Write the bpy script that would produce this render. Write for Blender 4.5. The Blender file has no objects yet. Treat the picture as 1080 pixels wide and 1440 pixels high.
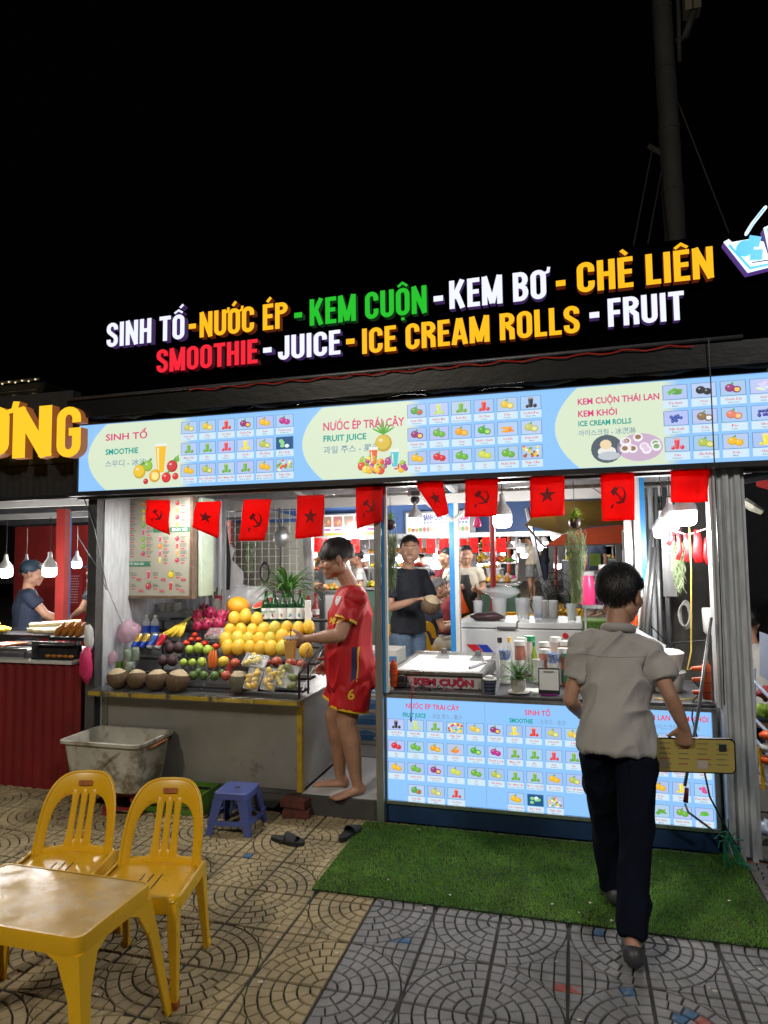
import bpy, bmesh, math, random
import numpy as np
from mathutils import Vector, Matrix, noise
from mathutils.bvhtree import BVHTree

S = bpy.context.scene
C = S.collection
PI = math.pi
rnd = random.Random(7)

# ------------------------------------------------------------------ camera
cd = bpy.data.cameras.new("camera")
cd.sensor_fit = 'VERTICAL'; cd.sensor_height = 24; cd.lens = 24 * 939.2 / 1440
cd.clip_start = .05; cd.clip_end = 600
cam = bpy.data.objects.new("camera", cd); C.objects.link(cam)
cam.matrix_world = Matrix([[0.962528, 0.030498, 0.269461, 0.0], [0.270907, -0.063489, -0.960509, 0.0], [-0.012185, 0.997516, -0.069372, 0.0], [0.0, 0.0, 0.0, 1.0]])
cam.location = (0, 0, 1.6)
S.camera = cam

# ------------------------------------------------------------------ world: a night sky, nearly black
w = bpy.data.worlds.new("World"); S.world = w; w.use_nodes = True
wn = w.node_tree; bgn = wn.nodes['Background']
sky = wn.nodes.new('ShaderNodeTexSky'); sky.sky_type = 'NISHITA'; sky.sun_disc = False
sky.sun_elevation = math.radians(-5); sky.sun_rotation = math.radians(200)
hs = wn.nodes.new('ShaderNodeHueSaturation'); hs.inputs['Saturation'].default_value = .25
wn.links.new(sky.outputs[0], hs.inputs['Color']); wn.links.new(hs.outputs[0], bgn.inputs['Color'])
bgn.inputs['Strength'].default_value = 0.10

# street lamps that stand behind the photographer light the pavement
def area(name, loc, target, size, power, col):
    l = bpy.data.lights.new(name, 'AREA'); l.shape = 'DISK'; l.size = size; l.energy = power; l.color = col
    o = bpy.data.objects.new(name, l); C.objects.link(o); o.location = loc
    o.rotation_euler = (Vector(target) - Vector(loc)).to_track_quat('-Z', 'Y').to_euler()
    return o
area("street_lamp_light", (-3.4, -3.5, 6.0), (-.8, 3.0, 0), .7, 235, (1.0, .90, .74))
area("street_lamp_light", (3.6, -2.2, 6.0), (.6, 3.0, .4), .7, 145, (1.0, .97, .93))

S.view_settings.view_transform = 'Standard'; S.view_settings.look = 'None'
S.view_settings.exposure = 0; S.view_settings.gamma = 1
S.view_settings.use_curve_mapping = False
S.render.engine = 'CYCLES'
S.cycles.use_denoising = True
S.cycles.max_bounces = 7; S.cycles.diffuse_bounces = 3; S.cycles.transparent_max_bounces = 12
S.cycles.sample_clamp_indirect = 4; S.cycles.caustics_reflective = False; S.cycles.caustics_refractive = False

# ------------------------------------------------------------------ materials
def mat(name, col, rough=.6, metal=0, var=0, vs=8, bump=0, bs=60, dirt=None, ds=3, dt=.55, em=None, es=1, alpha=1, trans=0, sss=0, spec=.5,
        stretch=None, rv=0, coat=0, sample=True, attr=False, tl=0, stripes=None):
    m = bpy.data.materials.new(name); m.use_nodes = True
    nt = m.node_tree; N = nt.nodes; L = nt.links
    b = N['Principled BSDF']; out = N['Material Output']
    tc = N.new('ShaderNodeTexCoord'); src = tc.outputs['Object']
    if stretch:
        mp = N.new('ShaderNodeMapping'); mp.inputs['Scale'].default_value = stretch
        L.new(src, mp.inputs['Vector']); src = mp.outputs[0]
    c = (*col, 1)
    b.inputs['Base Color'].default_value = c
    b.inputs['Roughness'].default_value = rough; b.inputs['Metallic'].default_value = metal
    b.inputs['Specular IOR Level'].default_value = spec
    if coat: b.inputs['Coat Weight'].default_value = coat; b.inputs['Coat Roughness'].default_value = .12
    if trans: b.inputs['Transmission Weight'].default_value = trans
    if alpha < 1: b.inputs['Alpha'].default_value = alpha
    if sss: b.inputs['Subsurface Weight'].default_value = sss; b.inputs['Subsurface Radius'].default_value = (.012, .005, .003)
    cur = None
    if attr:
        a = N.new('ShaderNodeAttribute'); a.attribute_name = 'Col'; cur = a.outputs['Color']
    def mixc(fac, A, B, mode='MIX'):
        x = N.new('ShaderNodeMix'); x.data_type = 'RGBA'; x.blend_type = mode
        if isinstance(fac, float): x.inputs[0].default_value = fac
        else: L.new(fac, x.inputs[0])
        for i, v in ((6, A), (7, B)):
            if isinstance(v, tuple): x.inputs[i].default_value = v
            else: L.new(v, x.inputs[i])
        return x.outputs[2]
    def nz(scale, detail=4, rough_=.6, vec=None):
        x = N.new('ShaderNodeTexNoise'); x.inputs['Scale'].default_value = scale; x.inputs['Detail'].default_value = detail
        x.inputs['Roughness'].default_value = rough_; L.new(vec or src, x.inputs['Vector']); return x.outputs['Fac']
    def rng(v, a, b_, c_=0., d=1.):
        x = N.new('ShaderNodeMapRange'); L.new(v, x.inputs[0])
        for i, q in enumerate((a, b_, c_, d)): x.inputs[i + 1].default_value = q
        return x.outputs[0]
    if var:
        lo = tuple(max(0, v * (1 - var)) for v in col) + (1,); hi = tuple(min(1, v * (1 + var)) for v in col) + (1,)
        f = rng(nz(vs), .3, .7)
        if cur is None: cur = mixc(f, lo, hi)
        else:
            g = rng(nz(vs), .3, .7, 1 - var, 1 + var); cur = mixc(1., cur, g, 'MULTIPLY')
    if stripes:
        axis, sc, c2, wd = stripes
        sp = N.new('ShaderNodeSeparateXYZ'); L.new(tc.outputs['Object'], sp.inputs[0])
        ml = N.new('ShaderNodeMath'); ml.operation = 'MULTIPLY'; L.new(sp.outputs[axis], ml.inputs[0]); ml.inputs[1].default_value = sc
        fr = N.new('ShaderNodeMath'); fr.operation = 'FRACT'; L.new(ml.outputs[0], fr.inputs[0])
        lt = N.new('ShaderNodeMath'); lt.operation = 'LESS_THAN'; L.new(fr.outputs[0], lt.inputs[0]); lt.inputs[1].default_value = wd
        cur = mixc(lt.outputs[0], cur if cur is not None else c, (*c2, 1))
    if dirt:
        f = rng(nz(ds, 8, .7), dt, dt + .12)
        cur = mixc(f, cur if cur is not None else c, (*dirt, 1))
    if cur is not None: L.new(cur, b.inputs['Base Color'])
    if rv:
        L.new(rng(nz(vs * 1.7, 5), .3, .7, max(.02, rough - rv), min(1, rough + rv)), b.inputs['Roughness'])
    if bump:
        bp = N.new('ShaderNodeBump'); bp.inputs['Strength'].default_value = bump; bp.inputs['Distance'].default_value = .004
        L.new(nz(bs, 3), bp.inputs['Height']); L.new(bp.outputs[0], b.inputs['Normal'])
    if em is not None or es and attr == 'em':
        if attr == 'em': L.new(cur, b.inputs['Emission Color'])
        else: b.inputs['Emission Color'].default_value = (*em, 1)
        b.inputs['Emission Strength'].default_value = es
        if attr == 'em': b.inputs['Base Color'].default_value = (.02, .02, .02, 1); [L.remove(l) for l in list(b.inputs['Base Color'].links)]
    if tl:
        t = N.new('ShaderNodeBsdfTranslucent'); x = N.new('ShaderNodeMixShader'); x.inputs[0].default_value = tl
        if cur is not None: L.new(cur, t.inputs['Color'])
        else: t.inputs['Color'].default_value = c
        L.new(b.outputs[0], x.inputs[1]); L.new(t.outputs[0], x.inputs[2]); L.new(x.outputs[0], out.inputs['Surface'])
    if not sample: m.cycles.emission_sampling = 'NONE'
    return m

M = {}
def dm(k, *a, **kw): M[k] = mat(k, *a, **kw)
dm('black', (.012, .012, .014), .45)
dm('blackrough', (.01, .01, .011), .8, var=.4, vs=14)
dm('joint', (.035, .032, .028), .95, var=.5, vs=12)
dm('alu', (.45, .46, .47), .38, .85, var=.15, vs=5, rv=.12, stretch=(8, 8, .6), bump=.15, bs=30)
dm('aludark', (.16, .165, .175), .45, .8, var=.2, vs=6, rv=.1)
dm('steel', (.36, .36, .35), .34, .9, var=.12, vs=3, rv=.14, bump=.05, bs=8, dirt=(.12, .11, .10), ds=2.2, dt=.66)
dm('steelpanel', (.36, .35, .32), .42, .55, var=.13, vs=2.4, rv=.12, bump=.08, bs=5, dirt=(.17, .155, .13), ds=3.4, dt=.6)
dm('galv', (.56, .59, .62), .42, .2, var=.2, vs=9, rv=.14, stretch=(4, 4, .7), bump=.25, bs=7)
dm('roofsheet', (.34, .36, .38), .45, .6, var=.2, vs=2, rv=.1)
dm('whitepaint', (.56, .56, .54), .5, var=.08, vs=4, dirt=(.4, .38, .33), ds=4, dt=.64)
dm('bluepaint', (.02, .22, .55), .4, var=.1, vs=4)
dm('darkblue', (.012, .04, .11), .5, var=.3, vs=4)
dm('redwall', (.19, .012, .016), .5, var=.2, vs=3, rv=.1)
dm('redpaint', (.30, .025, .022), .5, var=.2, vs=3)
dm('floorwhite', (.5, .5, .5), .4, var=.1, vs=4, dirt=(.2, .19, .17), ds=3, dt=.58)
dm('concrete', (.22, .21, .2), .85, var=.25, vs=3, bump=.4, bs=40)
dm('darkconcrete', (.07, .068, .062), .9, var=.35, vs=4, bump=.5, bs=30)
dm('yellowtape', (.42, .29, .03), .5, var=.2, vs=20, dirt=(.06, .05, .04), ds=9, dt=.6)
dm('yellowplastic', (.74, .42, .012), .3, var=.06, vs=3, rv=.07, bump=.06, bs=30, dirt=(.42, .21, .03), ds=6, dt=.6, sss=0)
dm('tablegloss', (.62, .38, .07), .22, var=.25, vs=7, rv=.16, bump=.5, bs=7, coat=.5, dirt=(.42, .30, .14), ds=6, dt=.56)
dm('rust', (.32, .09, .015), .6, var=.4, vs=60)
dm('blueplastic', (.07, .10, .32), .42, var=.15, vs=5, dirt=(.16, .17, .24), ds=8, dt=.58)
dm('redplastic', (.22, .02, .025), .45, var=.2, vs=5)
dm('greenplastic', (.07, .17, .02), .5, var=.2, vs=6)
dm('tub', (.5, .48, .42), .5, var=.2, vs=4, bump=.2, bs=14, dirt=(.20, .165, .11), ds=5.5, dt=.5)
dm('brick', (.10, .028, .02), .9, var=.4, vs=20, bump=.7, bs=40)
dm('ledwhite', (1, 1, 1), .4, em=(.93, .97, 1), es=16)
dm('ledfar', (1, 1, 1), .4, em=(.95, .98, 1), es=9, sample=False)
dm('lampshell', (.55, .55, .56), .35, var=.05)
dm('rubber', (.018, .019, .021), .6, bump=.2, bs=120)
dm('skin', (.46, .25, .165), .5, var=.2, vs=9, sss=.12, bump=.12, bs=120)
dm('skinleg', (.34, .19, .125), .5, var=.15, vs=9, sss=.08, bump=.12, bs=120)
dm('hair', (.010, .009, .009), .5, var=.3, vs=50, stretch=(1, 1, .25))
dm('greyhair', (.16, .15, .15), .6, var=.4, vs=50)
dm('eyewhite', (.7, .68, .65), .2); dm('lip', (.34, .15, .11), .45)
dm('print', (1, 1, 1), .35, attr='em', es=1.0, sample=False)
dm('paper', (1, 1, 1), .35, attr=True)


# ------------------------------------------------------------------ mesh helpers
def V3(p): return Vector(p)
class MB:
    def __init__(s): s.v = []; s.f = []; s.mi = []; s.cur = 0; s.fc = None; s.col = (1, 1, 1)
    def m(s, i): s.cur = i; return s
    def c(s, col): s.col = col; s.fc = s.fc if s.fc is not None else []; return s
    def add(s, vs, fs):
        n = len(s.v); s.v += [tuple(p) for p in vs]
        for f in fs:
            s.f.append(tuple(n + i for i in f)); s.mi.append(s.cur)
            if s.fc is not None: s.fc.append(s.col)
        return s
    def mark(s): return len(s.v)
    def xf(s, k, mtx):
        s.v[k:] = [tuple(mtx @ Vector(p)) for p in s.v[k:]]; return s
    def box(s, x0, x1, y0, y1, z0, z1):
        vs = [(x, y, z) for z in (z0, z1) for y in (y0, y1) for x in (x0, x1)]
        return s.add(vs, [(0, 2, 3, 1), (4, 5, 7, 6), (0, 1, 5, 4), (2, 6, 7, 3), (0, 4, 6, 2), (1, 3, 7, 5)])
    def cb(s, c, d, rz=0, rx=0, ry=0):
        k = s.mark(); s.box(-d[0] / 2, d[0] / 2, -d[1] / 2, d[1] / 2, -d[2] / 2, d[2] / 2)
        return s.xf(k, Matrix.Translation(c) @ Matrix.Rotation(rz, 4, 'Z') @ Matrix.Rotation(ry, 4, 'Y') @ Matrix.Rotation(rx, 4, 'X'))
    def tube(s, pts, rad, n=8, ref=None, caps='f'):
        pts = [Vector(p) for p in pts]; N = len(pts)
        if not isinstance(rad, (list,)): rad = [rad] * N
        rad = [(r, r) if not isinstance(r, (tuple,)) else r for r in rad]
        if caps == 'r':
            t0 = (pts[0] - pts[1]).normalized(); t1 = (pts[-1] - pts[-2]).normalized()
            P0, R0, P1, R1 = [], [], [], []
            for a in (80, 55, 28):
                ca, sa = math.cos(math.radians(a)), math.sin(math.radians(a))
                m0 = min(rad[0]); m1 = min(rad[-1])
                P0.append(pts[0] + t0 * m0 * sa); R0.append((rad[0][0] * ca, rad[0][1] * ca))
                P1.insert(0, pts[-1] + t1 * m1 * sa); R1.insert(0, (rad[-1][0] * ca, rad[-1][1] * ca))
            pts = P0 + pts + P1; rad = R0 + rad + R1; N = len(pts)
        vs, fs = [], []; prev = None
        for i, p in enumerate(pts):
            t = (pts[min(i + 1, N - 1)] - pts[max(i - 1, 0)]).normalized()
            if ref is not None: side = t.cross(Vector(ref))
            elif prev is not None: side = prev - t * prev.dot(t)
            else: side = t.cross(Vector((0, 0, 1))) if abs(t.z) < .9 else t.cross(Vector((0, 1, 0)))
            if side.length < 1e-5: side = t.orthogonal()
            side.normalize(); prev = side; up = side.cross(t)
            for k in range(n):
                a = 2 * PI * k / n
                vs.append(p + side * rad[i][0] * math.cos(a) + up * rad[i][1] * math.sin(a))
        for i in range(N - 1):
            for k in range(n):
                a, b = i * n + k, i * n + (k + 1) % n
                fs.append((a, a + n, b + n, b))
        if caps: fs.append(tuple(range(n))); fs.append(tuple(range(N * n - 1, (N - 1) * n - 1, -1)))
        return s.add(vs, fs)
    def lathe(s, prof, n=16, c=(0, 0, 0), mis=None):
        k0 = len(s.f); vs, fs = [], []
        for r, z in prof:
            for k in range(n):
                a = 2 * PI * k / n; vs.append((c[0] + r * math.cos(a), c[1] + r * math.sin(a), c[2] + z))
        for i in range(len(prof) - 1):
            for k in range(n):
                a, b = i * n + k, i * n + (k + 1) % n; fs.append((a, b, b + n, a + n))
        s.add(vs, fs)
        if mis:
            for i in range(len(prof) - 1):
                for k in range(n): s.mi[k0 + i * n + k] = mis[i]
        if prof[0][0] > 1e-4: s.add(vs[:n], [tuple(range(n - 1, -1, -1))])
        if prof[-1][0] > 1e-4: s.add(vs[-n:], [tuple(range(n))])
        return s
    def ell(s, c, r, n=12, rot=None, h=None):
        if not isinstance(r, (tuple, list)): r = (r, r, r)
        h = h or max(4, n // 2); k = s.mark(); vs, fs = [(0, 0, -1)], []
        for i in range(1, h):
            a = -PI / 2 + PI * i / h
            vs += [(math.cos(a) * math.cos(2 * PI * j / n), math.cos(a) * math.sin(2 * PI * j / n), math.sin(a)) for j in range(n)]
        vs.append((0, 0, 1)); T = len(vs) - 1
        for j in range(n):
            j2 = (j + 1) % n
            fs.append((0, 1 + j2, 1 + j)); fs.append((T, T - n + j, T - n + j2))
            for i in range(h - 2):
                a, b = 1 + i * n + j, 1 + i * n + j2; fs.append((a, b, b + n, a + n))
        s.add([(x * r[0], y * r[1], z * r[2]) for x, y, z in vs], fs)
        m_ = Matrix.Translation(c)
        if rot is not None: m_ = m_ @ rot.to_4x4()
        return s.xf(k, m_)
    def prism(s, poly, axis, a, b):
        """extrude a 2-D polygon along axis 'x','y' or 'z' from a to b"""
        def P(u, v, w):
            return {'x': (w, u, v), 'y': (u, w, v), 'z': (u, v, w)}[axis]
        n = len(poly); vs = [P(u, v, a) for u, v in poly] + [P(u, v, b) for u, v in poly]
        fs = [tuple(range(n)), tuple(range(2 * n - 1, n - 1, -1))] + [(i, i + n, (i + 1) % n + n, (i + 1) % n) for i in range(n)]
        return s.add(vs, fs)
    def leaf(s, p, d, L, w, bend=.4, seg=4, up=(0, 0, 1)):
        """a long bending blade; d = start direction"""
        d = Vector(d).normalized(); side = d.cross(Vector(up))
        if side.length < 1e-3: side = Vector((1, 0, 0))
        side.normalize(); p = Vector(p); vs, fs = [], []
        for i in range(seg + 1):
            t = i / seg; ww = w * math.sin(PI * min(.97, .12 + t * .85)) 
            nrm = side.cross(d)
            vs += [p - side * ww, p - nrm * ww * .35, p + side * ww]
            p = p + d * (L / seg); d = (d + Vector((0, 0, -bend / seg))).normalized()
        for i in range(seg):
            a = i * 3; fs += [(a, a + 1, a + 4, a + 3), (a + 1, a + 2, a + 5, a + 4)]
        return s.add(vs, fs)

WM = {}
def wm(o):
    return WM[o.name] if o is not None and o.name in WM else Matrix()
def finish(me, name, ms, parent, smooth, origin=None):
    ms = ms if isinstance(ms, (list, tuple)) else [ms]
    for x in ms: me.materials.append(M[x] if isinstance(x, str) else x)
    o = bpy.data.objects.new(name, me); C.objects.link(o)
    if parent is not None: o.parent = parent
    if smooth is True: me.shade_smooth()
    elif smooth: me.shade_smooth(); me.set_sharp_from_angle(angle=math.radians(smooth))
    return o
def build(mb, name, ms, parent=None, smooth=False, bev=0, origin=None, seg=2):
    """vertices are in metres of the place; a child is stored relative to its parent"""
    W = wm(parent); vs = mb.v
    if parent is None:
        if origin is None:
            a = np.array(vs); origin = ((a[:, 0].min() + a[:, 0].max()) / 2, (a[:, 1].min() + a[:, 1].max()) / 2, a[:, 2].min())
        W = Matrix.Translation(origin)
    I = W.inverted(); vs = [tuple(I @ Vector(p)) for p in vs]
    me = bpy.data.meshes.new(name); me.from_pydata(vs, [], mb.f)
    if any(mb.mi): me.polygons.foreach_set('material_index', mb.mi)
    if mb.fc is not None:
        ca = me.color_attributes.new('Col', 'FLOAT_COLOR', 'CORNER'); arr = []
        for p, c in zip(me.polygons, mb.fc): arr += [c[0], c[1], c[2], 1.0] * p.loop_total
        ca.data.foreach_set('color', arr)
    me.validate()
    o = finish(me, name, ms, parent, smooth)
    if parent is None: o.location = origin
    WM[o.name] = W.copy()
    if bev:
        b = o.modifiers.new('bevel', 'BEVEL'); b.width = bev; b.segments = seg; b.limit_method = 'ANGLE'; b.angle_limit = math.radians(38)
        if not smooth: me.shade_smooth(); b.harden_normals = True
    return o
def tag(o, label=None, cat=None, group=None, kind=None):
    if label: o['label'] = label
    if cat: o['category'] = cat
    if group: o['group'] = group
    if kind: o['kind'] = kind
    return o
def thing(name, label, cat, loc=(0, 0, 0), rz=0, group=None):
    o = bpy.data.objects.new(name, None); C.objects.link(o); o.empty_display_size = .1
    o.location = loc; o.rotation_euler = (0, 0, rz)
    WM[o.name] = Matrix.Translation(loc) @ Matrix.Rotation(rz, 4, 'Z')
    return tag(o, label, cat, group)
def part(parent, name, ms, f, **kw):
    mb = MB(); f(mb); return build(mb, name, ms, parent, **kw)
def dup(src, loc=None, rz=None, label=None, scale=None, group=None, parent=None, rot=None):
    r = src.copy(); C.objects.link(r)
    if parent is not None: r.parent = parent
    if loc is not None: r.location = loc
    if rz is not None: r.rotation_euler = (0, 0, rz)
    if rot is not None: r.rotation_euler = rot
    if scale is not None: r.scale = (scale,) * 3 if not isinstance(scale, tuple) else scale
    if label: r['label'] = label
    if group: r['group'] = group
    for ch in src.children: dup(ch, parent=r)
    return r

# ------------------------------------------------------------------ text as geometry
_tc = {}
def text_mesh(body, offset=0., res=2, extrude=0.):
    k = (body, offset, res, extrude)
    if k not in _tc:
        c = bpy.data.curves.new('t', 'FONT'); c.body = body; c.offset = offset; c.resolution_u = res; c.extrude = extrude
        o = bpy.data.objects.new('t', c); C.objects.link(o)
        dg = bpy.context.evaluated_depsgraph_get(); me = bpy.data.meshes.new_from_object(o.evaluated_get(dg))
        v = np.empty(len(me.vertices) * 3); me.vertices.foreach_get('co', v); v = v.reshape(-1, 3)
        fs = [tuple(p.vertices) for p in me.polygons]
        bpy.data.objects.remove(o); bpy.data.curves.remove(c); bpy.data.meshes.remove(me)
        _tc[k] = (v, fs)
    return _tc[k]

class Print:
    """flat print on an upright board at depth y: coloured shapes, each layer 0.3 mm in front of the one below"""
    def __init__(s, y, dy=-.0004): s.mb = MB(); s.mb.c((1, 1, 1)); s.y = y; s.dy = dy
    def poly(s, pts, col, layer=1):
        s.mb.col = col; s.mb.add([(u, s.y + s.dy * layer, v) for u, v in pts], [tuple(range(len(pts)))])
    def rect(s, x0, z0, x1, z1, col, layer=1): s.poly([(x0, z0), (x1, z0), (x1, z1), (x0, z1)], col, layer)
    def ell(s, x, z, rx, rz, col, layer=1, n=12, rot=0):
        c_, s_ = math.cos(rot), math.sin(rot)
        s.poly([(x + rx * math.cos(2 * PI * i / n) * c_ - rz * math.sin(2 * PI * i / n) * s_, z + rx * math.cos(2 * PI * i / n) * s_ + rz * math.sin(2 * PI * i / n) * c_) for i in range(n)], col, layer)
    def text(s, body, x, z, h, col, layer=3, offset=0., width=None, align='L', res=2, xs=1.):
        v, fs = text_mesh(body, offset, res)
        if not len(v): return
        k = h / .72; sx = k * xs; x0, x1 = v[:, 0].min(), v[:, 0].max()
        if width: sx = width / max(1e-6, x1 - x0)
        ox = x if align == 'L' else x - (x1 - x0) * sx / 2
        s.mb.col = col; s.mb.add([(ox + (p[0] - x0) * sx, s.y + s.dy * layer, z + p[1] * k) for p in v], fs)
    def build(s, name, parent, m='print', **kw): return build(s.mb, name, m, parent, **kw)

# ------------------------------------------------------------------ organic bodies: overlapping volumes fused into one skin
def organic(mb, name, ms, parent, voxel=.006, smooth=3, disp=None, paint=None):
    me = bpy.data.meshes.new('tmp'); me.from_pydata(mb.v, [], mb.f); me.update()
    bm = bmesh.new(); bm.from_mesh(me); bmesh.ops.recalc_face_normals(bm, faces=bm.faces); bm.to_mesh(me); bm.free()
    o = bpy.data.objects.new('tmp', me); C.objects.link(o)
    r = o.modifiers.new('r', 'REMESH'); r.mode = 'VOXEL'; r.voxel_size = voxel
    dg = bpy.context.evaluated_depsgraph_get(); m2 = bpy.data.meshes.new_from_object(o.evaluated_get(dg))
    bpy.data.objects.remove(o); bpy.data.meshes.remove(me)
    n = len(m2.vertices); v = np.empty(n * 3); m2.vertices.foreach_get('co', v); v = v.reshape(-1, 3)
    e = np.empty(len(m2.edges) * 2, dtype=np.int64); m2.edges.foreach_get('vertices', e); e = e.reshape(-1, 2)
    deg = np.bincount(e.ravel(), minlength=n)[:, None].astype(float)
    for it in range(smooth):
        acc = np.zeros_like(v); np.add.at(acc, e[:, 0], v[e[:, 1]]); np.add.at(acc, e[:, 1], v[e[:, 0]])
        L_ = acc / np.maximum(deg, 1) - v; v = v + .55 * L_
        acc = np.zeros_like(v); np.add.at(acc, e[:, 0], v[e[:, 1]]); np.add.at(acc, e[:, 1], v[e[:, 0]])
        v = v - .38 * (acc / np.maximum(deg, 1) - v)
    m2.vertices.foreach_set('co', v.ravel()); m2.update()
    if disp:
        nn = np.empty(n * 3); m2.vertices.foreach_get('normal', nn); nn = nn.reshape(-1, 3)
        d = np.array([disp(p) for p in v]) if not getattr(disp, 'vec', False) else disp(v)
        v = v + nn * d[:, None]; m2.vertices.foreach_set('co', v.ravel()); m2.update()
    if paint:
        fc = np.empty(len(m2.polygons) * 3); m2.polygons.foreach_get('center', fc); m2.polygons.foreach_set('material_index', paint(fc.reshape(-1, 3)).astype(np.int32))
    W = wm(parent)
    if parent is not None: m2.transform(W.inverted())
    m2.name = name
    ob = finish(m2, name, ms, parent, True)
    WM[ob.name] = W.copy(); ob['_'] = 0; del ob['_']
    return ob

def sphere_dirs(n): return [Vector((rnd.gauss(0, 1), rnd.gauss(0, 1), rnd.gauss(0, 1))).normalized() for _ in range(n)]
def bvh_of(o):
    me = o.data; W = WM[o.name]
    return BVHTree.FromPolygons([W @ v.co for v in me.vertices], [tuple(p.vertices) for p in me.polygons])
def stick_text(o, body, origin, right, up, inward, h, col_mat, name, off=.003, offset=.03, xs=1., res=3):
    """lay lettering onto a curved surface o"""
    T = bvh_of(o); v, fs = text_mesh(body, offset, res); k = h / .72; R_ = Vector(right).normalized(); U = Vector(up).normalized(); D = Vector(inward).normalized()
    mb = MB(); out = []
    cx = (v[:, 0].min() + v[:, 0].max()) / 2
    for p in v:
        q = Vector(origin) + R_ * (p[0] - cx) * k * xs + U * p[1] * k
        hit = T.ray_cast(q - D * .25, D, .6)
        out.append((hit[0] - D * off) if hit[0] is not None else q)
    mb.add(out, fs); return build(mb, name, col_mat, o.parent)


# ------------------------------------------------------------------ heavy condensed sign lettering, drawn stroke by stroke
def _arc(cx, cy, rx, ry, a0, a1, n=6):
    return [(cx + rx * math.cos(math.radians(a0 + (a1 - a0) * i / n)), cy + ry * math.sin(math.radians(a0 + (a1 - a0) * i / n))) for i in range(n + 1)]
ST = .178
def glyph(ch, t=ST):
    h = t / 2; w = .50; L, R, B, T = h, w - h, h * .85, 1 - h * .85; Mx = w / 2; r = Mx - h
    O = _arc(Mx, T - .16, r, .16, 0, 180, 8) + _arc(Mx, B + .16, r, .16, 180, 360, 8) + [(R, T - .16)]
    base = {'Ố': 'O', 'Ộ': 'O', 'Ơ': 'O', 'Ớ': 'O', 'Ô': 'O', 'Ư': 'U', 'É': 'E', 'È': 'E', 'Ê': 'E'}.get(ch, ch)
    S = []
    if base == 'O': S = [O]
    elif base == 'I': w = t + .02; S = [[(w / 2, 0), (w / 2, 1)]]
    elif base == 'S': S = [[(R, .70)] + _arc(Mx, T - .15, r, .15, 0, 180, 7) + [(L, .70), (L + .03, .62), (R - .03, .40), (R, .31)] + _arc(Mx, B + .15, r, .15, 0, -180, 7) + [(L, .31)]]
    elif base == 'N': w = .54; R = w - h; S = [[(L, 0), (L, 1)], [(R, 0), (R, 1)], [(L - .02, 1), (R + .02, 0)]]
    elif base == 'H': S = [[(L, 0), (L, 1)], [(R, 0), (R, 1)], [(L + h, .53), (R - h, .53)]]
    elif base == 'T': w = .48; Mx = w / 2; S = [[(Mx, 0), (Mx, 1 - t * .8)], [(0, 1 - h * .85), (w, 1 - h * .85)]]
    elif base == 'U': S = [[(L, 1)] + _arc(Mx, B + .16, r, .16, 180, 360, 8) + [(R, 1)]]
    elif base == 'C': S = [[(R, .66)] + _arc(Mx, T - .16, r, .16, 0, 180, 8) + _arc(Mx, B + .16, r, .16, 180, 360, 8) + [(R, .36)]]
    elif base == 'E': w = .42; S = [[(L, 0), (L, 1)]] + [[(L + h, y), (w - (.03 if y == .52 else 0), y)] for y in (B, .52, T)]
    elif base == 'F': w = .42; S = [[(L, 0), (L, 1)]] + [[(L + h, y), (w - (.03 if y == .50 else 0), y)] for y in (.50, T)]
    elif base == 'L': w = .40; S = [[(L, 0), (L, 1)], [(L + h, B), (w, B)]]
    elif base == 'P': S = [[(L, 0), (L, 1)], [(L + h, T)] + _arc(Mx, T - .15, r, .15, 90, -90, 7) + [(L + h, T - .30)]]
    elif base == 'B': S = [[(L, 0), (L, 1)], [(L + h, T), (Mx, T)] + _arc(Mx, T - .125, r, .125, 90, -90, 6) + [(L + h, T - .25 - .08)]] ; S[1] = [(L + h, T)] + _arc(Mx, T - .19, r - .01, .19, 90, -90, 7) + [(L + h, T - .38)]; S.append([(L + h, T - .385)] + _arc(Mx, B + .215, r, .215, 90, -90, 7) + [(L + h, B)])
    elif base == 'R': S = [[(L, 0), (L, 1)], [(L + h, T)] + _arc(Mx, T - .17, r, .17, 90, -90, 7) + [(L + h, T - .34)], [(Mx - .01, .52), (R - .01, .36), (R, 0)]]
    elif base == 'K': w = .54; S = [[(L, 0), (L, 1)], [(L + h * .6, .36), (w - h, 1)], [(L + h + .07, .56), (w - h, 0)]]
    elif base == 'M': w = .68; R = w - h; S = [[(L, 0), (L, 1)], [(R, 0), (R, 1)], [(L, 1), (w / 2, .04)], [(R, 1), (w / 2, .04)]]
    elif base == 'A': w = .54; S = [[(L - .02, 0), (w / 2 - .02, 1)], [(w - L + .02, 0), (w / 2 + .02, 1)], [(L + .08, .27), (w - L - .08, .27)]]
    elif base == 'J': w = .44; Mx = w / 2; S = [[(L, .34)] + _arc(Mx, B + .15, Mx - h, .15, 180, 360, 8) + [(w - h, 1)]]
    elif base == 'G': S = [[(R, .68)] + _arc(Mx, T - .16, r, .16, 0, 180, 8) + _arc(Mx, B + .16, r, .16, 180, 360, 8) + [(R, .50), (Mx, .50)]]
    D = []; c = w / 2
    if ch in 'ỐỘÔÊ': D.append(([(c - .17, 1.06), (c, 1.19), (c + .17, 1.06)], .10))
    if ch == 'Ố': D = [([(c - .17, 1.06), (c, 1.17), (c + .17, 1.06)], .09), ([(c + .06, 1.26), (c + .20, 1.38)], .10)]
    if ch == 'É': D.append(([(c - .03, 1.08), (c + .12, 1.24)], .12))
    if ch == 'È': D.append(([(c + .05, 1.08), (c - .10, 1.24)], .12))
    if ch == 'Ớ': D.append(([(c - .05, 1.10), (c + .08, 1.26)], .12))
    if ch in 'ƠƯỚ': D.append(([(w - h * .6, .86), (w + .07, .90), (w + .10, 1.06)], .10))
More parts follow.
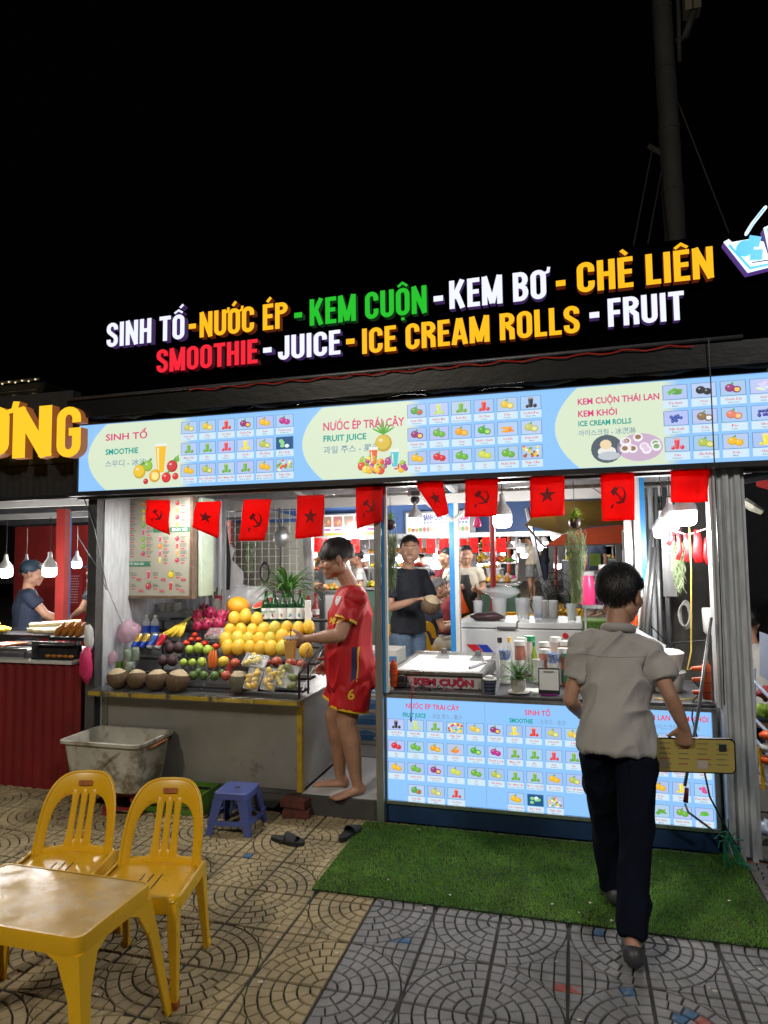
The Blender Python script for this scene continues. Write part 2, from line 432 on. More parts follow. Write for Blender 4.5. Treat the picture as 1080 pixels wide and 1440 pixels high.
    if ch == 'Ộ': D.append(([(c - .06, -.13), (c + .06, -.13)], .12))
    return w, [(s, t if abs(s[0][0] - s[-1][0]) < .9 or 1 else t) for s in S] + D
def ribbon(pts, t, hz=.86):
    """offset both sides of a polyline with mitred joints; horizontal strokes come out a little thinner"""
    n = len(pts); A, Bb = [], []; closed = n > 4 and abs(pts[0][0] - pts[-1][0]) < 1e-6 and abs(pts[0][1] - pts[-1][1]) < 1e-6
    for i in range(n):
        p0 = pts[i - 1] if i else (pts[-2] if closed else None); p1 = pts[i]; p2 = pts[i + 1] if i < n - 1 else (pts[1] if closed else None)
        ds = []
        for a, b in ((p0, p1), (p1, p2)):
            if a and b:
                d = math.hypot(b[0] - a[0], b[1] - a[1])
                if d > 1e-6: ds.append(((b[0] - a[0]) / d, (b[1] - a[1]) / d))
        tx, ty = sum(d[0] for d in ds), sum(d[1] for d in ds); k = math.hypot(tx, ty) or 1; nx, ny = -ty / k, tx / k
        m_ = 1 / max(.45, (nx * -ds[0][1] + ny * ds[0][0])); hh = t / 2 * min(m_, 1.8)
        A.append((p1[0] + nx * hh, p1[1] + ny * hh * hz)); Bb.append((p1[0] - nx * hh, p1[1] - ny * hh * hz))
    return A, Bb
def word_width(word, gap=.075): return sum((glyph(c)[0] if c != ' ' else .20) + gap for c in word) - gap
def stroke_letter(mb, ch, x, z, sx, sz, y, depth, yb=None):
    w, S = glyph(ch)
    for k, (s, t) in enumerate(S):
        A, Bb = ribbon(s, t); n = len(A); yy = y - .0004 * k
        F = [(x + a * sx, yy, z + b * sz) for a, b in A] + [(x + a * sx, yy, z + b * sz) for a, b in Bb]
        G = [(p[0], y + depth - .0004 * k, p[2]) for p in F]
        mb.m(0).add(F, [(i, i + 1, n + i + 1, n + i) for i in range(n - 1)])
        mb.m(1).add(F + G, [(i, i + 1, 2 * n + i + 1, 2 * n + i) for i in range(n - 1)] + [(n + i, n + i + 1, 3 * n + i + 1, 3 * n + i) for i in range(n - 1)] + [(0, n, 3 * n, 2 * n), (n - 1, 2 * n - 1, 4 * n - 1, 3 * n - 1)])
    return w
def stroke_word(t, word, x0, x1, z, h, y, depth, mats, name='letter', gap=.075):
    W_ = word_width(word, gap); sx = (x1 - x0) / W_; x = x0
    for ch in word:
        if ch == ' ': x += (.20 + gap) * sx; continue
        mb = MB(); w = stroke_letter(mb, ch, x, z, sx, h, y, depth); build(mb, name, mats, t); x += (w + gap) * sx


# ================================================================== THE SETTING
g = MB(); g.add([(-150, -60, -.06), (150, -60, -.06), (150, 250, -.06), (-150, 250, -.06)], [(0, 1, 2, 3)])
tag(build(g, 'ground', 'darkconcrete', origin=(0, 0, -.06)), kind='structure')

# pavement: cast tiles with fans of small stones; each stone is its own raised block
SX, SY, OX, OY = .2925, .308, -.942, 2.447
pv = MB(); pv.box(-6.4, 3.4, .4, 4.04, -.055, -.006)
pave = tag(build(pv, 'pavement', 'joint', origin=(0, 2, -.055)), kind='structure')
dm('stoneyellow', (.34, .275, .155), .8, var=.28, vs=5, bump=.8, bs=150, dirt=(.22, .185, .12), ds=4, dt=.60)
dm('stonegrey', (.205, .205, .21), .8, var=.28, vs=5, bump=.8, bs=150, dirt=(.15, .15, .152), ds=4, dt=.60)
dm('stoneblue', (.05, .13, .26), .8, var=.3, vs=60, dirt=(.19, .19, .19), ds=30, dt=.5)
dm('stonered', (.34, .07, .05), .8, var=.3, vs=60, dirt=(.19, .19, .19), ds=30, dt=.5)
def clip_rect(poly, x0, x1, y0, y1):
    for ax, lim, sg in ((0, x0, 1), (0, x1, -1), (1, y0, 1), (1, y1, -1)):
        out = []
        for i in range(len(poly)):
            a, b = poly[i - 1], poly[i]; da, db = (a[ax] - lim) * sg, (b[ax] - lim) * sg
            if da >= 0: out.append(a)
            if (da >= 0) != (db >= 0):
                t = da / (da - db); out.append((a[0] + (b[0] - a[0]) * t, a[1] + (b[1] - a[1]) * t))
        poly = out
        if not poly: break
    return poly
def area2(p): return abs(sum(p[i - 1][0] * p[i][1] - p[i][0] * p[i - 1][1] for i in range(len(p)))) / 2
def shrink(p, g_):
    cx = sum(q[0] for q in p) / len(p); cy = sum(q[1] for q in p) / len(p)
    out = []
    for q in p:
        dx, dy = q[0] - cx, q[1] - cy; d = math.hypot(dx, dy); k = max(.2, 1 - g_ / max(d, 1e-4)); out.append((cx + dx * k, cy + dy * k))
    return out
tile = []                       # unit tile, fan centre at (0,0), side 1
w_ = 1 / 6.
for r in range(6):
    n = max(1, round((r + .5) * w_ * PI / 2 / (w_ * 1.02))) if r else 1
    r0, r1 = r * w_, (r + 1) * w_ - (.004 if r == 5 else 0)
    for k in range(n):
        a0, a1 = PI / 2 * k / n, PI / 2 * (k + 1) / n; am = (a0 + a1) / 2
        p = [(r0 * math.cos(a0), r0 * math.sin(a0)), (r1 * math.cos(a0), r1 * math.sin(a0)), (r1 * math.cos(am), r1 * math.sin(am)), (r1 * math.cos(a1), r1 * math.sin(a1))]
        if r: p += [(r0 * math.cos(a1), r0 * math.sin(a1)), (r0 * math.cos(am), r0 * math.sin(am))]
        tile.append(p)
for i in range(6):
    for j in range(6):
        c4 = [(i * w_, j * w_), ((i + 1) * w_, j * w_), ((i + 1) * w_, (j + 1) * w_), (i * w_, (j + 1) * w_)]
        if max(math.hypot(*c) for c in c4) < 1.01: continue
        q = []
        for x, y in c4:
            d = math.hypot(x, y) or 1
            q.append((x / d * 1.002, y / d * 1.002) if d < 1.002 else (x, y))
        if area2(q) > .0035: tile.append(q)
stones = []
for i in range(-19, 14):
    for j in range(-8, 7):
        x0, y0 = OX + i * SX, OY + j * SY
        if x0 < -6.4 or x0 + SX > 3.4 or y0 + SY < .5: continue
        fx = i % 2 == 1; fy = j % 2 == 1          # the fan centre sits on every second crossing
        yellow = i < 0
        for p in tile:
            q = [((1 - u if fx else u), (1 - v if fy else v)) for u, v in p]
            if fx != fy: q = q[::-1]
            q = [(x0 + .004 + u * (SX - .008), y0 + .004 + v * (SY - .008)) for u, v in q]
            q = clip_rect(q, -6.4, 3.4, .5, 4.02)
            if len(q) < 3 or area2(q) < .0002: continue
            stones.append((shrink(q, .0043), yellow))
paint_spots = [((-0.738,2.824,0), 'b'), ((0.14,2.71,0), 'b'), ((-0.061,2.67,0), 'r'), ((0.349,3.322,0), 'b'), ((0.367,2.631,0), 'r'), ((-1.751,3.383,0), 'b'), ((0.047,3.07,0), 'b'), ((-3.123,3.606,0), 'r'), ((0.332,2.622,0), 'b')]
def stone_mesh(mb, q, rr):
    h = .0015 + rr.random() * .0022; tx, ty = rr.uniform(-.012, .012), rr.uniform(-.012, .012)
    cx = sum(a[0] for a in q) / len(q); cy = sum(a[1] for a in q) / len(q); n = len(q)
    t = shrink(q, .0026)
    top = [(x, y, h + (x - cx) * tx + (y - cy) * ty) for x, y in t]; mid = [(x, y, h - .0022) for x, y in q]; bot = [(x, y, -.0065) for x, y in q]
    fs = [tuple(range(n))] + [(i + n, (i + 1) % n + n, (i + 1) % n, i) for i in range(n)] + [(i + 2 * n, (i + 1) % n + 2 * n, (i + 1) % n + n, i + n) for i in range(n)]
    mb.add(top + mid + bot, fs)
camd = cam.matrix_world.inverted()
def in_frame(x, y):
    p = camd @ Vector((x, y, 0))
    return p.z < 0 and abs(p.x / p.z) < 540 / 939 and abs(p.y / p.z) < 720 / 939
vis = sorted([s for s in stones if in_frame(sum(a[0] for a in s[0]) / len(s[0]), sum(a[1] for a in s[0]) / len(s[0]))],
             key=lambda s: -area2(s[0]) / (s[0][0][0] ** 2 + s[0][0][1] ** 2 + 2.5) ** 1.3)
chosen = set(id(s) for s in vis[:296])
rest = MB(); rr = random.Random(3)
for s in stones:
    q, yl = s; cx = sum(a[0] for a in q) / len(q); cy = sum(a[1] for a in q) / len(q)
    mi = 0 if yl else 1
    for sp, kd in paint_spots:
        if math.hypot(cx - sp[0], (cy - sp[1]) * 1.3) < .036: mi = 2 if kd == 'b' else 3
    if id(s) in chosen:
        b_ = MB(); stone_mesh(b_, q, rr); build(b_, 'paving_stone', ['stoneyellow', 'stonegrey', 'stoneblue', 'stonered'][mi], pave)
    else: rest.m(mi); stone_mesh(rest, q, rr)
tag(build(rest, 'paving_stones', ['stoneyellow', 'stonegrey', 'stoneblue', 'stonered'], pave), kind='stuff')

# market floor behind the kiosk, the kiosk's own white floor, the wooden ramp between the far stalls
b = MB(); b.box(-30, 30, 4.9, 60, -.05, .118)
tag(build(b, 'market_floor', 'concrete', origin=(0, 5, -.05)), kind='structure')
b = MB(); b.box(-1.7, .92, 4.05, 4.88, .0, .12)
tag(build(b, 'kiosk_floor', ['floorwhite'], bev=.004), kind='structure')
b = MB(); b.box(-1.7, -1.19, 4.025, 4.045, .0, .118)
tag(build(b, 'door_sill', 'darkconcrete'), kind='structure')
dm('plank', (.34, .27, .19), .6, var=.25, vs=5)
rb = MB(); rb.add([(-3.2, 11, .118), (1.8, 11, .118), (1.8, 21, 1.10), (-3.2, 21, 1.10)], [(0, 1, 2, 3)])
ramp = tag(build(rb, 'wooden_walkway', 'joint', origin=(0, 11, .118)), kind='structure')
for k in range(36):
    y = 11 + k * .28; z = .122 + (y - 11) * .0982
    q = MB(); q.cb((-.7, y + .13, z + .016), (4.9, .245, .03), rx=math.atan(.0982)); build(q, 'plank', 'plank', ramp)
# flat ground beyond the ramp
b = MB(); b.box(-30, 30, 21, 60, .8, 1.1)
tag(build(b, 'market_terrace', 'concrete', origin=(0, 21, .8)), kind='structure')

# ================================================================== THE KIOSK
ksk = thing('juice_kiosk', 'open juice and ice cream kiosk with galvanised posts and tin roof in the middle', 'kiosk', (-1.2, 4.05, 0))
def kpart(name, ms, f, **kw): return part(ksk, name, ms, f, **kw)
kpart('post', 'aludark', lambda m: m.box(-3.312, -3.235, 4.0, 4.07, .0, 2.10), bev=.004)
kpart('wall_strip', 'galv', lambda m: m.box(-3.245, -3.225, 4.07, 4.95, .12, 2.1))
kpart('post', 'alu', lambda m: m.box(-1.188, -1.142, 3.99, 4.05, .0, 2.10), bev=.003)
def bwpost(m, x, y, z0, z1, s=.05):
    m.m(0).box(x, x + s * .55, y, y + s, z0, z1); m.m(1).box(x + s * .55, x + s, y + .001, y + s - .001, z0, z1)
kpart('post_liner', ['bluepaint', 'whitepaint'], lambda m: bwpost(m, -1.139, 4.0, .78, 2.10, .03))
kpart('post', ['bluepaint', 'whitepaint'], lambda m: bwpost(m, -.965, 5.4, .12, 2.3, .075))
kpart('post', ['whitepaint', 'bluepaint'], lambda m: bwpost(m, .42, 4.95, .12, 2.25, .075))
kpart('post', 'alu', lambda m: m.box(-2.25, -2.17, 5.4, 5.46, .12, 2.3))
kpart('post', 'alu', lambda m: m.box(.36, .41, 5.0, 5.05, .12, 2.25))
# right hand fluted post: a folded galvanised sheet
def flute(m):
    prof = [(.742, 3.985), (.748, 3.965), (.765, 3.965), (.772, 3.985), (.79, 3.985), (.797, 3.96), (.823, 3.96), (.83, 3.985), (.848, 3.985), (.856, 3.963), (.882, 3.963), (.888, 3.985), (.905, 3.985), (.905, 4.16), (.742, 4.16)]
    m.prism(prof, 'z', 0.0, 2.12)
kpart('post', 'galv', flute)
kpart('post_edge', 'whitepaint', lambda m: m.box(.728, .740, 3.975, 4.0, .78, 2.1))
kpart('post_foot', 'rust', lambda m: m.box(.735, .912, 3.962, 4.17, -.004, .004))
# header beam below the sign, back beam, rafters, corrugated roof
kpart('header_beam', 'aludark', lambda m: m.box(-3.4, 1.5, 3.99, 4.07, 2.045, 2.115), bev=.003)
kpart('header_lip', 'black', lambda m: m.box(-3.4, 1.5, 3.90, 3.988, 2.062, 2.084))
kpart('back_beam', 'whitepaint', lambda m: m.box(-3.4, .9, 5.38, 5.44, 2.045, 2.125), bev=.003)
kpart('back_beam', 'alu', lambda m: m.box(-3.4, .9, 5.45, 5.50, 2.16, 2.2))
for x in (-3.2, -2.2, -.92, .45):
    kpart('rafter', 'whitepaint', lambda m: m.tube([(x, 4.05, 2.30), (x, 5.45, 2.13)], [(.025, .018), (.025, .018)], 4))
for x, s in ((-.93, -1), (-.93, 1), (.46, -1)):
    kpart('brace', 'whitepaint', lambda m: m.tube([(x, 5.39, 1.9), (x + s * .3, 5.39, 2.12)], .018, 4))
def corr(m, x0, x1, y0, y1, z0, z1, pitch=.09, amp=.012):
    """sheet in XY sloping from z0 at y0 to z1 at y1, ribs along Y"""
    n = int((x1 - x0) / pitch * 4); vs = []
    for i in range(n + 1):
        x = x0 + (x1 - x0) * i / n; dz = (0, amp, amp, 0)[i % 4]
        vs += [(x, y0, z0 + dz), (x, y1, z1 + dz)]
    m.add(vs, [(2 * i, 2 * i + 2, 2 * i + 3, 2 * i + 1) for i in range(n)])
kpart('roof_sheet', 'roofsheet', lambda m: corr(m, -3.4, 1.0, 4.0, 6.1, 2.36, 2.12))
def corrw(m, x0, x1, y, z0, z1, pitch=.06, amp=.01):
    n = int((x1 - x0) / pitch * 4); vs = []
    for i in range(n + 1):
        x = x0 + (x1 - x0) * i / n; dy = (0, amp, amp, 0)[i % 4]
        vs += [(x, y - dy, z0), (x, y - dy, z1)]
    m.add(vs, [(2 * i, 2 * i + 2, 2 * i + 3, 2 * i + 1) for i in range(n)])
kpart('wall_panel', 'galv', lambda m: corrw(m, -3.38, -2.74, 4.96, .12, 2.1))
# wire mesh panel with kitchen things hanging on it
wmesh = thing('wire_mesh_panel', 'white square wire mesh panel standing behind the fruit display', 'mesh panel', (-2.5, 5.3, 1.0))
for k in range(12):
    x = -2.98 + k * .065
    part(wmesh, 'wire', 'whitepaint', lambda m: m.tube([(x, 5.3, .95), (x, 5.3, 2.08)], .0028, 4))
for k in range(17):
    z = .98 + k * .065
    part(wmesh, 'wire', 'whitepaint', lambda m: m.tube([(-3.0, 5.296, z), (-2.24, 5.296, z)], .0028, 4))

# ------------------------------------------------------------------ the long lit menu board over the opening
TEAL = (.0, .36, .30); MAG = (.72, .06, .22); REDT = (.85, .03, .05); GREY = (.22, .36, .45); LBLUE = (.13, .42, .92); CREAM = (.72, .83, .62); CELL = (.30, .47, .80); WHITE = (.78, .88, .95)
def cup(P, x, z, s, col, L):
    P.poly([(x - s * .26, z + s * .5), (x + s * .26, z + s * .5), (x + s * .17, z - s * .5), (x - s * .17, z - s * .5)], tuple(min(1, c * .6 + .35) for c in col), L)
    P.poly([(x - s * .23, z + s * .32), (x + s * .23, z + s * .32), (x + s * .16, z - s * .46), (x - s * .16, z - s * .46)], col, L + 1)
    P.poly([(x - s * .14, z + s * .2), (x - s * .06, z + s * .2), (x - s * .06, z - s * .3), (x - s * .1, z - s * .3)], tuple(min(1, c * 1.4 + .12) for c in col), L + 2)
def fruit(P, x, z, r, col, L, leaf=True, cut=None, el=1.):
    P.ell(x, z, r * el, r, tuple(c * .72 for c in col), L, 12); P.ell(x - r * .08, z + r * .1, r * .84 * el, r * .82, col, L + 1, 10)
    P.ell(x - r * .3, z + r * .34, r * .28, r * .2, tuple(min(1, c * .6 + .42) for c in col), L + 2, 7)
    if cut: P.ell(x + r * .1, z - r * .05, r * .62 * el, r * .6, cut, L + 2, 10)
    if leaf: P.poly([(x, z + r * .8), (x + r * .7, z + r * 1.5), (x + r * .9, z + r * .95)], (.1, .38, .05), L + 2)
KIND = {
 'xoai': ((.95, .55, .03), 'f', None), 'thom': ((.85, .6, .08), 'f', (.95, .85, .3)), 'tao': ((.75, .04, .06), 'f', None), 'dua': ((.18, .5, .06), 'f', None), 'dualuoi': ((.62, .62, .18), 'f', (.85, .85, .35)),
 'bo': ((.18, .45, .05), 'c', None), 'cachua': ((.78, .05, .04), 'c', None), 'cam': ((.92, .42, .02), 'f', (.98, .6, .1)), 'chanh': ((.1, .45, .05), 'f', (.55, .8, .2)), 'le': ((.7, .75, .1), 'f', None), 'dau': ((.8, .06, .1), 'c', None),
 'thanhlong': ((.55, .04, .3), 'f', None), 'chuoi': ((.92, .78, .08), 'c', None), 'mix': None, 'cafe': ((.03, .03, .05), 'c', None), 'duahau': ((.12, .4, .08), 'f', (.8, .08, .08)), 'carot': ((.9, .35, .05), 'r', None), 'chanhday': ((.35, .05, .2), 'f', (.95, .7, .1)),
 'nuocmia': ((.6, .75, .2), 'c', None), 'vietquat': ((.05, .1, .45), 'b', None), 'oreo': ((.04, .04, .05), 'f', None), 'nho': ((.06, .05, .4), 'b', None), 'dao': ((.85, .25, .15), 'f', (.95, .65, .3)), 'traxanh': ((.15, .5, .06), 'r', None), 'duak': ((.3, .2, .1), 'f', (.9, .92, .95)), 'saurieng': ((.5, .6, .1), 'f', (.85, .8, .3)), 'vani': ((.75, .8, .8), 'r', None), 'phuc': ((.8, .05, .3), 'b', None)}
pr = random.Random(5)
def cell(P, x0, x1, z1, z0, cap, sub, kind):
    w, h = x1 - x0, z1 - z0; zc = z0 + h * .36
    dark = kind == 'bodua'
    P.rect(x0, zc, x1, z1, (.10, .22, .42), 2); P.rect(x0 + w * .025, zc + w * .02, x1 - w * .025, z1 - w * .02, (.02, .1, .25) if dark else (pr.uniform(.40, .52), pr.uniform(.56, .66), pr.uniform(.84, .95)), 3)
    P.rect(x0, z0, x1, zc - h * .02, (.66, .84, .97), 2)
    cx, cz, s = (x0 + x1) / 2, (zc + z1) / 2, (z1 - zc)
    if kind == 'mix':
        for i in range(26):
            P.ell(pr.uniform(x0 + w * .1, x1 - w * .1), pr.uniform(zc + s * .1, z1 - s * .12), w * .075, w * .065, pr.choice([(.9, .6, .05), (.8, .08, .05), (.2, .5, .05), (.95, .8, .2), (.4, .15, .05), (.9, .9, .8)]), 4 + i % 3, 7)
    elif dark:
        for i in range(5): P.ell(cx + pr.uniform(-.3, .3) * w, cz + pr.uniform(-.25, .25) * s, w * .13, w * .1, pr.choice([(.85, .95, .95), (.3, .7, .3)]), 4 + i % 2, 9)
    else:
        col, sh, cut = KIND[kind]
        if sh == 'f':
            fruit(P, cx - w * .12, cz + s * .02, s * .27, col, 4, kind not in ('oreo',), None, 1.12); fruit(P, cx + w * .14, cz - s * .1, s * .23, col, 5, False, cut, 1.15)
        elif sh == 'c':
            cup(P, cx, cz + s * .02, s * .74, col, 4); fruit(P, cx + w * .2, cz - s * .22, s * .14, col, 6, False); fruit(P, cx - w * .17, cz - s * .25, s * .12, col, 6, True)
        elif sh == 'b':
            for i in range(9): fruit(P, cx + pr.uniform(-.2, .2) * w, cz + pr.uniform(-.24, .2) * s, s * .11, col, 4 + i % 3, i == 0)
        else:
            for i in range(6):
                a = pr.uniform(-.5, .9); P.ell(cx + pr.uniform(-.15, .15) * w, cz + pr.uniform(-.2, .15) * s, w * .2, s * .09, tuple(min(1, c * pr.uniform(.7, 1.3)) for c in col), 4 + i % 3, 9, a)
    P.text(cap, cx, z0 + h * .165, h * .105, (.75, .10, .12), 4, .014, align='C', res=1, width=None if len(cap) * h * .085 < w * .93 else w * .93)
    P.text(sub, cx, z0 + h * .05, h * .062, (.12, .2, .3), 4, .012, align='C', res=0, width=None if len(sub) * h * .05 < w * .9 else w * .9)
ITEM = {'xoai': ('Xoài', 'Mango'), 'cachua': ('Cà Chua', 'Tomato'), 'thom': ('Dứa', 'Pineapple'), 'dualuoi': ('Dưa Lưới', 'Melon'), 'chanhday': ('Chanh Dây', 'Passion fruit'), 'thanhlong': ('Thanh Long', 'Dragon fruit'),
 'mangcau': ('Mãng Cầu', 'Soursop'), 'bo': ('Bơ', 'Avocado'), 'dau': ('Dâu', 'Strawberry'), 'chuoi': ('Chuối', 'Banana'), 'saurieng': ('Sầu Riêng', 'Durian'), 'bodua': ('Bơ + Dừa', 'Avocado - Coconut'), 'mix': ('Thập Cẩm', 'Mixed Fruit'),
 'duahau': ('Dưa Hấu', 'Watermelon'), 'nuocmia': ('Nước Mía', 'Sugarcane'), 'kembo': ('Kem Bơ', 'Avocado Ice Cream'), 'cafe': ('Cà Phê Đen', 'Black Coffee'), 'coc': ('Cóc', 'Ambarella'), 'cam': ('Cam', 'Orange'), 'chanh': ('Nước Chanh', 'Lemonade'),
 'carot': ('Cà Rốt', 'Carrot'), 'tao': ('Táo', 'Apple'), 'oi': ('Ổi', 'Guava'), 'le': ('Lê', 'Pear'), 'duanuoc': ('Nước Dừa', 'Coconut'), 'traxanh': ('Trà Xanh', 'Matcha'), 'oreo': ('Oreo', 'Oreo'), 'vani': ('Vani', 'Vanilla'), 'vietquat': ('Việt Quất', 'Blueberry'),
 'duak': ('Dừa', 'Coconut'), 'dao': ('Đào', 'Peach'), 'nho': ('Nho', 'Grape'), 'phuc': ('Phúc Bồn Tử', 'Raspberry'), 'boxoai': ('Bơ + Xoài', 'Avocado - Mango'), 'bosr': ('Bơ + Sầu Riêng', 'Avocado - Durian'), 'bomc': ('Bơ + Mãng Cầu', 'Avocado - Soursop'), 'bochuoi': ('Bơ + Chuối', 'Avocado - Banana'), 'xoaicd': ('Xoài + Chanh Dây', 'Mango - Passion fruit')}
ALIAS = {'mangcau': 'bo', 'kembo': 'bo', 'coc': 'dua', 'oi': 'dua', 'duanuoc': 'dua', 'boxoai': 'xoai', 'bosr': 'saurieng', 'bomc': 'bo', 'bochuoi': 'bo', 'xoaicd': 'xoai'}
def cells(P, xs, zs, rows, gap=.1):
    for (z1, z0), row in zip(zs, rows):
        for (x0, x1), k in zip(xs, row):
            if k: cell(P, x0, x1, z1, z0, *ITEM[k], ALIAS.get(k, k) if k not in ('bodua',) else 'bodua')
def cols(x0, x1, n, g): w = (x1 - x0 + g) / n; return [(x0 + i * w, x0 + (i + 1) * w - g) for i in range(n)]
def rows_(z1, z0, n, g): h = (z1 - z0 + g) / n; return [(z1 - i * h, z1 - (i + 1) * h + g) for i in range(n)]

sign = thing('menu_light_box', 'long lit light-blue menu light box with fruit pictures above the kiosk opening', 'menu sign', (-1.0, 3.93, 2.1))
part(sign, 'frame', 'black', lambda m: (m.box(-3.348, 1.62, 3.938, 4.06, 2.09, 2.565), m.box(-3.352, 1.62, 3.915, 3.938, 2.565, 2.585), m.box(-3.352, 1.62, 3.915, 3.938, 2.076, 2.094), m.box(-3.352, -3.338, 3.915, 3.938, 2.094, 2.565)))
m_lb = mat('lightblue_panel', (.05, .05, .05), .3, em=(.27, .56, 1.0), es=1.03)
part(sign, 'lit_panel', m_lb, lambda m: m.box(-3.338, 1.62, 3.93, 3.9375, 2.094, 2.565))
P = Print(3.93)
def lens_shape(P, x0, x1, z0, z1, col, bulge):
    n = 14; pts = [(x1, z0), (x1, z1)]
    for i in range(n + 1):
        t = -1 + 2 * i / n; pts.append((x0 + bulge * (t * t), (z0 + z1) / 2 - t * (z1 - z0) / 2))
    P.poly(pts, col, 1)
for a, b_, bul in ((-3.262, -2.53, .15), (-1.64, -.95, .14), (-.075, .50, .13)):
    lens_shape(P, a, b_, 2.098, 2.561, CREAM, bul)
    for i in range(7):
        t = i / 7; c_ = tuple(CREAM[k] * (1 - t) + (.26, .55, .98)[k] * t for k in range(3)); P.rect(b_ + i * .013, 2.098, b_ + (i + 1) * .013, 2.561, c_, 1)
P.text('SINH TỐ', -3.118, 2.445, .046, MAG, 3, .02, .335)
P.text('SMOOTHIE', -3.118, 2.345, .040, TEAL, 3, .028, .265)
P.text('스무디 - 冰沙', -3.118, 2.262, .036, GREY, 3, .012, .33)
P.text('NƯỚC ÉP TRÁI CÂY', -1.495, 2.412, .052, MAG, 3, .022, .53)
P.text('FRUIT JUICE', -1.495, 2.342, .038, TEAL, 3, .03, .285)
P.text('과일 주스 - 果汁', -1.495, 2.268, .037, GREY, 3, .012, .375)
P.text('KEM CUỘN THÁI LAN', .056, 2.462, .036, MAG, 3, .024, .435)
P.text('KEM KHÓI', .056, 2.392, .036, MAG, 3, .024, .21)
P.text('ICE CREAM ROLLS', .056, 2.338, .030, TEAL, 3, .03, .285)
P.text('아이스크림 - 冰淇淋', .056, 2.283, .028, GREY, 3, .012, .305)
# smoothie glass with fruit, juice still life, ice cream bowls
def glass(P, x, z0, z1, w, col, L):
    P.poly([(x - w, z1), (x + w, z1), (x + w * .6, z0), (x - w * .6, z0)], (.85, .9, .8), L)
    P.poly([(x - w * .9, z1 - .02), (x + w * .9, z1 - .02), (x + w * .55, z0 + .01), (x - w * .55, z0 + .01)], col, L + 1)
    P.poly([(x - w * .6, z1 - .03), (x - w * .3, z1 - .03), (x - w * .25, z0 + .03), (x - w * .4, z0 + .03)], (1, .9, .6), L + 2)
glass(P, -2.675, 2.19, 2.40, .048, (.95, .55, .04), 3)
for x, z, r, c_, lf, ct in ((-2.84, 2.215, .05, (.9, .6, .05), True, None), (-2.775, 2.25, .038, (.35, .6, .08), True, None), (-2.72, 2.18, .045, (.95, .5, .05), False, (.98, .85, .3)), (-2.585, 2.24, .042, (.7, .06, .06), True, None), (-2.63, 2.165, .036, (.8, .05, .05), True, None), (-2.79, 2.145, .02, (.7, .04, .04), False, None), (-2.56, 2.17, .024, (.8, .05, .05), False, None), (-2.55, 2.285, .02, (.25, .55, .08), True, None)):
    fruit(P, x, z, r, c_, 5, lf, ct)
for i in range(7): P.ell(-1.10 + (i - 3) * .012, 2.41 - abs(i - 3) * .008, .006, .045, (.12, .42, .06), 5, 7, (i - 3) * -.35)
fruit(P, -1.10, 2.31, .055, (.75, .55, .08), 5, False); glass(P, -1.165, 2.16, 2.29, .03, (.85, .15, .06), 6); glass(P, -1.03, 2.15, 2.27, .03, (.1, .6, .7), 7)
for i in range(30):
    fruit(P, -1.10 + pr.uniform(-.15, .14), 2.17 + pr.uniform(-.04, .05), pr.uniform(.014, .028), pr.choice([(.85, .1, .06), (.95, .55, .05), (.4, .6, .08), (.9, .8, .15), (.5, .08, .3)]), 6 + i % 4, i % 3 == 0)
P.ell(.205, 2.20, .085, .08, (.1, .13, .16), 3, 20); P.ell(.205, 2.185, .05, .03, (.85, .85, .8), 4, 12); P.ell(.2, 2.225, .032, .028, (.9, .7, .45), 5, 10); P.ell(.215, 2.16, .06, .025, (.55, .6, .65), 5, 12)
P.ell(.38, 2.2, .12, .078, (.62, .45, .62), 3, 22)
for i in range(11):
    x, z = .38 + pr.uniform(-.09, .09), 2.2 + pr.uniform(-.05, .055); P.ell(x, z, .026, .024, (.92, .9, .93), 4 + 2 * (i % 3), 10); P.ell(x, z + .003, .017, .014, pr.choice([(.6, .15, .35), (.35, .2, .1), (.8, .6, .8), (.25, .45, .2)]), 5 + 2 * (i % 3), 8)
Z3 = rows_(2.536, 2.118, 3, .016)
cells(P, cols(-2.52, -1.70, 6, .017), Z3, [['dualuoi', 'thom', 'cachua', 'chanhday', 'xoai', 'thanhlong'], ['mangcau', 'bo', 'dau', 'chuoi', 'saurieng', 'bodua'], ['boxoai', 'bosr', 'bomc', 'bochuoi', 'xoaicd', 'mix']])
cells(P, cols(-.947, -.147, 6, .017), Z3, [['duahau', 'nuocmia', 'kembo', 'cachua', 'thom', 'cafe'], ['chanhday', 'coc', 'cam', 'chanh', 'carot', 'dualuoi'], ['xoai', 'tao', 'oi', 'le', 'duanuoc', 'mix']])
cells(P, cols(.508, 1.07, 4, .018), Z3, [['traxanh', 'oreo', 'chanhday', 'vani'], ['vietquat', 'duak', 'dao', 'nho'], ['dau', 'saurieng', 'xoai', 'chuoi']])
P.build('menu_print', sign)

# ------------------------------------------------------------------ black fascia and the channel letters
dm('fasciatrim', (.001, .001, .0018), .9, spec=0)
fas = thing('letter_fascia', 'flat black sign board carrying the two rows of lit letters', 'sign board', (-1, 4.12, 2.6))
part(fas, 'board', mat('fascia', (.001, .001, .0018), .9, spec=0), lambda m: m.box(-3.4, 1.7, 4.13, 4.2, 2.585, 3.42))
part(fas, 'edge_trim', 'fasciatrim', lambda m: m.box(-3.41, 1.71, 4.12, 4.21, 3.42, 3.44))
LC = {'w': ((.80, .82, 1.0), 1.15, (.16, .07, .34)), 'y': ((1.0, .49, .004), 1.12, (.35, .05, .01)), 'g': ((.004, .55, .015), 1.0, (.01, .10, .02)), 'r': ((.95, .012, .035), 1.05, (.20, .005, .02))}
LM = {}
for k, (c1, s1, c2) in LC.items():
    LM[k] = (mat('letter_face_' + k, (.02, .02, .02), .5, em=c1, es=s1, spec=.1), mat('letter_side_' + k, (.1, .1, .1), .4, em=c2, es=.26, sample=False))
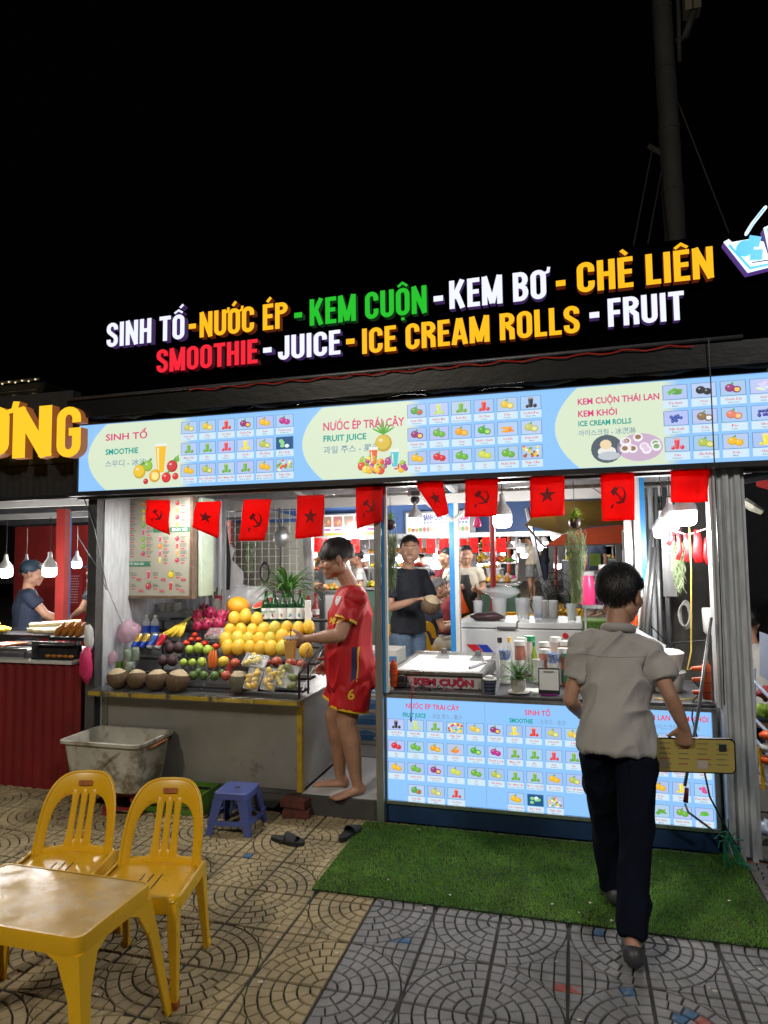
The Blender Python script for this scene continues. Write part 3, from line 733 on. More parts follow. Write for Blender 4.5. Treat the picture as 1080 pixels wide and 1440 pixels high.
def letters(word, x0, x1, z, h, col, label, off=.035, y=4.03, gap=0, cat='lit letters', name='lit_word'):
    t = thing(name, label, cat, ((x0 + x1) / 2, y, z), group='lit channel letters over the kiosk')
    stroke_word(t, word, x0, x1, z, h, y, .05, list(LM[col]))
    return t
def dash(x0, x1, z, col, label):
    mb = MB(); mb.m(0).box(x0, x1, 4.029, 4.031, z, z + .034); mb.m(1).box(x0, x1, 4.031, 4.09, z + .0005, z + .0335)
    tag(build(mb, 'lit_dash', list(LM[col])), label, 'lit dash', 'lit channel letters over the kiosk')
letters('SINH TỐ', -3.205, -2.565, 3.150, .178, 'w', 'white lit word SINH TỐ at the left end of the upper row')
dash(-2.53, -2.475, 3.215, 'y', 'yellow lit dash between the words SINH TỐ and NƯỚC ÉP')
letters('NƯỚC ÉP', -2.445, -1.782, 3.145, .178, 'y', 'yellow lit words NƯỚC ÉP in the upper row')
dash(-1.735, -1.68, 3.205, 'g', 'green lit dash just before the words KEM CUỘN')
letters('KEM CUỘN', -1.625, -.835, 3.140, .178, 'g', 'green lit words KEM CUỘN in the upper row')
dash(-.79, -.73, 3.205, 'w', 'white lit dash between the words KEM CUỘN and KEM BƠ')
letters('KEM BƠ', -.69, -.102, 3.145, .18, 'w', 'white lit words KEM BƠ in the upper row')
dash(-.045, .01, 3.21, 'y', 'yellow lit dash between the words KEM BƠ and CHÈ LIÊN')
letters('CHÈ LIÊN', .076, .815, 3.155, .182, 'y', 'yellow lit words CHÈ LIÊN at the right end of the upper row')
letters('SMOOTHIE', -2.786, -2.003, 2.925, .166, 'r', 'red lit word SMOOTHIE at the left end of the lower row')
dash(-1.962, -1.90, 2.99, 'w', 'white lit dash between the words SMOOTHIE and JUICE')
letters('JUICE', -1.853, -1.412, 2.930, .162, 'w', 'white lit word JUICE in the lower row')
dash(-1.372, -1.315, 2.99, 'y', 'yellow lit dash between the words JUICE and ICE CREAM ROLLS')
letters('ICE CREAM ROLLS', -1.265, .083, 2.915, .166, 'y', 'yellow lit words ICE CREAM ROLLS in the lower row')
dash(.14, .195, 2.995, 'w', 'white lit dash between the words ICE CREAM ROLLS and FRUIT')
letters('FRUIT', .243, .655, 2.931, .168, 'w', 'white lit word FRUIT at the right end of the lower row')
# neon cup with spoon
cupm = [mat('neon_white', (.3, .3, .3), .3, em=(.75, .88, 1), es=1.2), mat('neon_blue', (.1, .3, .5), .3, em=(.03, .50, .95), es=1.0), mat('neon_side', (.1, .1, .1), .4, em=(.15, .06, .36), es=.6, sample=False)]
nc = thing('lit_cup_emblem', 'lit white and blue dessert cup emblem with spoon right of CHÈ LIÊN', 'lit emblem', (1.017,4.03,3.17), group='lit channel letters over the kiosk')
cupP = [(0.874,4.03,3.354), (0.9,4.03,3.366), (1.012,4.03,3.212), (1.104,4.03,3.215), (1.078,4.03,3.406), (1.11,4.03,3.417), (1.145,4.03,3.186), (0.988,4.03,3.162)]
def xz(p, k=1): return [(q[0], q[2]) for q in p]
part(nc, 'cup_outline', [cupm[0], cupm[2]], lambda m: (m.m(1).prism(xz(cupP), 'y', 4.04, 4.10), m.m(0).prism(xz(cupP), 'y', 4.03, 4.039)))
inn = [(0.903,4.03,3.333), (1,4.03,3.189), (1.124,4.03,3.2), (1.091,4.03,3.396), (1.102,4.03,3.398), (1.134,4.03,3.191), (0.996,4.03,3.177), (0.895,4.03,3.326)]
part(nc, 'cup_line', cupm[1], lambda m: m.prism(xz(inn), 'y', 4.022, 4.029))
ci = [(0.918,4.03,3.347), (1.025,4.03,3.352), (1.074,4.03,3.325), (1.097,4.03,3.224), (1.012,4.03,3.22)]
part(nc, 'cup_filling', cupm[0], lambda m: m.prism(xz(ci), 'y', 4.031, 4.038))
part(nc, 'scoop', cupm[1], lambda m: m.prism([(q[0] + .045 * math.cos(a * PI / 8), q[2] + .045 * math.sin(a * PI / 8)) for q in [(0.977,4.03,3.298)] for a in range(16)], 'y', 4.018, 4.028))
for a_, rot_ in (((1.025,4.03,3.332), .3), ((1.032,4.03,3.254), .1)):
    part(nc, 'ice_cube', cupm[1], lambda m: m.cb((a_[0], 4.022, a_[2]), (.06, .01, .055), ry=rot_))
part(nc, 'spoon', [cupm[0]], lambda m: m.tube([(0.991,4.03,3.386), (1.022,4.03,3.435), (1.09,4.03,3.518)], [(.026, .01), (.022, .01), (.016, .01)], 8, caps='r'))
part(nc, 'spoon_line', [cupm[1]], lambda m: m.tube([(0.996,4.018,3.388), (1.027,4.018,3.44), (1.079,4.018,3.505)], [(.011, .004), (.010, .004), (.007, .004)], 8, caps='r'))

# ------------------------------------------------------------------ rolled awning and rail above the menu light box
aw = thing('rolled_awning', 'wrinkled black rolled awning with a steel rail above the menu light box', 'awning', (-1, 3.9, 2.66))
dm('tarp', (.0035, .0035, .004), .4, spec=.3, bump=.5, bs=9, stretch=(1, 2, 2))
def roll(m):
    n = 70; vs = []
    pts = [(-3.38 + i * (4.45 / n), 3.93 + .012 * math.sin(i * 1.3), 2.645 + .01 * math.sin(i * .7) + .008 * rnd.random()) for i in range(n + 1)]
    m.tube(pts, [(.055 + .012 * rnd.random(), .05 + .01 * rnd.random()) for _ in pts], 12, ref=(0, 1, 0))
part(aw, 'tarp_roll', 'tarp', roll, smooth=True)
part(aw, 'rail', 'aludark', lambda m: m.tube([(-3.36, 3.84, 2.735), (.90, 3.84, 2.745)], .012, 8), smooth=True)
part(aw, 'valance', 'tarp', lambda m: m.box(-3.38, 1.05, 3.85, 3.855, 2.60, 2.73))
dm('redwire', (.5, .03, .02), .4)
part(aw, 'wire', 'redwire', lambda m: m.tube([(-2.4 + i * .06, 3.835 - .006 * math.sin(i * 2.1), 2.722 + .008 * math.sin(i * 1.7)) for i in range(52)], .004, 5))
tag(build(MB().tube([(.735, 3.83, 2.75), (.737, 3.85, 1.3), (.735, 3.87, .82)], .0035, 5), 'awning_cord', 'black'), 'thin cord tied to the awning rail beside the fluted post', 'cord')

# ------------------------------------------------------------------ street pole with cabinet and guy wires
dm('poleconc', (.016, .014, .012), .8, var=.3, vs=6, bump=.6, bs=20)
pole = thing('utility_pole', 'tall weathered utility pole rising into the night sky behind the sign', 'utility pole', (.95, 6, 0))
def polef(m):
    pts, rr_ = [], []
    for i in range(34):
        z = i * .27; pts.append((.985 - z * .013, 6, z)); rr_.append(.100 - z * .0035 + (.004 if i % 2 else 0))
    m.tube(pts, rr_, 14)
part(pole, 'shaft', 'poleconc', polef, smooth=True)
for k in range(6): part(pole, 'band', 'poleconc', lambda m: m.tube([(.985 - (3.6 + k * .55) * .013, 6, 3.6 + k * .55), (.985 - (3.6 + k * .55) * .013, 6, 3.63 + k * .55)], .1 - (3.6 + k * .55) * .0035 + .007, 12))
part(pole, 'conduit', 'poleconc', lambda m: m.tube([(1.02, 5.93, 9), (1.02, 5.93, 6.2), (1.01, 5.92, 5.8)], .018, 8), smooth=True)
part(pole, 'cabinet', mat('cabinet', (.07, .06, .04), .6, var=.2, vs=6), lambda m: (m.box(1.06, 1.12, 5.85, 5.98, 6.2, 7.4), m.box(1.126, 1.19, 5.85, 5.98, 6.2, 7.4)), bev=.008)
part(pole, 'cabinet_foot', 'poleconc', lambda m: m.tube([(1.13, 5.9, 6.2), (1.06, 5.9, 6.0), (1.0, 5.95, 6.02)], .03, 8), smooth=True)
for a_, b_ in (((0.781,6,5.146), (0.484,5.2,3.79)), ((0.841,6,4.91), (0.578,5.2,3.75)), ((0.97,6,5.591), (1.48,6.5,4.418))):
    part(pole, 'guy_wire', 'poleconc', lambda m: m.tube([a_, b_], .006, 4))
part(pole, 'bracket', 'poleconc', lambda m: m.tube([(0.746,6,5.152), (0.847,6,5.069)], .02, 6))


# ================================================================== RED FLAGS UNDER THE SIGN
dm('flagred', (.95, .012, .012), .7, tl=.6, var=.06, vs=6, em=(1, .02, .02), es=0)
dm('emblem', (.22, .006, .01), .7)
dm('emblemgold', (.45, .12, .02), .7)
def star(cx, cz, r, rot=0):
    return [(cx + (r if i % 2 == 0 else r * .40) * math.sin(rot + i * PI / 5), cz + (r if i % 2 == 0 else r * .40) * math.cos(rot + i * PI / 5)) for i in range(10)]
def sickle(s):
    out = []
    for i in range(11):
        a = math.radians(100 - i * 22); out.append((s * math.cos(a) * 1.0 + s * .1, s * math.sin(a)))
    for i in range(11):
        a = math.radians(100 - (10 - i) * 22); r = s * (.66 + .30 * (abs(5 - (10 - i)) / 5) ** 1.5); out.append((r * math.cos(a) + s * .12, r * math.sin(a) + s * .10))
    return out
FLM = [
    ([(-2.812, 2.022), (-2.622, 2.015), (-2.63, 1.778), (-2.821, 1.856)], 'h', 'torn edge, in front of the paper menu board'),
    ([(-2.43, 1.994), (-2.238, 1.992), (-2.263, 1.742), (-2.45, 1.827)], 's', 'curled corner, second from the left'),
    ([(-2.066, 1.996), (-1.872, 1.993), (-1.912, 1.726), (-2.101, 1.725)], 'h', 'slanting before the wire mesh'),
    ([(-1.687, 2.01), (-1.502, 2.007), (-1.513, 1.745), (-1.708, 1.731)], 's', 'just left of the footballer'),
    ([(-1.297, 2.049), (-1.116, 2.046), (-1.128, 1.83), (-1.295, 1.785)], 'h', 'left of the middle post'),
    ([(-0.913, 2.055), (-0.744, 2.074), (-0.709, 1.866), (-0.775, 1.842)], 's', 'twisted, next to the camera and bulb'),
    ([(-0.602, 2.068), (-0.407, 2.076), (-0.421, 1.84), (-0.611, 1.842)], 'h', 'in front of the big lit bulb'),
    ([(-0.225, 2.081), (-0.028, 2.08), (-0.036, 1.833), (-0.228, 1.826)], 's', 'above the counter with cups, hanging flat'),
    ([(0.167, 2.079), (0.35, 2.082), (0.343, 1.798), (0.169, 1.795)], 'h', 'above the man in grey'),
    ([(0.538, 2.073), (0.733, 2.083), (0.718, 1.885), (0.531, 1.888)], 's', 'beside the fluted post'),
]
tag(build(MB().tube([(-3.3 + i * .1, 3.972, 2.066 - .006 * math.sin(i)) for i in range(43)], .003, 4), 'flag_string', 'black'), 'thin string under the light box carrying the red flags', 'string')
for i, (q, kind, where) in enumerate(FLM):
    (x0, z0), (x1, z1), (x2, z2), (x3, z3) = q
    ph = i * 1.7
    def fp(u, v, dy=0):
        x = (x0 * (1 - u) + x1 * u) * (1 - v) + (x3 * (1 - u) + x2 * u) * v; z = (z0 * (1 - u) + z1 * u) * (1 - v) + (z3 * (1 - u) + z2 * u) * v
        return (x, 3.965 + dy + .010 * math.sin(u * 5 + ph + v * 2) * (.3 + v) + .006 * math.sin(v * 7 + ph), z)
    t = thing('red_flag', 'red flag with %s, %s' % ('hammer and sickle' if kind == 'h' else 'star', where), 'flag', fp(.5, 0), group='red flags hanging under the light box')
    m = MB(); n = 10
    m.add([fp(a / n, b / n) for b in range(n + 1) for a in range(n + 1)], [(b * (n + 1) + a, (b + 1) * (n + 1) + a, (b + 1) * (n + 1) + a + 1, b * (n + 1) + a + 1) for a in range(n) for b in range(n)])
    cl = build(m, 'cloth', 'flagred', t, smooth=True)
    so = cl.modifiers.new('thick', 'SOLIDIFY'); so.thickness = .0012
    polys = []
    if kind == 's':
        c_ = (.5, .5 if i < 9 else .0); r_ = .26 if i < 9 else .20
        st = star(c_[0], -c_[1], r_); st = [(a, -b) for a, b in st]
        cen = (c_[0], c_[1]); polys = [[cen, st[k], st[(k + 1) % 10]] for k in range(10)]
        polys = [[(a, c_[1] + (b - c_[1]) * .78) for a, b in p] for p in polys]
    else:
        sk = sickle(.22); sk = [(.50 + a, .50 - b * .80) for a, b in sk]
        for k in range(10): polys.append([sk[k], sk[k + 1], sk[20 - k], sk[21 - k]])
        ca, sa = math.cos(.78), math.sin(.78)
        def R2(p): return [(.5 + (a * ca - b * sa), .5 + (a * sa + b * ca) * .8) for a, b in p]
        polys += [R2([(-.11, -.03), (.26, -.03), (.26, .03), (-.11, .03)]), R2([(-.22, -.10), (-.10, -.12), (-.09, .10), (-.22, .09)])]
        polys += [[(a, b) for a, b in [(.27, .73), (.33, .66), (.37, .70), (.31, .77)]]]
    m = MB()
    for p in polys:
        fw = [fp(max(0, a), max(0, b), -.0035) for a, b in p]; m.add(fw, [tuple(range(len(fw)))])
    build(m, 'star' if kind == 's' else 'hammer_and_sickle', 'emblemgold' if i == 9 else 'emblem', t)

# ================================================================== LED BULBS (lit)
def make_bulb(name, label, r=.06, lit='ledwhite', cord=.3, power=0, group=None):
    t = thing(name, label, 'bulb', (0, 0, 0), group=group)
    part(t, 'diffuser', lit, lambda m: m.lathe([(.001, -r * 1.3), (r * .55, -r * 1.28), (r * .86, -r * 1.1), (r * .94, -r * .8), (r * .95, 0)], 20), smooth=50)
    part(t, 'housing', 'lampshell', lambda m: m.lathe([(r * .98, -.002), (r, r * .1), (r * .9, r * .45), (r * .62, r * .9), (r * .36, r * 1.25), (r * .28, r * 1.6), (r * .26, r * 2.1), (.004, r * 2.2)], 20), smooth=50)
    part(t, 'cord', 'black', lambda m: m.tube([(0, 0, r * 2.1), (.004, 0, r * 2.1 + cord * .5), (0, 0, r * 2.1 + cord)], .0035, 5))
    return t
def lamp(loc, power, r=.07, col=(1, .97, .93)):
    l = bpy.data.lights.new('bulb_light', 'POINT'); l.energy = power; l.shadow_soft_size = r; l.color = col
    o = bpy.data.objects.new('bulb_light', l); C.objects.link(o); o.location = loc
BG = 'white led bulbs hanging on cords'
b0 = make_bulb('led_bulb', 'white led bulb over the grill stall, nearest the left picture edge', group=BG)
bulbs = [((-4.446,4.42,1.553), .92, None, 30), ((-4.13,4.55,1.56), .98, 'lit bulb over the grill stall, in front of the red post', 30), ((-5.566,5.8,1.573), .92, 'smaller lit bulb behind the cap of the grill cook', 12), ((-5.269,6.2,1.605), .92, 'small lit bulb beside the shelf, nearest the kiosk post', 12),
         ((-0.463,4.7,1.893), 1.15, 'large lit bulb behind the hammer flag, over the cups', 19), ((-1.13,4.9,1.903), .95, 'lit bulb below the white security camera', 17), ((0.548,4.55,1.773), .85, 'lowest lit bulb of the trio by the fluted post', 14), ((0.581,4.4,1.827), .98, 'middle lit bulb of the trio by the fluted post', 14), ((0.644,4.25,1.859), 1.15, 'lit bulb of the trio nearest the fluted post', 22)]
for i, (p, s, lb, pw) in enumerate(bulbs):
    if i == 0: b0.location = p; b0.scale = (s,) * 3; b0.children[2].scale = (1, 1, 1)
    else: dup(b0, p, label=lb, scale=s)
    lamp((p[0], p[1] - .0, p[2] - .13 * s), pw)
# unseen tube lamp, added behind the header beam to light fruit and flags
tl_ = thing('added_tube_lamp', 'unseen tube lamp added behind the header beam to light the fruit', 'tube lamp', (-2.4, 4.12, 2.08))
part(tl_, 'holder', 'whitepaint', lambda m: m.box(-2.85, -1.95, 4.10, 4.14, 2.075, 2.10)); part(tl_, 'tube', 'ledwhite', lambda m: m.tube([(-2.83, 4.12, 2.063), (-1.97, 4.12, 2.063)], .011, 8))
l = bpy.data.lights.new('added_tube_light', 'AREA'); l.shape = 'RECTANGLE'; l.size = .9; l.size_y = .05; l.energy = 17; l.color = (1, .98, .94)
o = bpy.data.objects.new('added_tube_light', l); C.objects.link(o); o.location = (-2.4, 4.12, 2.045); o.rotation_euler = (math.radians(8), 0, 0)

# ================================================================== PAPER MENU BOARD INSIDE THE KIOSK
bd = thing('paper_menu_board', 'cream paper menu board in a brown frame hanging at the left inside wall', 'menu board', (-3.0, 4.4, 1.35))
dm('brownframe', (.14, .09, .06), .5, var=.3, vs=20); dm('cream', (.34, .335, .27), .5, var=.05, vs=4)
BX0, BX1, BZ0, BZ1 = -3.305, -2.705, 1.345, 2.075
part(bd, 'board', 'cream', lambda m: m.box(BX0, BX1, 4.352, 4.40, BZ0, BZ1))
part(bd, 'frame', 'brownframe', lambda m: (m.box(BX0 - .022, BX0, 4.345, 4.41, BZ0 - .022, BZ1), m.box(BX1, BX1 + .022, 4.345, 4.41, BZ0 - .022, BZ1), m.box(BX0, BX1, 4.345, 4.41, BZ0 - .022, BZ0)))
part(bd, 'side_sheet', mat('greenish', (.45, .55, .42), .5, var=.15, vs=8), lambda m: m.box(BX1 + .023, BX1 + .05, 4.42, 4.6, BZ0 - .01, BZ1), bev=.006)
P = Print(4.3518)
for r in range(11):
    for c in range(4):
        if r > 8 and c == 3: continue
        if r < 9 and (z_ := BZ1 - .045 - r * .053) and ((c < 2 and 1.55 < z_ < 1.61) or (c > 1 and 1.80 < z_ < 1.86)): continue
        w4 = .145; cx = BX0 + .055 + c * w4; z = BZ1 - .045 - r * .053
        if r >= 9: w4 = .19; cx = BX0 + .06 + c * w4; z = 1.50 - (r - 9) * .085
        col = pr.choice([(.75, .25, .04), (.65, .5, .03), (.45, .05, .05), (.22, .4, .04), (.5, .05, .1)])
        k = .018 if r < 9 else .026
        (fruit if pr.random() < .6 else (lambda P, x, z, r_, c_, L: cup(P, x, z, r_ * 2.4, c_, L)))(P, cx, z, k, col, 2)
        for j in range(3): P.rect(cx + k * 1.4, z + .012 - j * .009, cx + k * 1.4 + pr.uniform(.03, .06), z + .017 - j * .009, (.16, .18, .15), 1)
        P.rect(cx + k * 1.5 + .005, z - .026, cx + k * 1.5 + .035, z - .017, (.55, .06, .08), 1)
GB = (.03, .18, .10)
P.rect(-3.02, 1.815, BX1 - .004, 1.85, GB, 6); P.text('SINH TỐ', -2.86, 1.822, .02, (.8, .85, .8), 8, .02, .13)
P.poly([(BX0 + .006, 1.565), (-3.035, 1.565), (-3.05, 1.583), (-3.035, 1.60), (BX0 + .006, 1.60)], GB, 6); P.text('SINH TỐ TRÁI CÂY', BX0 + .025, 1.574, .016, (.8, .85, .8), 8, .02, .19)
for x, z, s in ((-3.16, 1.455, '40k'), (-2.95, 1.455, '40k'), (-2.78, 1.455, '40k'), (-3.14, 1.37, '50k'), (-2.96, 1.37, '50k'), (-2.79, 1.37, '45k')): P.text(s, x, z, .022, (.6, .06, .12), 8, .02)
P.build('print', bd, 'paper')

# ================================================================== FRUIT COUNTER
fc = thing('fruit_counter', 'stainless fruit counter cabinet with yellow taped edges at the kiosk front', 'counter', (-2.45, 4.3, .12))
part(fc, 'cabinet', 'steelpanel', lambda m: m.box(-3.20, -1.705, 4.055, 4.85, .13, .698), bev=.003)
part(fc, 'counter_top', 'steel', lambda m: m.box(-3.23, -1.665, 3.935, 4.86, .70, .722), bev=.002)
for i, (a, b_) in enumerate(((-3.228, -3.13), (-3.10, -2.90), (-2.88, -2.62), (-2.58, -2.30), (-2.27, -1.98), (-1.97, -1.68))):
    part(fc, 'edge_tape', 'yellowtape' if i % 3 != 1 else mat('tapeworn', (.45, .33, .06), .6, var=.3, vs=25, dirt=(.1, .09, .07), ds=12, dt=.47), lambda m: m.box(a, b_, 3.928, 3.934, .690, .714))
part(fc, 'edge_lip', 'steel', lambda m: m.box(-3.23, -1.665, 3.9345, 3.95, .682, .6995))
part(fc, 'corner_strip', 'yellowtape', lambda m: (m.box(-1.735, -1.703, 4.048, 4.054, .12, .69), m.box(-1.7035, -1.699, 4.048, 4.09, .12, .69)))
part(fc, 'corner_strip', 'steel', lambda m: m.box(-3.205, -3.16, 4.045, 4.053, .12, .69))
part(fc, 'bottom_rail', 'steel', lambda m: m.box(-3.20, -1.705, 4.06, 4.10, .10, .128))
for x in (-3.12, -1.80):
    for y in (4.12, 4.75): part(fc, 'foot', 'rust', lambda m: m.box(x - .025, x + .025, y - .025, y + .025, -.005, .12))
part(fc, 'caster', 'redplastic', lambda m: m.cb((-1.72, 4.62, .17), (.03, .04, .04)), bev=.01)
# stepped shelves
TIER = [(4.10, .765), (4.21, .825), (4.33, .905), (4.45, 1.0), (4.55, 1.08), (4.68, 1.16)]
sh = thing('stepped_fruit_rack', 'dark stepped rack rising behind the coconuts on the fruit counter', 'rack', (-2.4, 4.4, .722))
for y, z in TIER: part(sh, 'shelf', 'blackrough', lambda m: m.box(-3.16 if z < 1.1 else -3.05, -1.69, y - .055, y + .06, z - .02, z - .006))
for x in (-3.16, -2.42, -1.70):
    part(sh, 'side_rail', 'steel', lambda m: m.tube([(x, 4.04, .74), (x, 4.75, 1.17)], .006, 6))
    part(sh, 'leg', 'black', lambda m: m.tube([(x, 4.7, .722), (x, 4.7, 1.2)], .008, 6))
part(sh, 'end_bar', 'whitepaint', lambda m: m.tube([(-1.639,4.02,1.032), (-1.708,4.02,0.86)], .005, 6))
part(sh, 'end_frame', 'black', lambda m: (m.tube([(-1.675, 3.95, .73), (-1.675, 3.95, .88), (-1.675, 4.4, 1.02)], .008, 6), m.tube([(-1.675, 4.1, .73), (-1.675, 4.1, .93)], .007, 6)))

def fruitmesh(name, r, prof, matn, n=16, extra=None):
    """profile (radius, height) in unit size"""
    mb = MB(); mb.lathe([(a * r, b * r) for a, b in prof], n)
    for i, p in enumerate(mb.v): mb.v[i] = tuple(Vector(p) * (1 + .035 * noise.noise(Vector(p) * 14 + Vector((r * 99, 0, 0)))))
    if extra: extra(mb)
    return mb
def ball(el=1., n=9, shift=0.): return [(math.cos(-PI / 2 + PI * i / n) * (1 + shift * math.sin(-PI / 2 + PI * i / n)) + 1e-4, math.sin(-PI / 2 + PI * i / n) * el) for i in range(n + 1)]
dm('mango', (.80, .50, .045), .42, var=.16, vs=14, dirt=(.62, .55, .08), ds=9, dt=.6, sss=.05); dm('mango_green', (.68, .55, .07), .42, var=.15, vs=14, dirt=(.42, .45, .06), ds=8, dt=.55)
dm('guava', (.42, .56, .08), .45, var=.2, vs=14, bump=.3, bs=60); dm('smallgreen', (.09, .16, .035), .4, var=.3, vs=18, bump=.3, bs=80)
dm('avodark', (.055, .025, .03), .4, var=.5, vs=18, bump=.6, bs=90); dm('tomato', (.72, .05, .02), .25, var=.1, vs=8); dm('peach', (.50, .10, .06), .4, var=.4, vs=16, dirt=(.6, .3, .08), ds=12, dt=.56)
dm('coconut', (.13, .08, .042), .75, var=.45, vs=9, stretch=(1, 1, .35), bump=.8, bs=50, dirt=(.06, .04, .03), ds=8, dt=.58); dm('coconutcut', (.46, .36, .22), .7, var=.2, vs=20); dm('coconutgreen', (.13, .12, .08), .7, var=.4, vs=12, bump=.5, bs=50)
dm('dragon', (.50, .03, .12), .4, var=.35, vs=16); dm('dragonleaf', (.55, .10, .16), .45, var=.3, vs=20); dm('dragongreen', (.3, .35, .08), .5)
dm('banana', (.82, .60, .05), .45, var=.15, vs=20, dirt=(.12, .07, .02), ds=14, dt=.68); dm('bananagreen', (.16, .17, .04), .6); dm('orangefruit', (.86, .38, .02), .45, var=.12, vs=14, bump=.2, bs=70)
dm('papaya', (.72, .16, .03), .45, var=.2, vs=14); dm('melonyellow', (.75, .55, .06), .4, var=.15, vs=14)
MANGO = [(1e-4, -1.14), (.42, -1.08), (.75, -.85), (.94, -.45), (1.0, 0), (.92, .42), (.70, .80), (.42, 1.04), (.15, 1.14), (1e-4, 1.15)]
mcount = [0]
def px_obj(name, p, mb, m, label, cat, group=None, smooth=True, rot=None, parts=None):
    pass
_proto = {}
def put(kind, name, p, r, label, cat, group, mats, mk, sx=(1, 1, 1), rot=None, smooth=True):
    r = r * 1.15
    """p = centre of the fruit"""
    if kind not in _proto:
        mb = mk(); me = bpy.data.meshes.new(name); me.from_pydata([tuple(v) for v in mb.v], [], mb.f); me.polygons.foreach_set('material_index', mb.mi)
        for x in (mats if isinstance(mats, list) else [mats]): me.materials.append(M[x])
        if smooth: me.shade_smooth()
        _proto[kind] = me
    o = bpy.data.objects.new(name, _proto[kind]); C.objects.link(o); o.location = p; o.scale = (r * sx[0], r * sx[1], r * sx[2])
    o.rotation_euler = rot or (rnd.uniform(-.2, .2), rnd.uniform(-.2, .2), rnd.uniform(0, 6.28)); WM[o.name] = Matrix()
    return tag(o, label, cat, group)
def unit(prof, n=14, nf=1.3, am=.05):
    def f():
        mb = MB(); mb.lathe(prof, n)
        mb.v = [tuple(Vector(p) * (1 + am * noise.noise(Vector(p) * nf))) for p in mb.v]; return mb
    return f
# crop coordinates of the photograph's fruit were measured and turned into metres row by row
G = 'ripe yellow mangoes stacked in rows on the rack'
MANGOS = [[(-2.385,4.33,0.982),(-2.296,4.33,0.984),(-2.208,4.33,0.983),(-2.124,4.33,0.981),(-2.044,4.33,0.983),(-1.962,4.33,0.988),(-1.784,4.33,0.976)],[(-2.436,4.4,1.024),(-2.341,4.4,1.037),(-2.255,4.4,1.032),(-2.169,4.4,1.03),(-2.085,4.4,1.036),(-1.993,4.4,1.054),(-1.903,4.4,1.049)],[(-2.443,4.47,1.08),(-2.35,4.47,1.086),(-2.259,4.47,1.088),(-2.169,4.47,1.092),(-2.079,4.47,1.101),(-1.986,4.47,1.109),(-1.898,4.47,1.105),(-1.819,4.47,1.12)],[(-2.446,4.55,1.164),(-2.356,4.55,1.183),(-2.263,4.55,1.162)]]
def mango_label(row, i, n):
    where = ['bottom', 'second', 'third', 'top'][row]
    if i == 0: q = 'leftmost mango of the'
    elif i == n - 1: q = 'rightmost mango of the'
    else: q = ['second', 'third', 'fourth', 'fifth', 'sixth', 'seventh'][i - 1] + ' mango from the left in the'
    return 'yellow %s %s row of the mango pile' % (q, where)
for row, L_ in enumerate(MANGOS):
    for i, p in enumerate(L_):
        g_ = rnd.random() < .3
        put('mango%d' % (1 if g_ else 0), 'mango', p, rnd.uniform(.040, .045), mango_label(row, i, len(L_)), 'mango', G, 'mango_green' if g_ else 'mango', unit(MANGO), (1.0, .85, 1.0), (rnd.uniform(-.25, .1), rnd.uniform(-.22, .22), rnd.uniform(-.5, .5)))
# coconuts with pared tops
def coco_mk():
    mb = MB(); mb.lathe([(1e-4, -.95), (.45, -.88), (.8, -.62), (1.0, -.1), (.98, .3), (.84, .62)], 18); k = len(mb.f)
    mb.m(1).lathe([(.84, .62), (.62, .80), (.34, .96), (1e-4, 1.0)], 9)
    mb.v = [tuple(Vector(p) * (1 + .07 * noise.noise(Vector(p) * 1.2))) for p in mb.v]; return mb
CO = [((-3.057,4.02,0.813), 'leftmost'), ((-2.903,4.02,0.816), 'second from the left'), ((-2.746,4.02,0.831), 'third from the left'), ((-2.586,4.02,0.829), 'fourth and broadest')]
for i, (p, s) in enumerate(CO):
    put('coco', 'coconut', (p[0], p[1],   .722 + .070), [.062, .060, .064, .068][i], 'brown coconut with pared top, %s in the counter row' % s, 'coconut', 'pared coconuts in a row on the counter edge', ['coconut', 'coconutcut'], coco_mk, rot=(rnd.uniform(-.15, .15), rnd.uniform(-.15, .15), i * 1.4))
put('cocog', 'coconut', (-2.135, 4.03, .722 + .076), .058, 'dark grey-green coconut standing between the small avocados and the fruit packs', 'coconut', None, ['coconutgreen', 'coconutcut'], coco_mk, (.95, .95, 1.15), rot=(0, 0, 0))
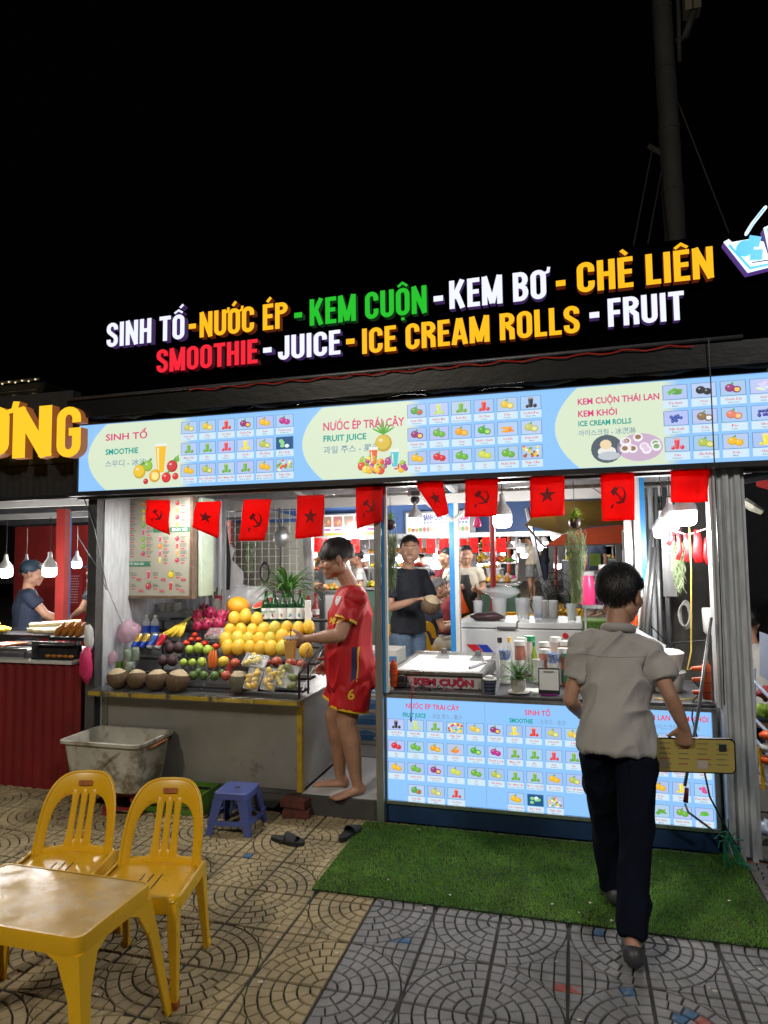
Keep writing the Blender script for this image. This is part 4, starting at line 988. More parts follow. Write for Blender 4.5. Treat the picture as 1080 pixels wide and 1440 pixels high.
OTHER = [('sg',(-2.517,4.1,0.818),0.026,'leftmost beside the broad coconut'),('sg',(-2.438,4.1,0.821),0.026,'in the middle'),('sg',(-2.355,4.1,0.821),0.027,'touching the reddish peach'),('pe',(-2.269,4.1,0.827),0.029,'on the lowest shelf left of the dark coconut'),('gu',(-2.657,4.2,0.887),0.023,'smallest,leftmost of the lower trio'),('gu',(-2.587,4.2,0.889),0.024,'middle of the lower trio'),('gu',(-2.509,4.2,0.894),0.029,'larger,right of the lower trio'),('ye',(-2.343,4.2,0.903),0.034,''),('pe',(-2.257,4.2,0.894),0.03,'between the yellow melon and the pineapple pack'),('pe',(-1.942,4.2,0.911),0.033,'left of the orange drink cup,darkest'),('pe',(-1.841,4.2,0.907),0.032,'under the orange drink cup'),('pe',(-1.764,4.2,0.9),0.029,'rightmost on the rack'),('pe',(-2.019,4.2,0.906),0.027,'half hidden behind the pineapple pack'),('av',(-2.839,4.31,0.97),0.034,'left of the upper pair'),('av',(-2.764,4.31,0.976),0.036,'right of the upper pair,beside a guava'),('av',(-2.821,4.2,0.898),0.032,'left of the lower pair'),('av',(-2.745,4.2,0.9),0.034,'right of the lower pair'),('gu',(-2.678,4.31,0.962),0.028,'left of the upper trio'),('gu',(-2.607,4.31,0.975),0.032,'largest,middle of the upper trio'),('gu',(-2.531,4.31,0.963),0.03,'right of the upper trio'),('to',(-2.748,4.38,0.997),0.022,'beside the bananas'),('to',(-2.593,4.38,0.999),0.024,'behind the upper guavas'),('to',(-2.504,4.38,0.98),0.026,'touching the first mangoes'),('to',(-2.732,4.46,1.049),0.02,'half hidden below the dragon fruits'),('to',(-2.686,4.44,1.018),0.02,'left of the berry pack'),('to',(-2.744,4.44,1.017),0.019,'right of the banana tips'),('gu',(-2.523,4.37,0.959),0.02,'tucked behind the papaya pieces'),('sg',(-2.332,4.16,0.832),0.022,'behind the reddish peach'),('sg',(-2.521,4.17,0.83),0.022,'behind the first two'),('sg',(-1.775,4.12,0.838),0.028,'dark one at the right counter end'),('av',(-2.919,4.4,0.997),0.028,'at the back behind the upper pair'),('pe',(-2.185,4.22,0.894),0.026,'half behind the pineapple pack,left side')]
SPEC = {'sg': ('small_avocado', 'smallgreen', unit(ball(1.05)), 'avocado', 'small dark green avocado on the lowest shelf', 'small green avocados on the lowest shelf'),
        'pe': ('peach', 'peach', unit(ball(.95)), 'peach', 'reddish peach', 'reddish peaches on the rack'),
        'gu': ('guava', 'guava', unit(ball(1.02), am=.12), 'guava', 'light green guava', 'light green guavas on the rack'),
        'av': ('avocado', 'avodark', unit(ball(1.1, shift=-.12)), 'avocado', 'large dark purple avocado', 'large dark avocados on the rack'),
        'to': ('tomato', 'tomato', unit(ball(.82)), 'tomato', 'red tomato', 'red tomatoes behind the guavas'),
        'ye': ('yellow_melon', 'melonyellow', unit(ball(.95)), 'melon', 'small yellow melon right of the papaya pieces', None)}
for kind, p, r, extra in OTHER:
    nm, mt, mk, cat, lb, gr = SPEC[kind]
    put(kind, nm, p, r, lb + ((', ' + extra) if extra else ''), cat, gr, mt, mk)
# papaya pieces, big orange melon, water melon half
pp = thing('papaya_pieces', 'upright red-orange papaya pieces standing beside the guavas', 'papaya', (-2.427,4.2,0.916))
for dx in (-.022, 0, .02): part(pp, 'piece', 'papaya', lambda m: m.tube([((-2.427,4.2,0.916)[0] + dx, 4.2, (-2.427,4.2,0.916)[2] - .05), ((-2.427,4.2,0.916)[0] + dx * 1.1, 4.2, (-2.427,4.2,0.916)[2] + .02), ((-2.427,4.2,0.916)[0] + dx * .8, 4.21, (-2.427,4.2,0.916)[2] + .055)], [(.014, .014), (.013, .013), (.006, .006)], 8, caps='r'), smooth=True)
put('bigor', 'orange_melon', (-2.52,4.75,1.24), .072, 'large orange ribbed melon behind the top mangoes', 'melon', None, 'orangefruit', unit(ball(.9)), (1.15, 1, 1), rot=(0, .2, 0))
wmn = thing('watermelon_half', 'cut watermelon half with red flesh facing up behind the melon', 'watermelon', (-2.336,4.8,1.265))
dm('wmflesh', (.72, .06, .04), .4, var=.2, vs=16); dm('wmskin', (.05, .12, .03), .4, var=.6, vs=9, stretch=(3, 1, .5)); dm('wmrind', (.6, .65, .4), .5)
def wmf(m):
    x, y, z = (-2.336,4.8,1.265); k = m.mark(); m.lathe([(1e-4, -.075), (.05, -.068), (.085, -.03), (.095, 0)], 18); m.xf(k, Matrix.Translation((x, y, z)) @ Matrix.Rotation(.35, 4, 'X') @ Matrix.Rotation(-.25, 4, 'Y'))
part(wmn, 'skin', 'wmskin', wmf, smooth=50)
part(wmn, 'flesh', 'wmflesh', lambda m: (lambda k: (m.lathe([(1e-4, .012), (.05, .01), (.084, .002)], 18), m.xf(k, Matrix.Translation((-2.336,4.8,1.265)) @ Matrix.Rotation(.35, 4, 'X') @ Matrix.Rotation(-.25, 4, 'Y'))))(m.mark()), smooth=True)
part(wmn, 'rind', 'wmrind', lambda m: (lambda k: (m.lathe([(.084, .001), (.094, .0005), (.0945, -.004)], 18), m.xf(k, Matrix.Translation((-2.336,4.8,1.265)) @ Matrix.Rotation(.35, 4, 'X') @ Matrix.Rotation(-.25, 4, 'Y'))))(m.mark()))
# dragon fruits: body with curling scales
def dragon_mk():
    mb = MB(); mb.lathe(ball(1.12, 8), 12)
    rr_ = random.Random(11)
    for k in range(22):
        a = k * 2.4; z = -.8 + 1.7 * k / 22; r = math.sqrt(max(.05, 1 - (z / 1.12) ** 2)) * .96; d = Vector((math.cos(a), math.sin(a), .55 + .5 * (z + .8)))
        mb.m(1 if k % 3 else 2).leaf((r * math.cos(a), r * math.sin(a), z), d, .62, .17, bend=-.6, seg=3)
    return mb
DG = [(-2.797,4.62,1.176),(-2.702,4.64,1.191),(-2.589,4.62,1.174),(-2.742,4.54,1.105),(-2.673,4.55,1.114),(-2.57,4.54,1.122),(-2.823,4.75,1.204),(-2.718,4.75,1.212)]
dl = ['leftmost of the upper row', 'crowned one in the middle of the upper row', 'right one touching the orange melon', 'lower left one beside the bananas', 'lower middle one', 'right one above the berry pack', 'small one at the back left', 'small one at the back right']
for i, p in enumerate(DG):
    put('dragon', 'dragon_fruit', p, .042, 'pink dragon fruit, ' + dl[i], 'dragon fruit', 'pink dragon fruits heaped at the back', ['dragon', 'dragonleaf', 'dragongreen'], dragon_mk)
# banana bunch
BP = (-2.83,4.45,1.092)
bn = thing('banana_bunch', 'bunch of yellow bananas left of the dragon fruits', 'bananas', BP)
for k in range(8):
    a = -1.25 + k * .23
    top = Vector(BP) + Vector((.035, 0, .055)); dv = Vector((math.sin(a) * .9 - .25, -.35 - .1 * (k % 2), -.62))
    pts = [top, top + dv * .05 + Vector((0, -.01, 0)), top + dv * .10 + Vector((-.004, -.012, -.008)), top + dv * .145 + Vector((-.014, -.004, -.006)), top + dv * .165 + Vector((-.018, .0, -.004))]
    part(bn, 'banana', 'banana', lambda m: m.tube(pts, [(.006, .006), (.013, .013), (.0145, .0145), (.011, .011), (.004, .004)], 7, caps='r'), smooth=True)
part(bn, 'stem', 'bananagreen', lambda m: m.tube([Vector(BP) + Vector((.02, .0, .045)), Vector(BP) + Vector((.045, .01, .075)), Vector(BP) + Vector((.06, .02, .085))], [(.022, .018), (.018, .014), (.008, .008)], 8, caps='r'), smooth=True)
# cans
dm('cangold', (.55, .38, .08), .3, .6, stripes=(2, 9, (.02, .06, .4), .45)); dm('canblue', (.05, .12, .45), .3, .5, stripes=(2, 11, (.6, .6, .62), .25)); dm('canred', (.5, .02, .04), .3, .5, stripes=(2, 8, (.7, .7, .7), .18)); dm('cangreen', (.26, .33, .26), .35, .4, var=.2, vs=20); dm('cantop', (.6, .6, .62), .25, 1)
def can(p, q, m_, label, r=.026, group='drink cans on the rack'):
    r *= 1.15
    t = thing('drink_can', label, 'can', p, group=group); p, q = Vector(p), Vector(q); d = (q - p).normalized()
    part(t, 'body', m_, lambda m: m.tube([p, p + d * .008, q - d * .01, q], [(r * .82,) * 2, (r,) * 2, (r,) * 2, (r * .85,) * 2], 14), smooth=40)
    part(t, 'lid', 'cantop', lambda m: m.tube([q, q + d * .003, q + d * .0035], [(r * .85,) * 2, (r * .86,) * 2, (r * .76,) * 2], 14))
for a, b_, m_, lb in (((-3.066,4.2,0.974), (-3.051,4.26,1.064), 'cangold', 'tilted gold and blue drink can, leftmost of the slanted four'), ((-3.003,4.2,0.975), (-2.985,4.26,1.065), 'cangold', 'tilted gold drink can, second of the slanted four'), ((-2.941,4.2,0.977), (-2.92,4.26,1.066), 'canblue', 'tilted blue drink can next to the red one'), ((-2.877,4.2,0.978), (-2.855,4.26,1.068), 'canred', 'tilted red drink can, rightmost of the slanted four')):
    can(a, b_, m_, lb, .021)
can((-3.043,4.1,0.888), (-3.045,4.1,0.983), 'cangreen', 'upright grey-green drink can below the slanted cans', .026); can((-3.009,4.14,0.898), (-3.01,4.14,0.993), 'cangreen', 'taller grey-green can touching the slanted cans', .026)
can((-3.031,4.1,0.825), (-3.032,4.1,0.894), 'cangreen', 'pale green can behind the second coconut', .025); can((-3.122,4.12,0.828), (-3.123,4.12,0.893), 'greenplastic', 'green can behind the first coconut', .023)
# water bottles
dm('clearplastic', (.8, .85, .88), .15, alpha=.32, spec=.6); dm('bluelabel', (.02, .08, .5), .4)
for x, lb in ((206, 'left clear water bottle with blue label on the rack'), (218, 'right clear water bottle with blue label on the rack')):
    p = {206: (-3.137,4.45,1.078), 218: (-3.063,4.45,1.08)}[x]
    t = thing('water_bottle', lb, 'bottle', p, group='water bottles with blue labels')
    part(t, 'body', 'clearplastic', lambda m: m.lathe([(.029, -.06), (.031, -.05), (.031, .055), (.026, .072), (.013, .09), (.013, .102)], 14, p), smooth=40)
    part(t, 'label', 'bluelabel', lambda m: m.lathe([(.0318, -.015), (.0318, .035)], 14, p), smooth=40); part(t, 'cap', 'whitepaint', lambda m: m.lathe([(.014, .098), (.014, .113)], 10, p))
# green glass bottles with white labels
dm('greenglass', (.01, .055, .018), .12, spec=.8); dm('labelpaper', (.75, .78, .76), .5)
dm('redglass', (.3, .06, .06), .15, alpha=.8)
SB = [(-2.215,4.6,1.145),(-2.147,4.6,1.146),(-2.076,4.6,1.147),(-2.004,4.6,1.148),(-1.934,4.6,1.149)]
sl = ['leftmost, brown cherry on its label', 'second, small red fruit on its label', 'middle one with an orange peach label', 'fourth, blue grape label', 'rightmost, blue label']
cl_ = [(.35, .05, .05), (.6, .08, .05), (.85, .35, .1), (.1, .35, .6), (.1, .4, .75)]
for i, p in enumerate(SB):
    t = thing('green_bottle', 'green glass bottle, ' + sl[i], 'bottle', p, group='green glass bottles with white labels')
    part(t, 'glass', 'greenglass', lambda m: m.lathe([(.029, -.0), (.035, .01), (.035, .11), (.029, .14), (.013, .17), (.012, .215)], 16, p), smooth=40)
    part(t, 'cap', 'cantop', lambda m: m.lathe([(.0135, .208), (.0135, .226)], 10, p))
    lab = part(t, 'label', 'labelpaper', lambda m: m.lathe([(.0356, .018), (.0356, .098)], 16, p), smooth=40)
    Pq = Print(p[1] - .0365); 
    for k in range(3): Pq.ell(p[0] + rnd.uniform(-.008, .008), p[2] + .038 + k * .006, .006, .006, cl_[i], 1, 9)
    if i < 2: Pq.text(['MAGO', 'MOD'][i], p[0], p[2] + .066, .014, (.02, .25, .06), 2, .03, align='C')
    for k in range(3): Pq.rect(p[0] - .012, p[2] + .058 - k * .007, p[0] + .010 - .003 * k, p[2] + .060 - k * .007, (.2, .3, .3), 1)
    Pq.build('label_print', t, 'paper')
for px_, lb in ((0, 'red tinted bottle behind the right arm side of the footballer'), (1, 'second red bottle beside the first one')):
    p = [(-1.854,4.55,1.161), (-1.818,4.6,1.178)][px_]
    t = thing('sauce_bottle', lb, 'bottle', p, group='red bottles right of the green bottles')
    part(t, 'glass', 'redglass', lambda m: m.lathe([(.025, 0), (.026, .08), (.012, .12), (.011, .16)], 14, p), smooth=40); part(t, 'cap', 'redplastic', lambda m: m.lathe([(.013, .155), (.013, .175)], 10, p)); part(t, 'label', 'labelpaper', lambda m: m.lathe([(.0268, .02), (.0268, .06)], 14, p), smooth=40)
p = (-1.844,4.5,1.186)
tag(build(MB().box(p[0] - .02, p[0] + .02, 4.5, 4.53, p[2] - .03, p[2] + .12), 'white_box', 'labelpaper', bev=.003), 'narrow white box standing right of the green bottles', 'box')
# fruit packs wrapped in film
dm('film', (.85, .88, .9), .12, alpha=.16, spec=.9, bump=.7, bs=18); dm('tray', (.75, .76, .78), .3, alpha=.55); dm('jackfruit', (.86, .56, .10), .45, var=.25, vs=25, bump=.4, bs=50); dm('pineapple', (.82, .66, .12), .45, var=.25, vs=25, bump=.5, bs=70); dm('custard', (.22, .26, .10), .6, var=.5, vs=40, bump=1, bs=60); dm('berry', (.30, .04, .05), .45, var=.5, vs=30)
def pack(p, w, h, tilt, fill, label, lump, cat='fruit pack', rot=0, n=9):
    w *= 1.12; h *= 1.12; lump *= 1.12
    t = thing('fruit_pack', label, cat, p, group='film wrapped fruit packs'); A = Matrix.Translation(p) @ Matrix.Rotation(rot, 4, 'Y') @ Matrix.Rotation(tilt, 4, 'X')
    part(t, 'tray', 'tray', lambda m: (lambda k: (m.box(-w / 2, w / 2, -h / 2, h / 2, -.016, -.012), m.box(-w / 2, w / 2, -h / 2, -h / 2 + .004, -.012, .006), m.box(-w / 2, w / 2, h / 2 - .004, h / 2, -.012, .006), m.box(-w / 2, -w / 2 + .004, -h / 2 + .004, h / 2 - .004, -.012, .006), m.box(w / 2 - .004, w / 2, -h / 2 + .004, h / 2 - .004, -.012, .006), m.xf(k, A)))(m.mark()), bev=.001)
    for k in range(n):
        c_ = A @ Vector((rnd.uniform(-w * .33, w * .33), -h * .36 + h * .72 * k / (n - 1), .004 + rnd.random() * .008)); e = (A.to_3x3() @ Matrix.Rotation(rnd.uniform(0, 3), 3, 'Z'))
        part(t, 'fruit_piece', fill, lambda m: m.ell(c_, (lump * 1.3, lump * .8, lump * .75), 9, e), smooth=True)
    def fm(m):
        k = m.mark(); n_ = 7; vs = [(-w / 2 + w * a / n_, -h / 2 + h * b_ / n_, .012 + .016 * math.sin(PI * a / n_) * math.sin(PI * b_ / n_) ** .5 + rnd.uniform(-.002, .002)) for b_ in range(n_ + 1) for a in range(n_ + 1)]
        m.add(vs, [(b_ * (n_ + 1) + a, b_ * (n_ + 1) + a + 1, (b_ + 1) * (n_ + 1) + a + 1, (b_ + 1) * (n_ + 1) + a) for a in range(n_) for b_ in range(n_)]); m.xf(k, A)
    part(t, 'film', 'film', fm, smooth=True)
pack((-2.032,4.06,0.939), .145, .085, .75, 'pineapple', 'film wrapped pineapple pack lying above the jackfruit packs', .017, rot=.12)
pack((-2.012,3.99,0.829), .085, .12, 1.15, 'jackfruit', 'left film wrapped pack of orange jackfruit pieces', .02, rot=.2)
pack((-1.894,3.99,0.834), .085, .125, 1.15, 'jackfruit', 'right film wrapped pack of orange jackfruit pieces', .02, rot=.1)
pack((-1.822,4.01,0.853), .06, .125, 1.15, 'pineapple', 'pale yellow pomelo pack between the jackfruit and green packs', .017, rot=.12)
pack((-1.753,3.99,0.854), .085, .13, 1.15, 'custard', 'pack of two dark green custard apples at the counter end', .028, rot=.12, n=3)
pack((-2.527,4.4,1.073), .105, .09, .5, 'berry', 'clear pack of dark red berries below the dragon fruits', .014, n=14)
# bags
dm('bagpink', (.55, .32, .42), .3, alpha=.5, bump=.8, bs=14); dm('bagclear', (.8, .82, .85), .2, alpha=.35, bump=1, bs=12); dm('bagwhite', (.75, .75, .75), .45, var=.1, vs=5, bump=.6, bs=20, tl=.3); dm('pinkbag', (.75, .05, .20), .4, var=.2, vs=6, tl=.3)
def blob(name, label, cat, p, r, m_, seed=0, am=.3, group=None, n=16):
    mb = MB(); mb.ell((0, 0, 0), (1, 1, 1), n, h=n // 2 + 2)
    vs = []
    for q in mb.v:
        v = Vector(q); k = 1 + am * noise.noise(v * 1.6 + Vector((seed, 0, 0))) + am * .5 * noise.noise(v * 4 + Vector((0, seed, 0))); vs.append((p[0] + v.x * r[0] * k, p[1] + v.y * r[1] * k, p[2] + v.z * r[2] * k))
    mb.v = vs; return tag(build(mb, name, m_, smooth=True), label, cat, group)
blob('plastic_bag', 'pale pink knotted plastic bag left of the slanted cans', 'bag', (-3.146,4.25,1.089), (.085, .07, .08), 'bagpink', 1)
blob('plastic_bag', 'small pink plastic bag above the first coconut', 'bag', (-3.2,4.15,0.912), (.03, .03, .05), 'bagpink', 5)
blob('plastic_bag', 'white plastic bag of supplies on the back shelf behind the bananas', 'bag', (-3.113,4.75,1.166), (.20, .1, .06), 'bagclear', 9)
blob('plastic_bag', 'big crumpled clear bag behind the watermelon and melon', 'bag', (-2.548,5,1.284), (.22, .12, .11), 'bagclear', 12)
blob('plastic_bag', 'white apron-like cloth bag hanging on the wire mesh', 'bag', (-2.912,5.22,1.434), (.17, .03, .19), 'bagwhite', 15, .25)
blob('plastic_bag', 'tall white bag hanging high on the wire mesh', 'bag', (-2.924,5.24,1.65), (.09, .03, .12), 'bagwhite', 19, .25)
p = (-3.119,4.72,1.186); 
for i in range(3):
    p2 = (p[0] - .04 + i * .06, 4.7, p[2] - .02 + .004 * i)
    t = thing('paper_cup_stack', 'white paper cup stack behind the bananas, ' + ['left', 'middle', 'right'][i] + ' one', 'cup stack', p2, group='white cups behind the bananas')
    for k in range(5): part(t, 'cup', 'labelpaper', lambda m: m.lathe([(.026, k * .012), (.033, .05 + k * .012)], 14, p2))
# straw and cutlery basket
p = (-2.695,4.7,1.258)
cb_ = thing('straw_basket', 'grey lattice basket holding green and black straws', 'basket', p)
part(cb_, 'basket', mat('lattice', (.24, .27, .27), .5, bump=1, bs=120, var=.6, vs=120), lambda m: m.lathe([(.04, -.06), (.052, .045), (.049, .045)], 18, p), smooth=40)
for k in range(16):
    a = rnd.uniform(-.5, .5); x = p[0] + rnd.uniform(-.035, .035)
    part(cb_, 'straw', 'greenstraw' if k < 6 and 'greenstraw' in M else ('black' if k >= 6 else 'greenplastic'), lambda m: m.tube([(x, p[1] + rnd.uniform(-.02, .02), p[2]), (x + a * .09 - (.03 if k < 6 else -.01), p[1], p[2] + rnd.uniform(.09, .135))], .0035, 5))
part(cb_, 'red_card', 'redplastic', lambda m: m.cb((p[0] + .03, p[1] - .01, p[2] + .05), (.07, .004, .04)))
# leafy plant behind the bottles
dm('leafgreen', (.07, .20, .035), .42, var=.35, vs=12, tl=.25); dm('leafpale', (.22, .36, .10), .5, var=.3, vs=20, tl=.25); dm('moss', (.36, .45, .26), .7, var=.3, vs=20, tl=.35); dm('leafbright', (.30, .48, .06), .5, var=.25, vs=16, tl=.3)
p = (-2.117,4.78,1.256)
pl = thing('leafy_plant', 'bushy long-leaved green plant standing behind the green bottles', 'plant', (p[0], p[1], p[2] - .12))
for k in range(64):
    a = k * 2.4; e = .25 + 1.1 * rnd.random()
    part(pl, 'leaf', 'leafgreen', lambda m: m.leaf((p[0] + .02 * math.cos(a), p[1] + .02 * math.sin(a), p[2] + .05 + rnd.random() * .09), (math.cos(a) * math.cos(e), math.sin(a) * math.cos(e) * .8, math.sin(e)), rnd.uniform(.20, .33), rnd.uniform(.009, .015), bend=rnd.uniform(1.0, 2.3), seg=5), smooth=True)
part(pl, 'pot', 'black', lambda m: m.lathe([(.04, -.12), (.055, .0)], 14, p))

# ------------------------------------------------------------------ under and beside the fruit counter
tb = thing('plastic_tub', 'large dirty white plastic tub in front of the fruit counter', 'tub', (-2.95, 3.85, .14))
def ring(cx, cy, hx, hy, r, z, n=4):
    out = []
    for sx, sy, a0 in ((1, 1, 0), (-1, 1, 90), (-1, -1, 180), (1, -1, 270)):
        for k in range(n + 1):
            a = math.radians(a0 + 90 * k / n); out.append((cx + sx * (hx - r) + r * math.cos(a), cy + sy * (hy - r) + r * math.sin(a), z))
    return out
def loft(m, rings, cap0=True, cap1=False):
    n = len(rings[0]); vs = [p for r in rings for p in r]
    m.add(vs, [(i * n + k, i * n + (k + 1) % n, (i + 1) * n + (k + 1) % n, (i + 1) * n + k) for i in range(len(rings) - 1) for k in range(n)])
    if cap0: m.add(rings[0], [tuple(range(n - 1, -1, -1))])
    if cap1: m.add(rings[-1], [tuple(range(n))])
TC = (-2.905, 3.83)
part(tb, 'shell', 'tub', lambda m: loft(m, [ring(*TC, .245, .155, .05, .155), ring(*TC, .285, .185, .05, .445), ring(*TC, .305, .205, .05, .447), ring(*TC, .305, .205, .05, .465), ring(*TC, .278, .178, .05, .465), ring(*TC, .24, .15, .05, .175)]), smooth=40)
part(tb, 'bottom', 'tub', lambda m: m.box(TC[0] - .22, TC[0] + .22, TC[1] - .13, TC[1] + .13, .165, .178))
part(tb, 'handle', 'rust', lambda m: m.tube([(TC[0] + .285, TC[1] - .09, .42), (TC[0] + .318, TC[1] - .07, .43), (TC[0] + .318, TC[1] + .07, .44), (TC[0] + .285, TC[1] + .09, .44)], .007, 6))
part(tb, 'dent_flap', 'tub', lambda m: m.add([(TC[0] - .05, TC[1] - .186, .26), (TC[0] + .17, TC[1] - .19, .43), (TC[0] + .13, TC[1] - .205, .40), (TC[0] + .03, TC[1] - .19, .34)], [(0, 1, 2, 3)]))
def stool(name, label, p, w, h, m_, rz=0, top_only=False, group=None):
    t = thing(name, label, 'stool', (p[0], p[1], 0), rz, group)
    W = WM[t.name]
    def T(m, k): m.xf(k, W)
    def topf(m):
        k = m.mark(); hw = w / 2 * .78
        loft(m, [ring(0, 0, hw * 1.04, hw * 1.04, .03, h - .035), ring(0, 0, hw, hw, .03, h - .004), ring(0, 0, hw - .006, hw - .006, .026, h)], False, True); T(m, k)
    part(t, 'seat', m_, topf, smooth=40)
    part(t, 'grip_hole', 'black', lambda m: (lambda k: (m.lathe([(.018, h + .0006), (.0001, h + .0008)], 12), T(m, k)))(m.mark()))
    for sx in (-1, 1):
        for sy in (-1, 1):
            def lf(m):
                k = m.mark(); a, b_ = w / 2 * .78, w / 2
                top = [(sx * a, sy * a), (sx * (a - .065), sy * a), (sx * (a - .065), sy * (a - .012)), (sx * (a - .012), sy * (a - .012)), (sx * (a - .012), sy * (a - .065)), (sx * a, sy * (a - .065))]
                bot = [(sx * b_, sy * b_), (sx * (b_ - .035), sy * b_), (sx * (b_ - .035), sy * (b_ - .01)), (sx * (b_ - .01), sy * (b_ - .01)), (sx * (b_ - .01), sy * (b_ - .035)), (sx * b_, sy * (b_ - .035))]
                vs = [(x, y, h - .036) for x, y in top] + [(x, y, 0) for x, y in bot]
                fs = [(i, (i + 1) % 6, (i + 1) % 6 + 6, i + 6) for i in range(6)] + [(6, 7, 8, 9, 10, 11)]
                if sx * sy < 0: fs = [f[::-1] for f in fs]
                m.add(vs, fs); T(m, k)
            part(t, 'leg', m_, lf)
    for sx in (-1, 1):
        b_ = w / 2 * .93
        part(t, 'rail', m_, lambda m: (lambda k: (m.box(sx * b_ - .005, sx * b_ + .005, -b_, b_, h * .24, h * .36), T(m, k)))(m.mark()))
        part(t, 'rail', m_, lambda m: (lambda k: (m.box(-b_, b_, sx * b_ - .0052, sx * b_ + .0048, h * .241, h * .361), T(m, k)))(m.mark()))
    return t
stool('blue_stool', 'small scuffed blue plastic stool beside the right yellow chair', (-1.985, 3.73), .275, .235, 'blueplastic', .08)
stool('red_stool', 'dark red plastic stool under the white tub', (-2.80, 3.84), .27, .15, 'redplastic', .1)
cr = thing('green_crate', 'low dark green plastic crate behind the yellow chair', 'crate', (-2.45, 3.9, 0))
for z in (.02, .07, .12): [part(cr, 'slat', 'greenplastic', lambda m: m.box(-2.66, -2.25, y, y + .01, z, z + .03)) for y in (3.78, 4.0)]
for x in (-2.66, -2.26): part(cr, 'side', 'greenplastic', lambda m: m.box(x, x + .012, 3.79, 4.0, .02, .155))
for x, y, z, a, lb in ((-1.70, 3.975, 0, .15, 'lower broken red brick under the cabinet corner'), (-1.72, 3.99, .055, -.1, 'upper broken red brick under the cabinet corner')):
    tag(build(MB().cb((x, y, z + .027), (.17, .09, .05), rz=a), 'brick', 'brick', bev=.004), lb, 'brick', 'red bricks under the cabinet corner')
tag(build(MB().cb((-2.02, 4.10, .05), (.42, .07, .10)), 'sleeper_block', 'darkconcrete', bev=.006), 'dark block supporting the cabinet behind the blue stool', 'block')
# sandals
def sandal(name, label, p, rz, m_='rubber', s=1., group=None):
    t = thing(name, label, 'sandal', p, rz, group); W = WM[t.name] @ Matrix.Scale(s, 4)
    def sole(m):
        k = m.mark(); n = 18; pr_ = []
        for i in range(n):
            a = 2 * PI * i / n; y = math.sin(a); x = math.cos(a) * (.047 if y > 0 else .038) * (1 + .1 * y); pr_.append((x, y * .128))
        loft(m, [[(x * .94, y * .97, 0) for x, y in pr_], [(x, y, .008) for x, y in pr_], [(x, y, .026) for x, y in pr_], [(x * .9, y * .94, .022) for x, y in pr_]], True, True); m.xf(k, W)
    part(t, 'sole', m_, sole, smooth=50)
    def strap(m):
        k = m.mark(); vs = []; n = 10
        for j, y in enumerate((0.0, .025, .05, .078)):
            for i in range(n + 1):
                a = PI * i / n; vs.append((math.cos(a) * (.050 - .004 * j), y - .01 * math.sin(a), .014 + math.sin(a) * (.058 - .008 * j)))
        m.add(vs, [(j * (n + 1) + i, (j + 1) * (n + 1) + i, (j + 1) * (n + 1) + i + 1, j * (n + 1) + i + 1) for j in range(3) for i in range(n)]); m.xf(k, W)
    o = part(t, 'strap', m_, strap, smooth=True); so = o.modifiers.new('s', 'SOLIDIFY'); so.thickness = .006
    return t
sandal('sandal', 'black rubber slide sandal lying on the yellow paving', (-1.60, 3.60, .003), math.radians(-98), s=.86, group='pair of black slide sandals')
sandal('sandal', 'black rubber slide sandal at the corner of the green mat', (-1.285, 3.77, .008), math.radians(165 - 180), s=.86, group='pair of black slide sandals')

# ------------------------------------------------------------------ artificial grass mat
gm = thing('grass_mat', 'dark green artificial grass mat in front of the lit counter', 'mat', (-.25, 3.55, 0))
MX0, MX1, MY0, MY1 = -1.262, .80, 3.125, 3.985
dm('matbase', (.012, .03, .008), .9, var=.4, vs=8); dm('grassblade', (.16, .34, .06), .55, var=.35, vs=5, tl=.25); dm('grassblade2', (.26, .45, .09), .55, var=.3, vs=6, tl=.25)
part(gm, 'backing', 'matbase', lambda m: m.box(MX0, MX1, MY0, MY1, .003, .010))
dm('litter', (.5, .47, .38), .8, var=.4, vs=9)
lt = MB(); lr_ = random.Random(12)
for k in range(70):
    x, y = lr_.uniform(-3.2, 1.6), lr_.uniform(1.9, 4.0); a = lr_.random() * 6.28; r = lr_.uniform(.003, .010); lt.add([(x + r * math.cos(a + b) * (1 + .6 * (b > 2)), y + r * math.sin(a + b), (.012 if not (x > MX0 and y > MY0 and x < MX1) else .022) + .002 * lr_.random()) for b in (0, 1.3, 2.9, 4.4)], [(0, 1, 2, 3)])
tag(build(lt, 'litter_scraps', 'litter'), 'tiny pale scraps of litter scattered over paving and mat', 'litter', kind='stuff')
gb = MB(); g2 = random.Random(2)
for k in range(62000):
    x, y = g2.uniform(MX0, MX1), g2.uniform(MY0 - .002, MY1)
    wv = noise.noise(Vector((x * 3, y * 3, 0))); wv2 = noise.noise(Vector((x * 9, y * 9, 4)))
    h = .010 + .009 * g2.random() + .004 * wv; a = g2.random() * 6.28; d = .002; lx, ly = .007 * math.cos(a * 3) + .008 * wv2, .007 * math.sin(a * 5) - .005
    if x > .60 and y > 3.72: h += .02 * (x - .6) / .2 * (y - 3.72) / .2
    gb.m(0 if g2.random() < .55 + .9 * noise.noise(Vector((x * 2.2, y * 4, 9))) else 1)
    gb.add([(x - d * math.cos(a), y - d * math.sin(a), .009), (x + d * math.cos(a), y + d * math.sin(a), .009), (x + lx, y + ly, .009 + h)], [(0, 1, 2)])
tag(build(gb, 'grass_blades', ['grassblade', 'grassblade2'], gm), kind='stuff')

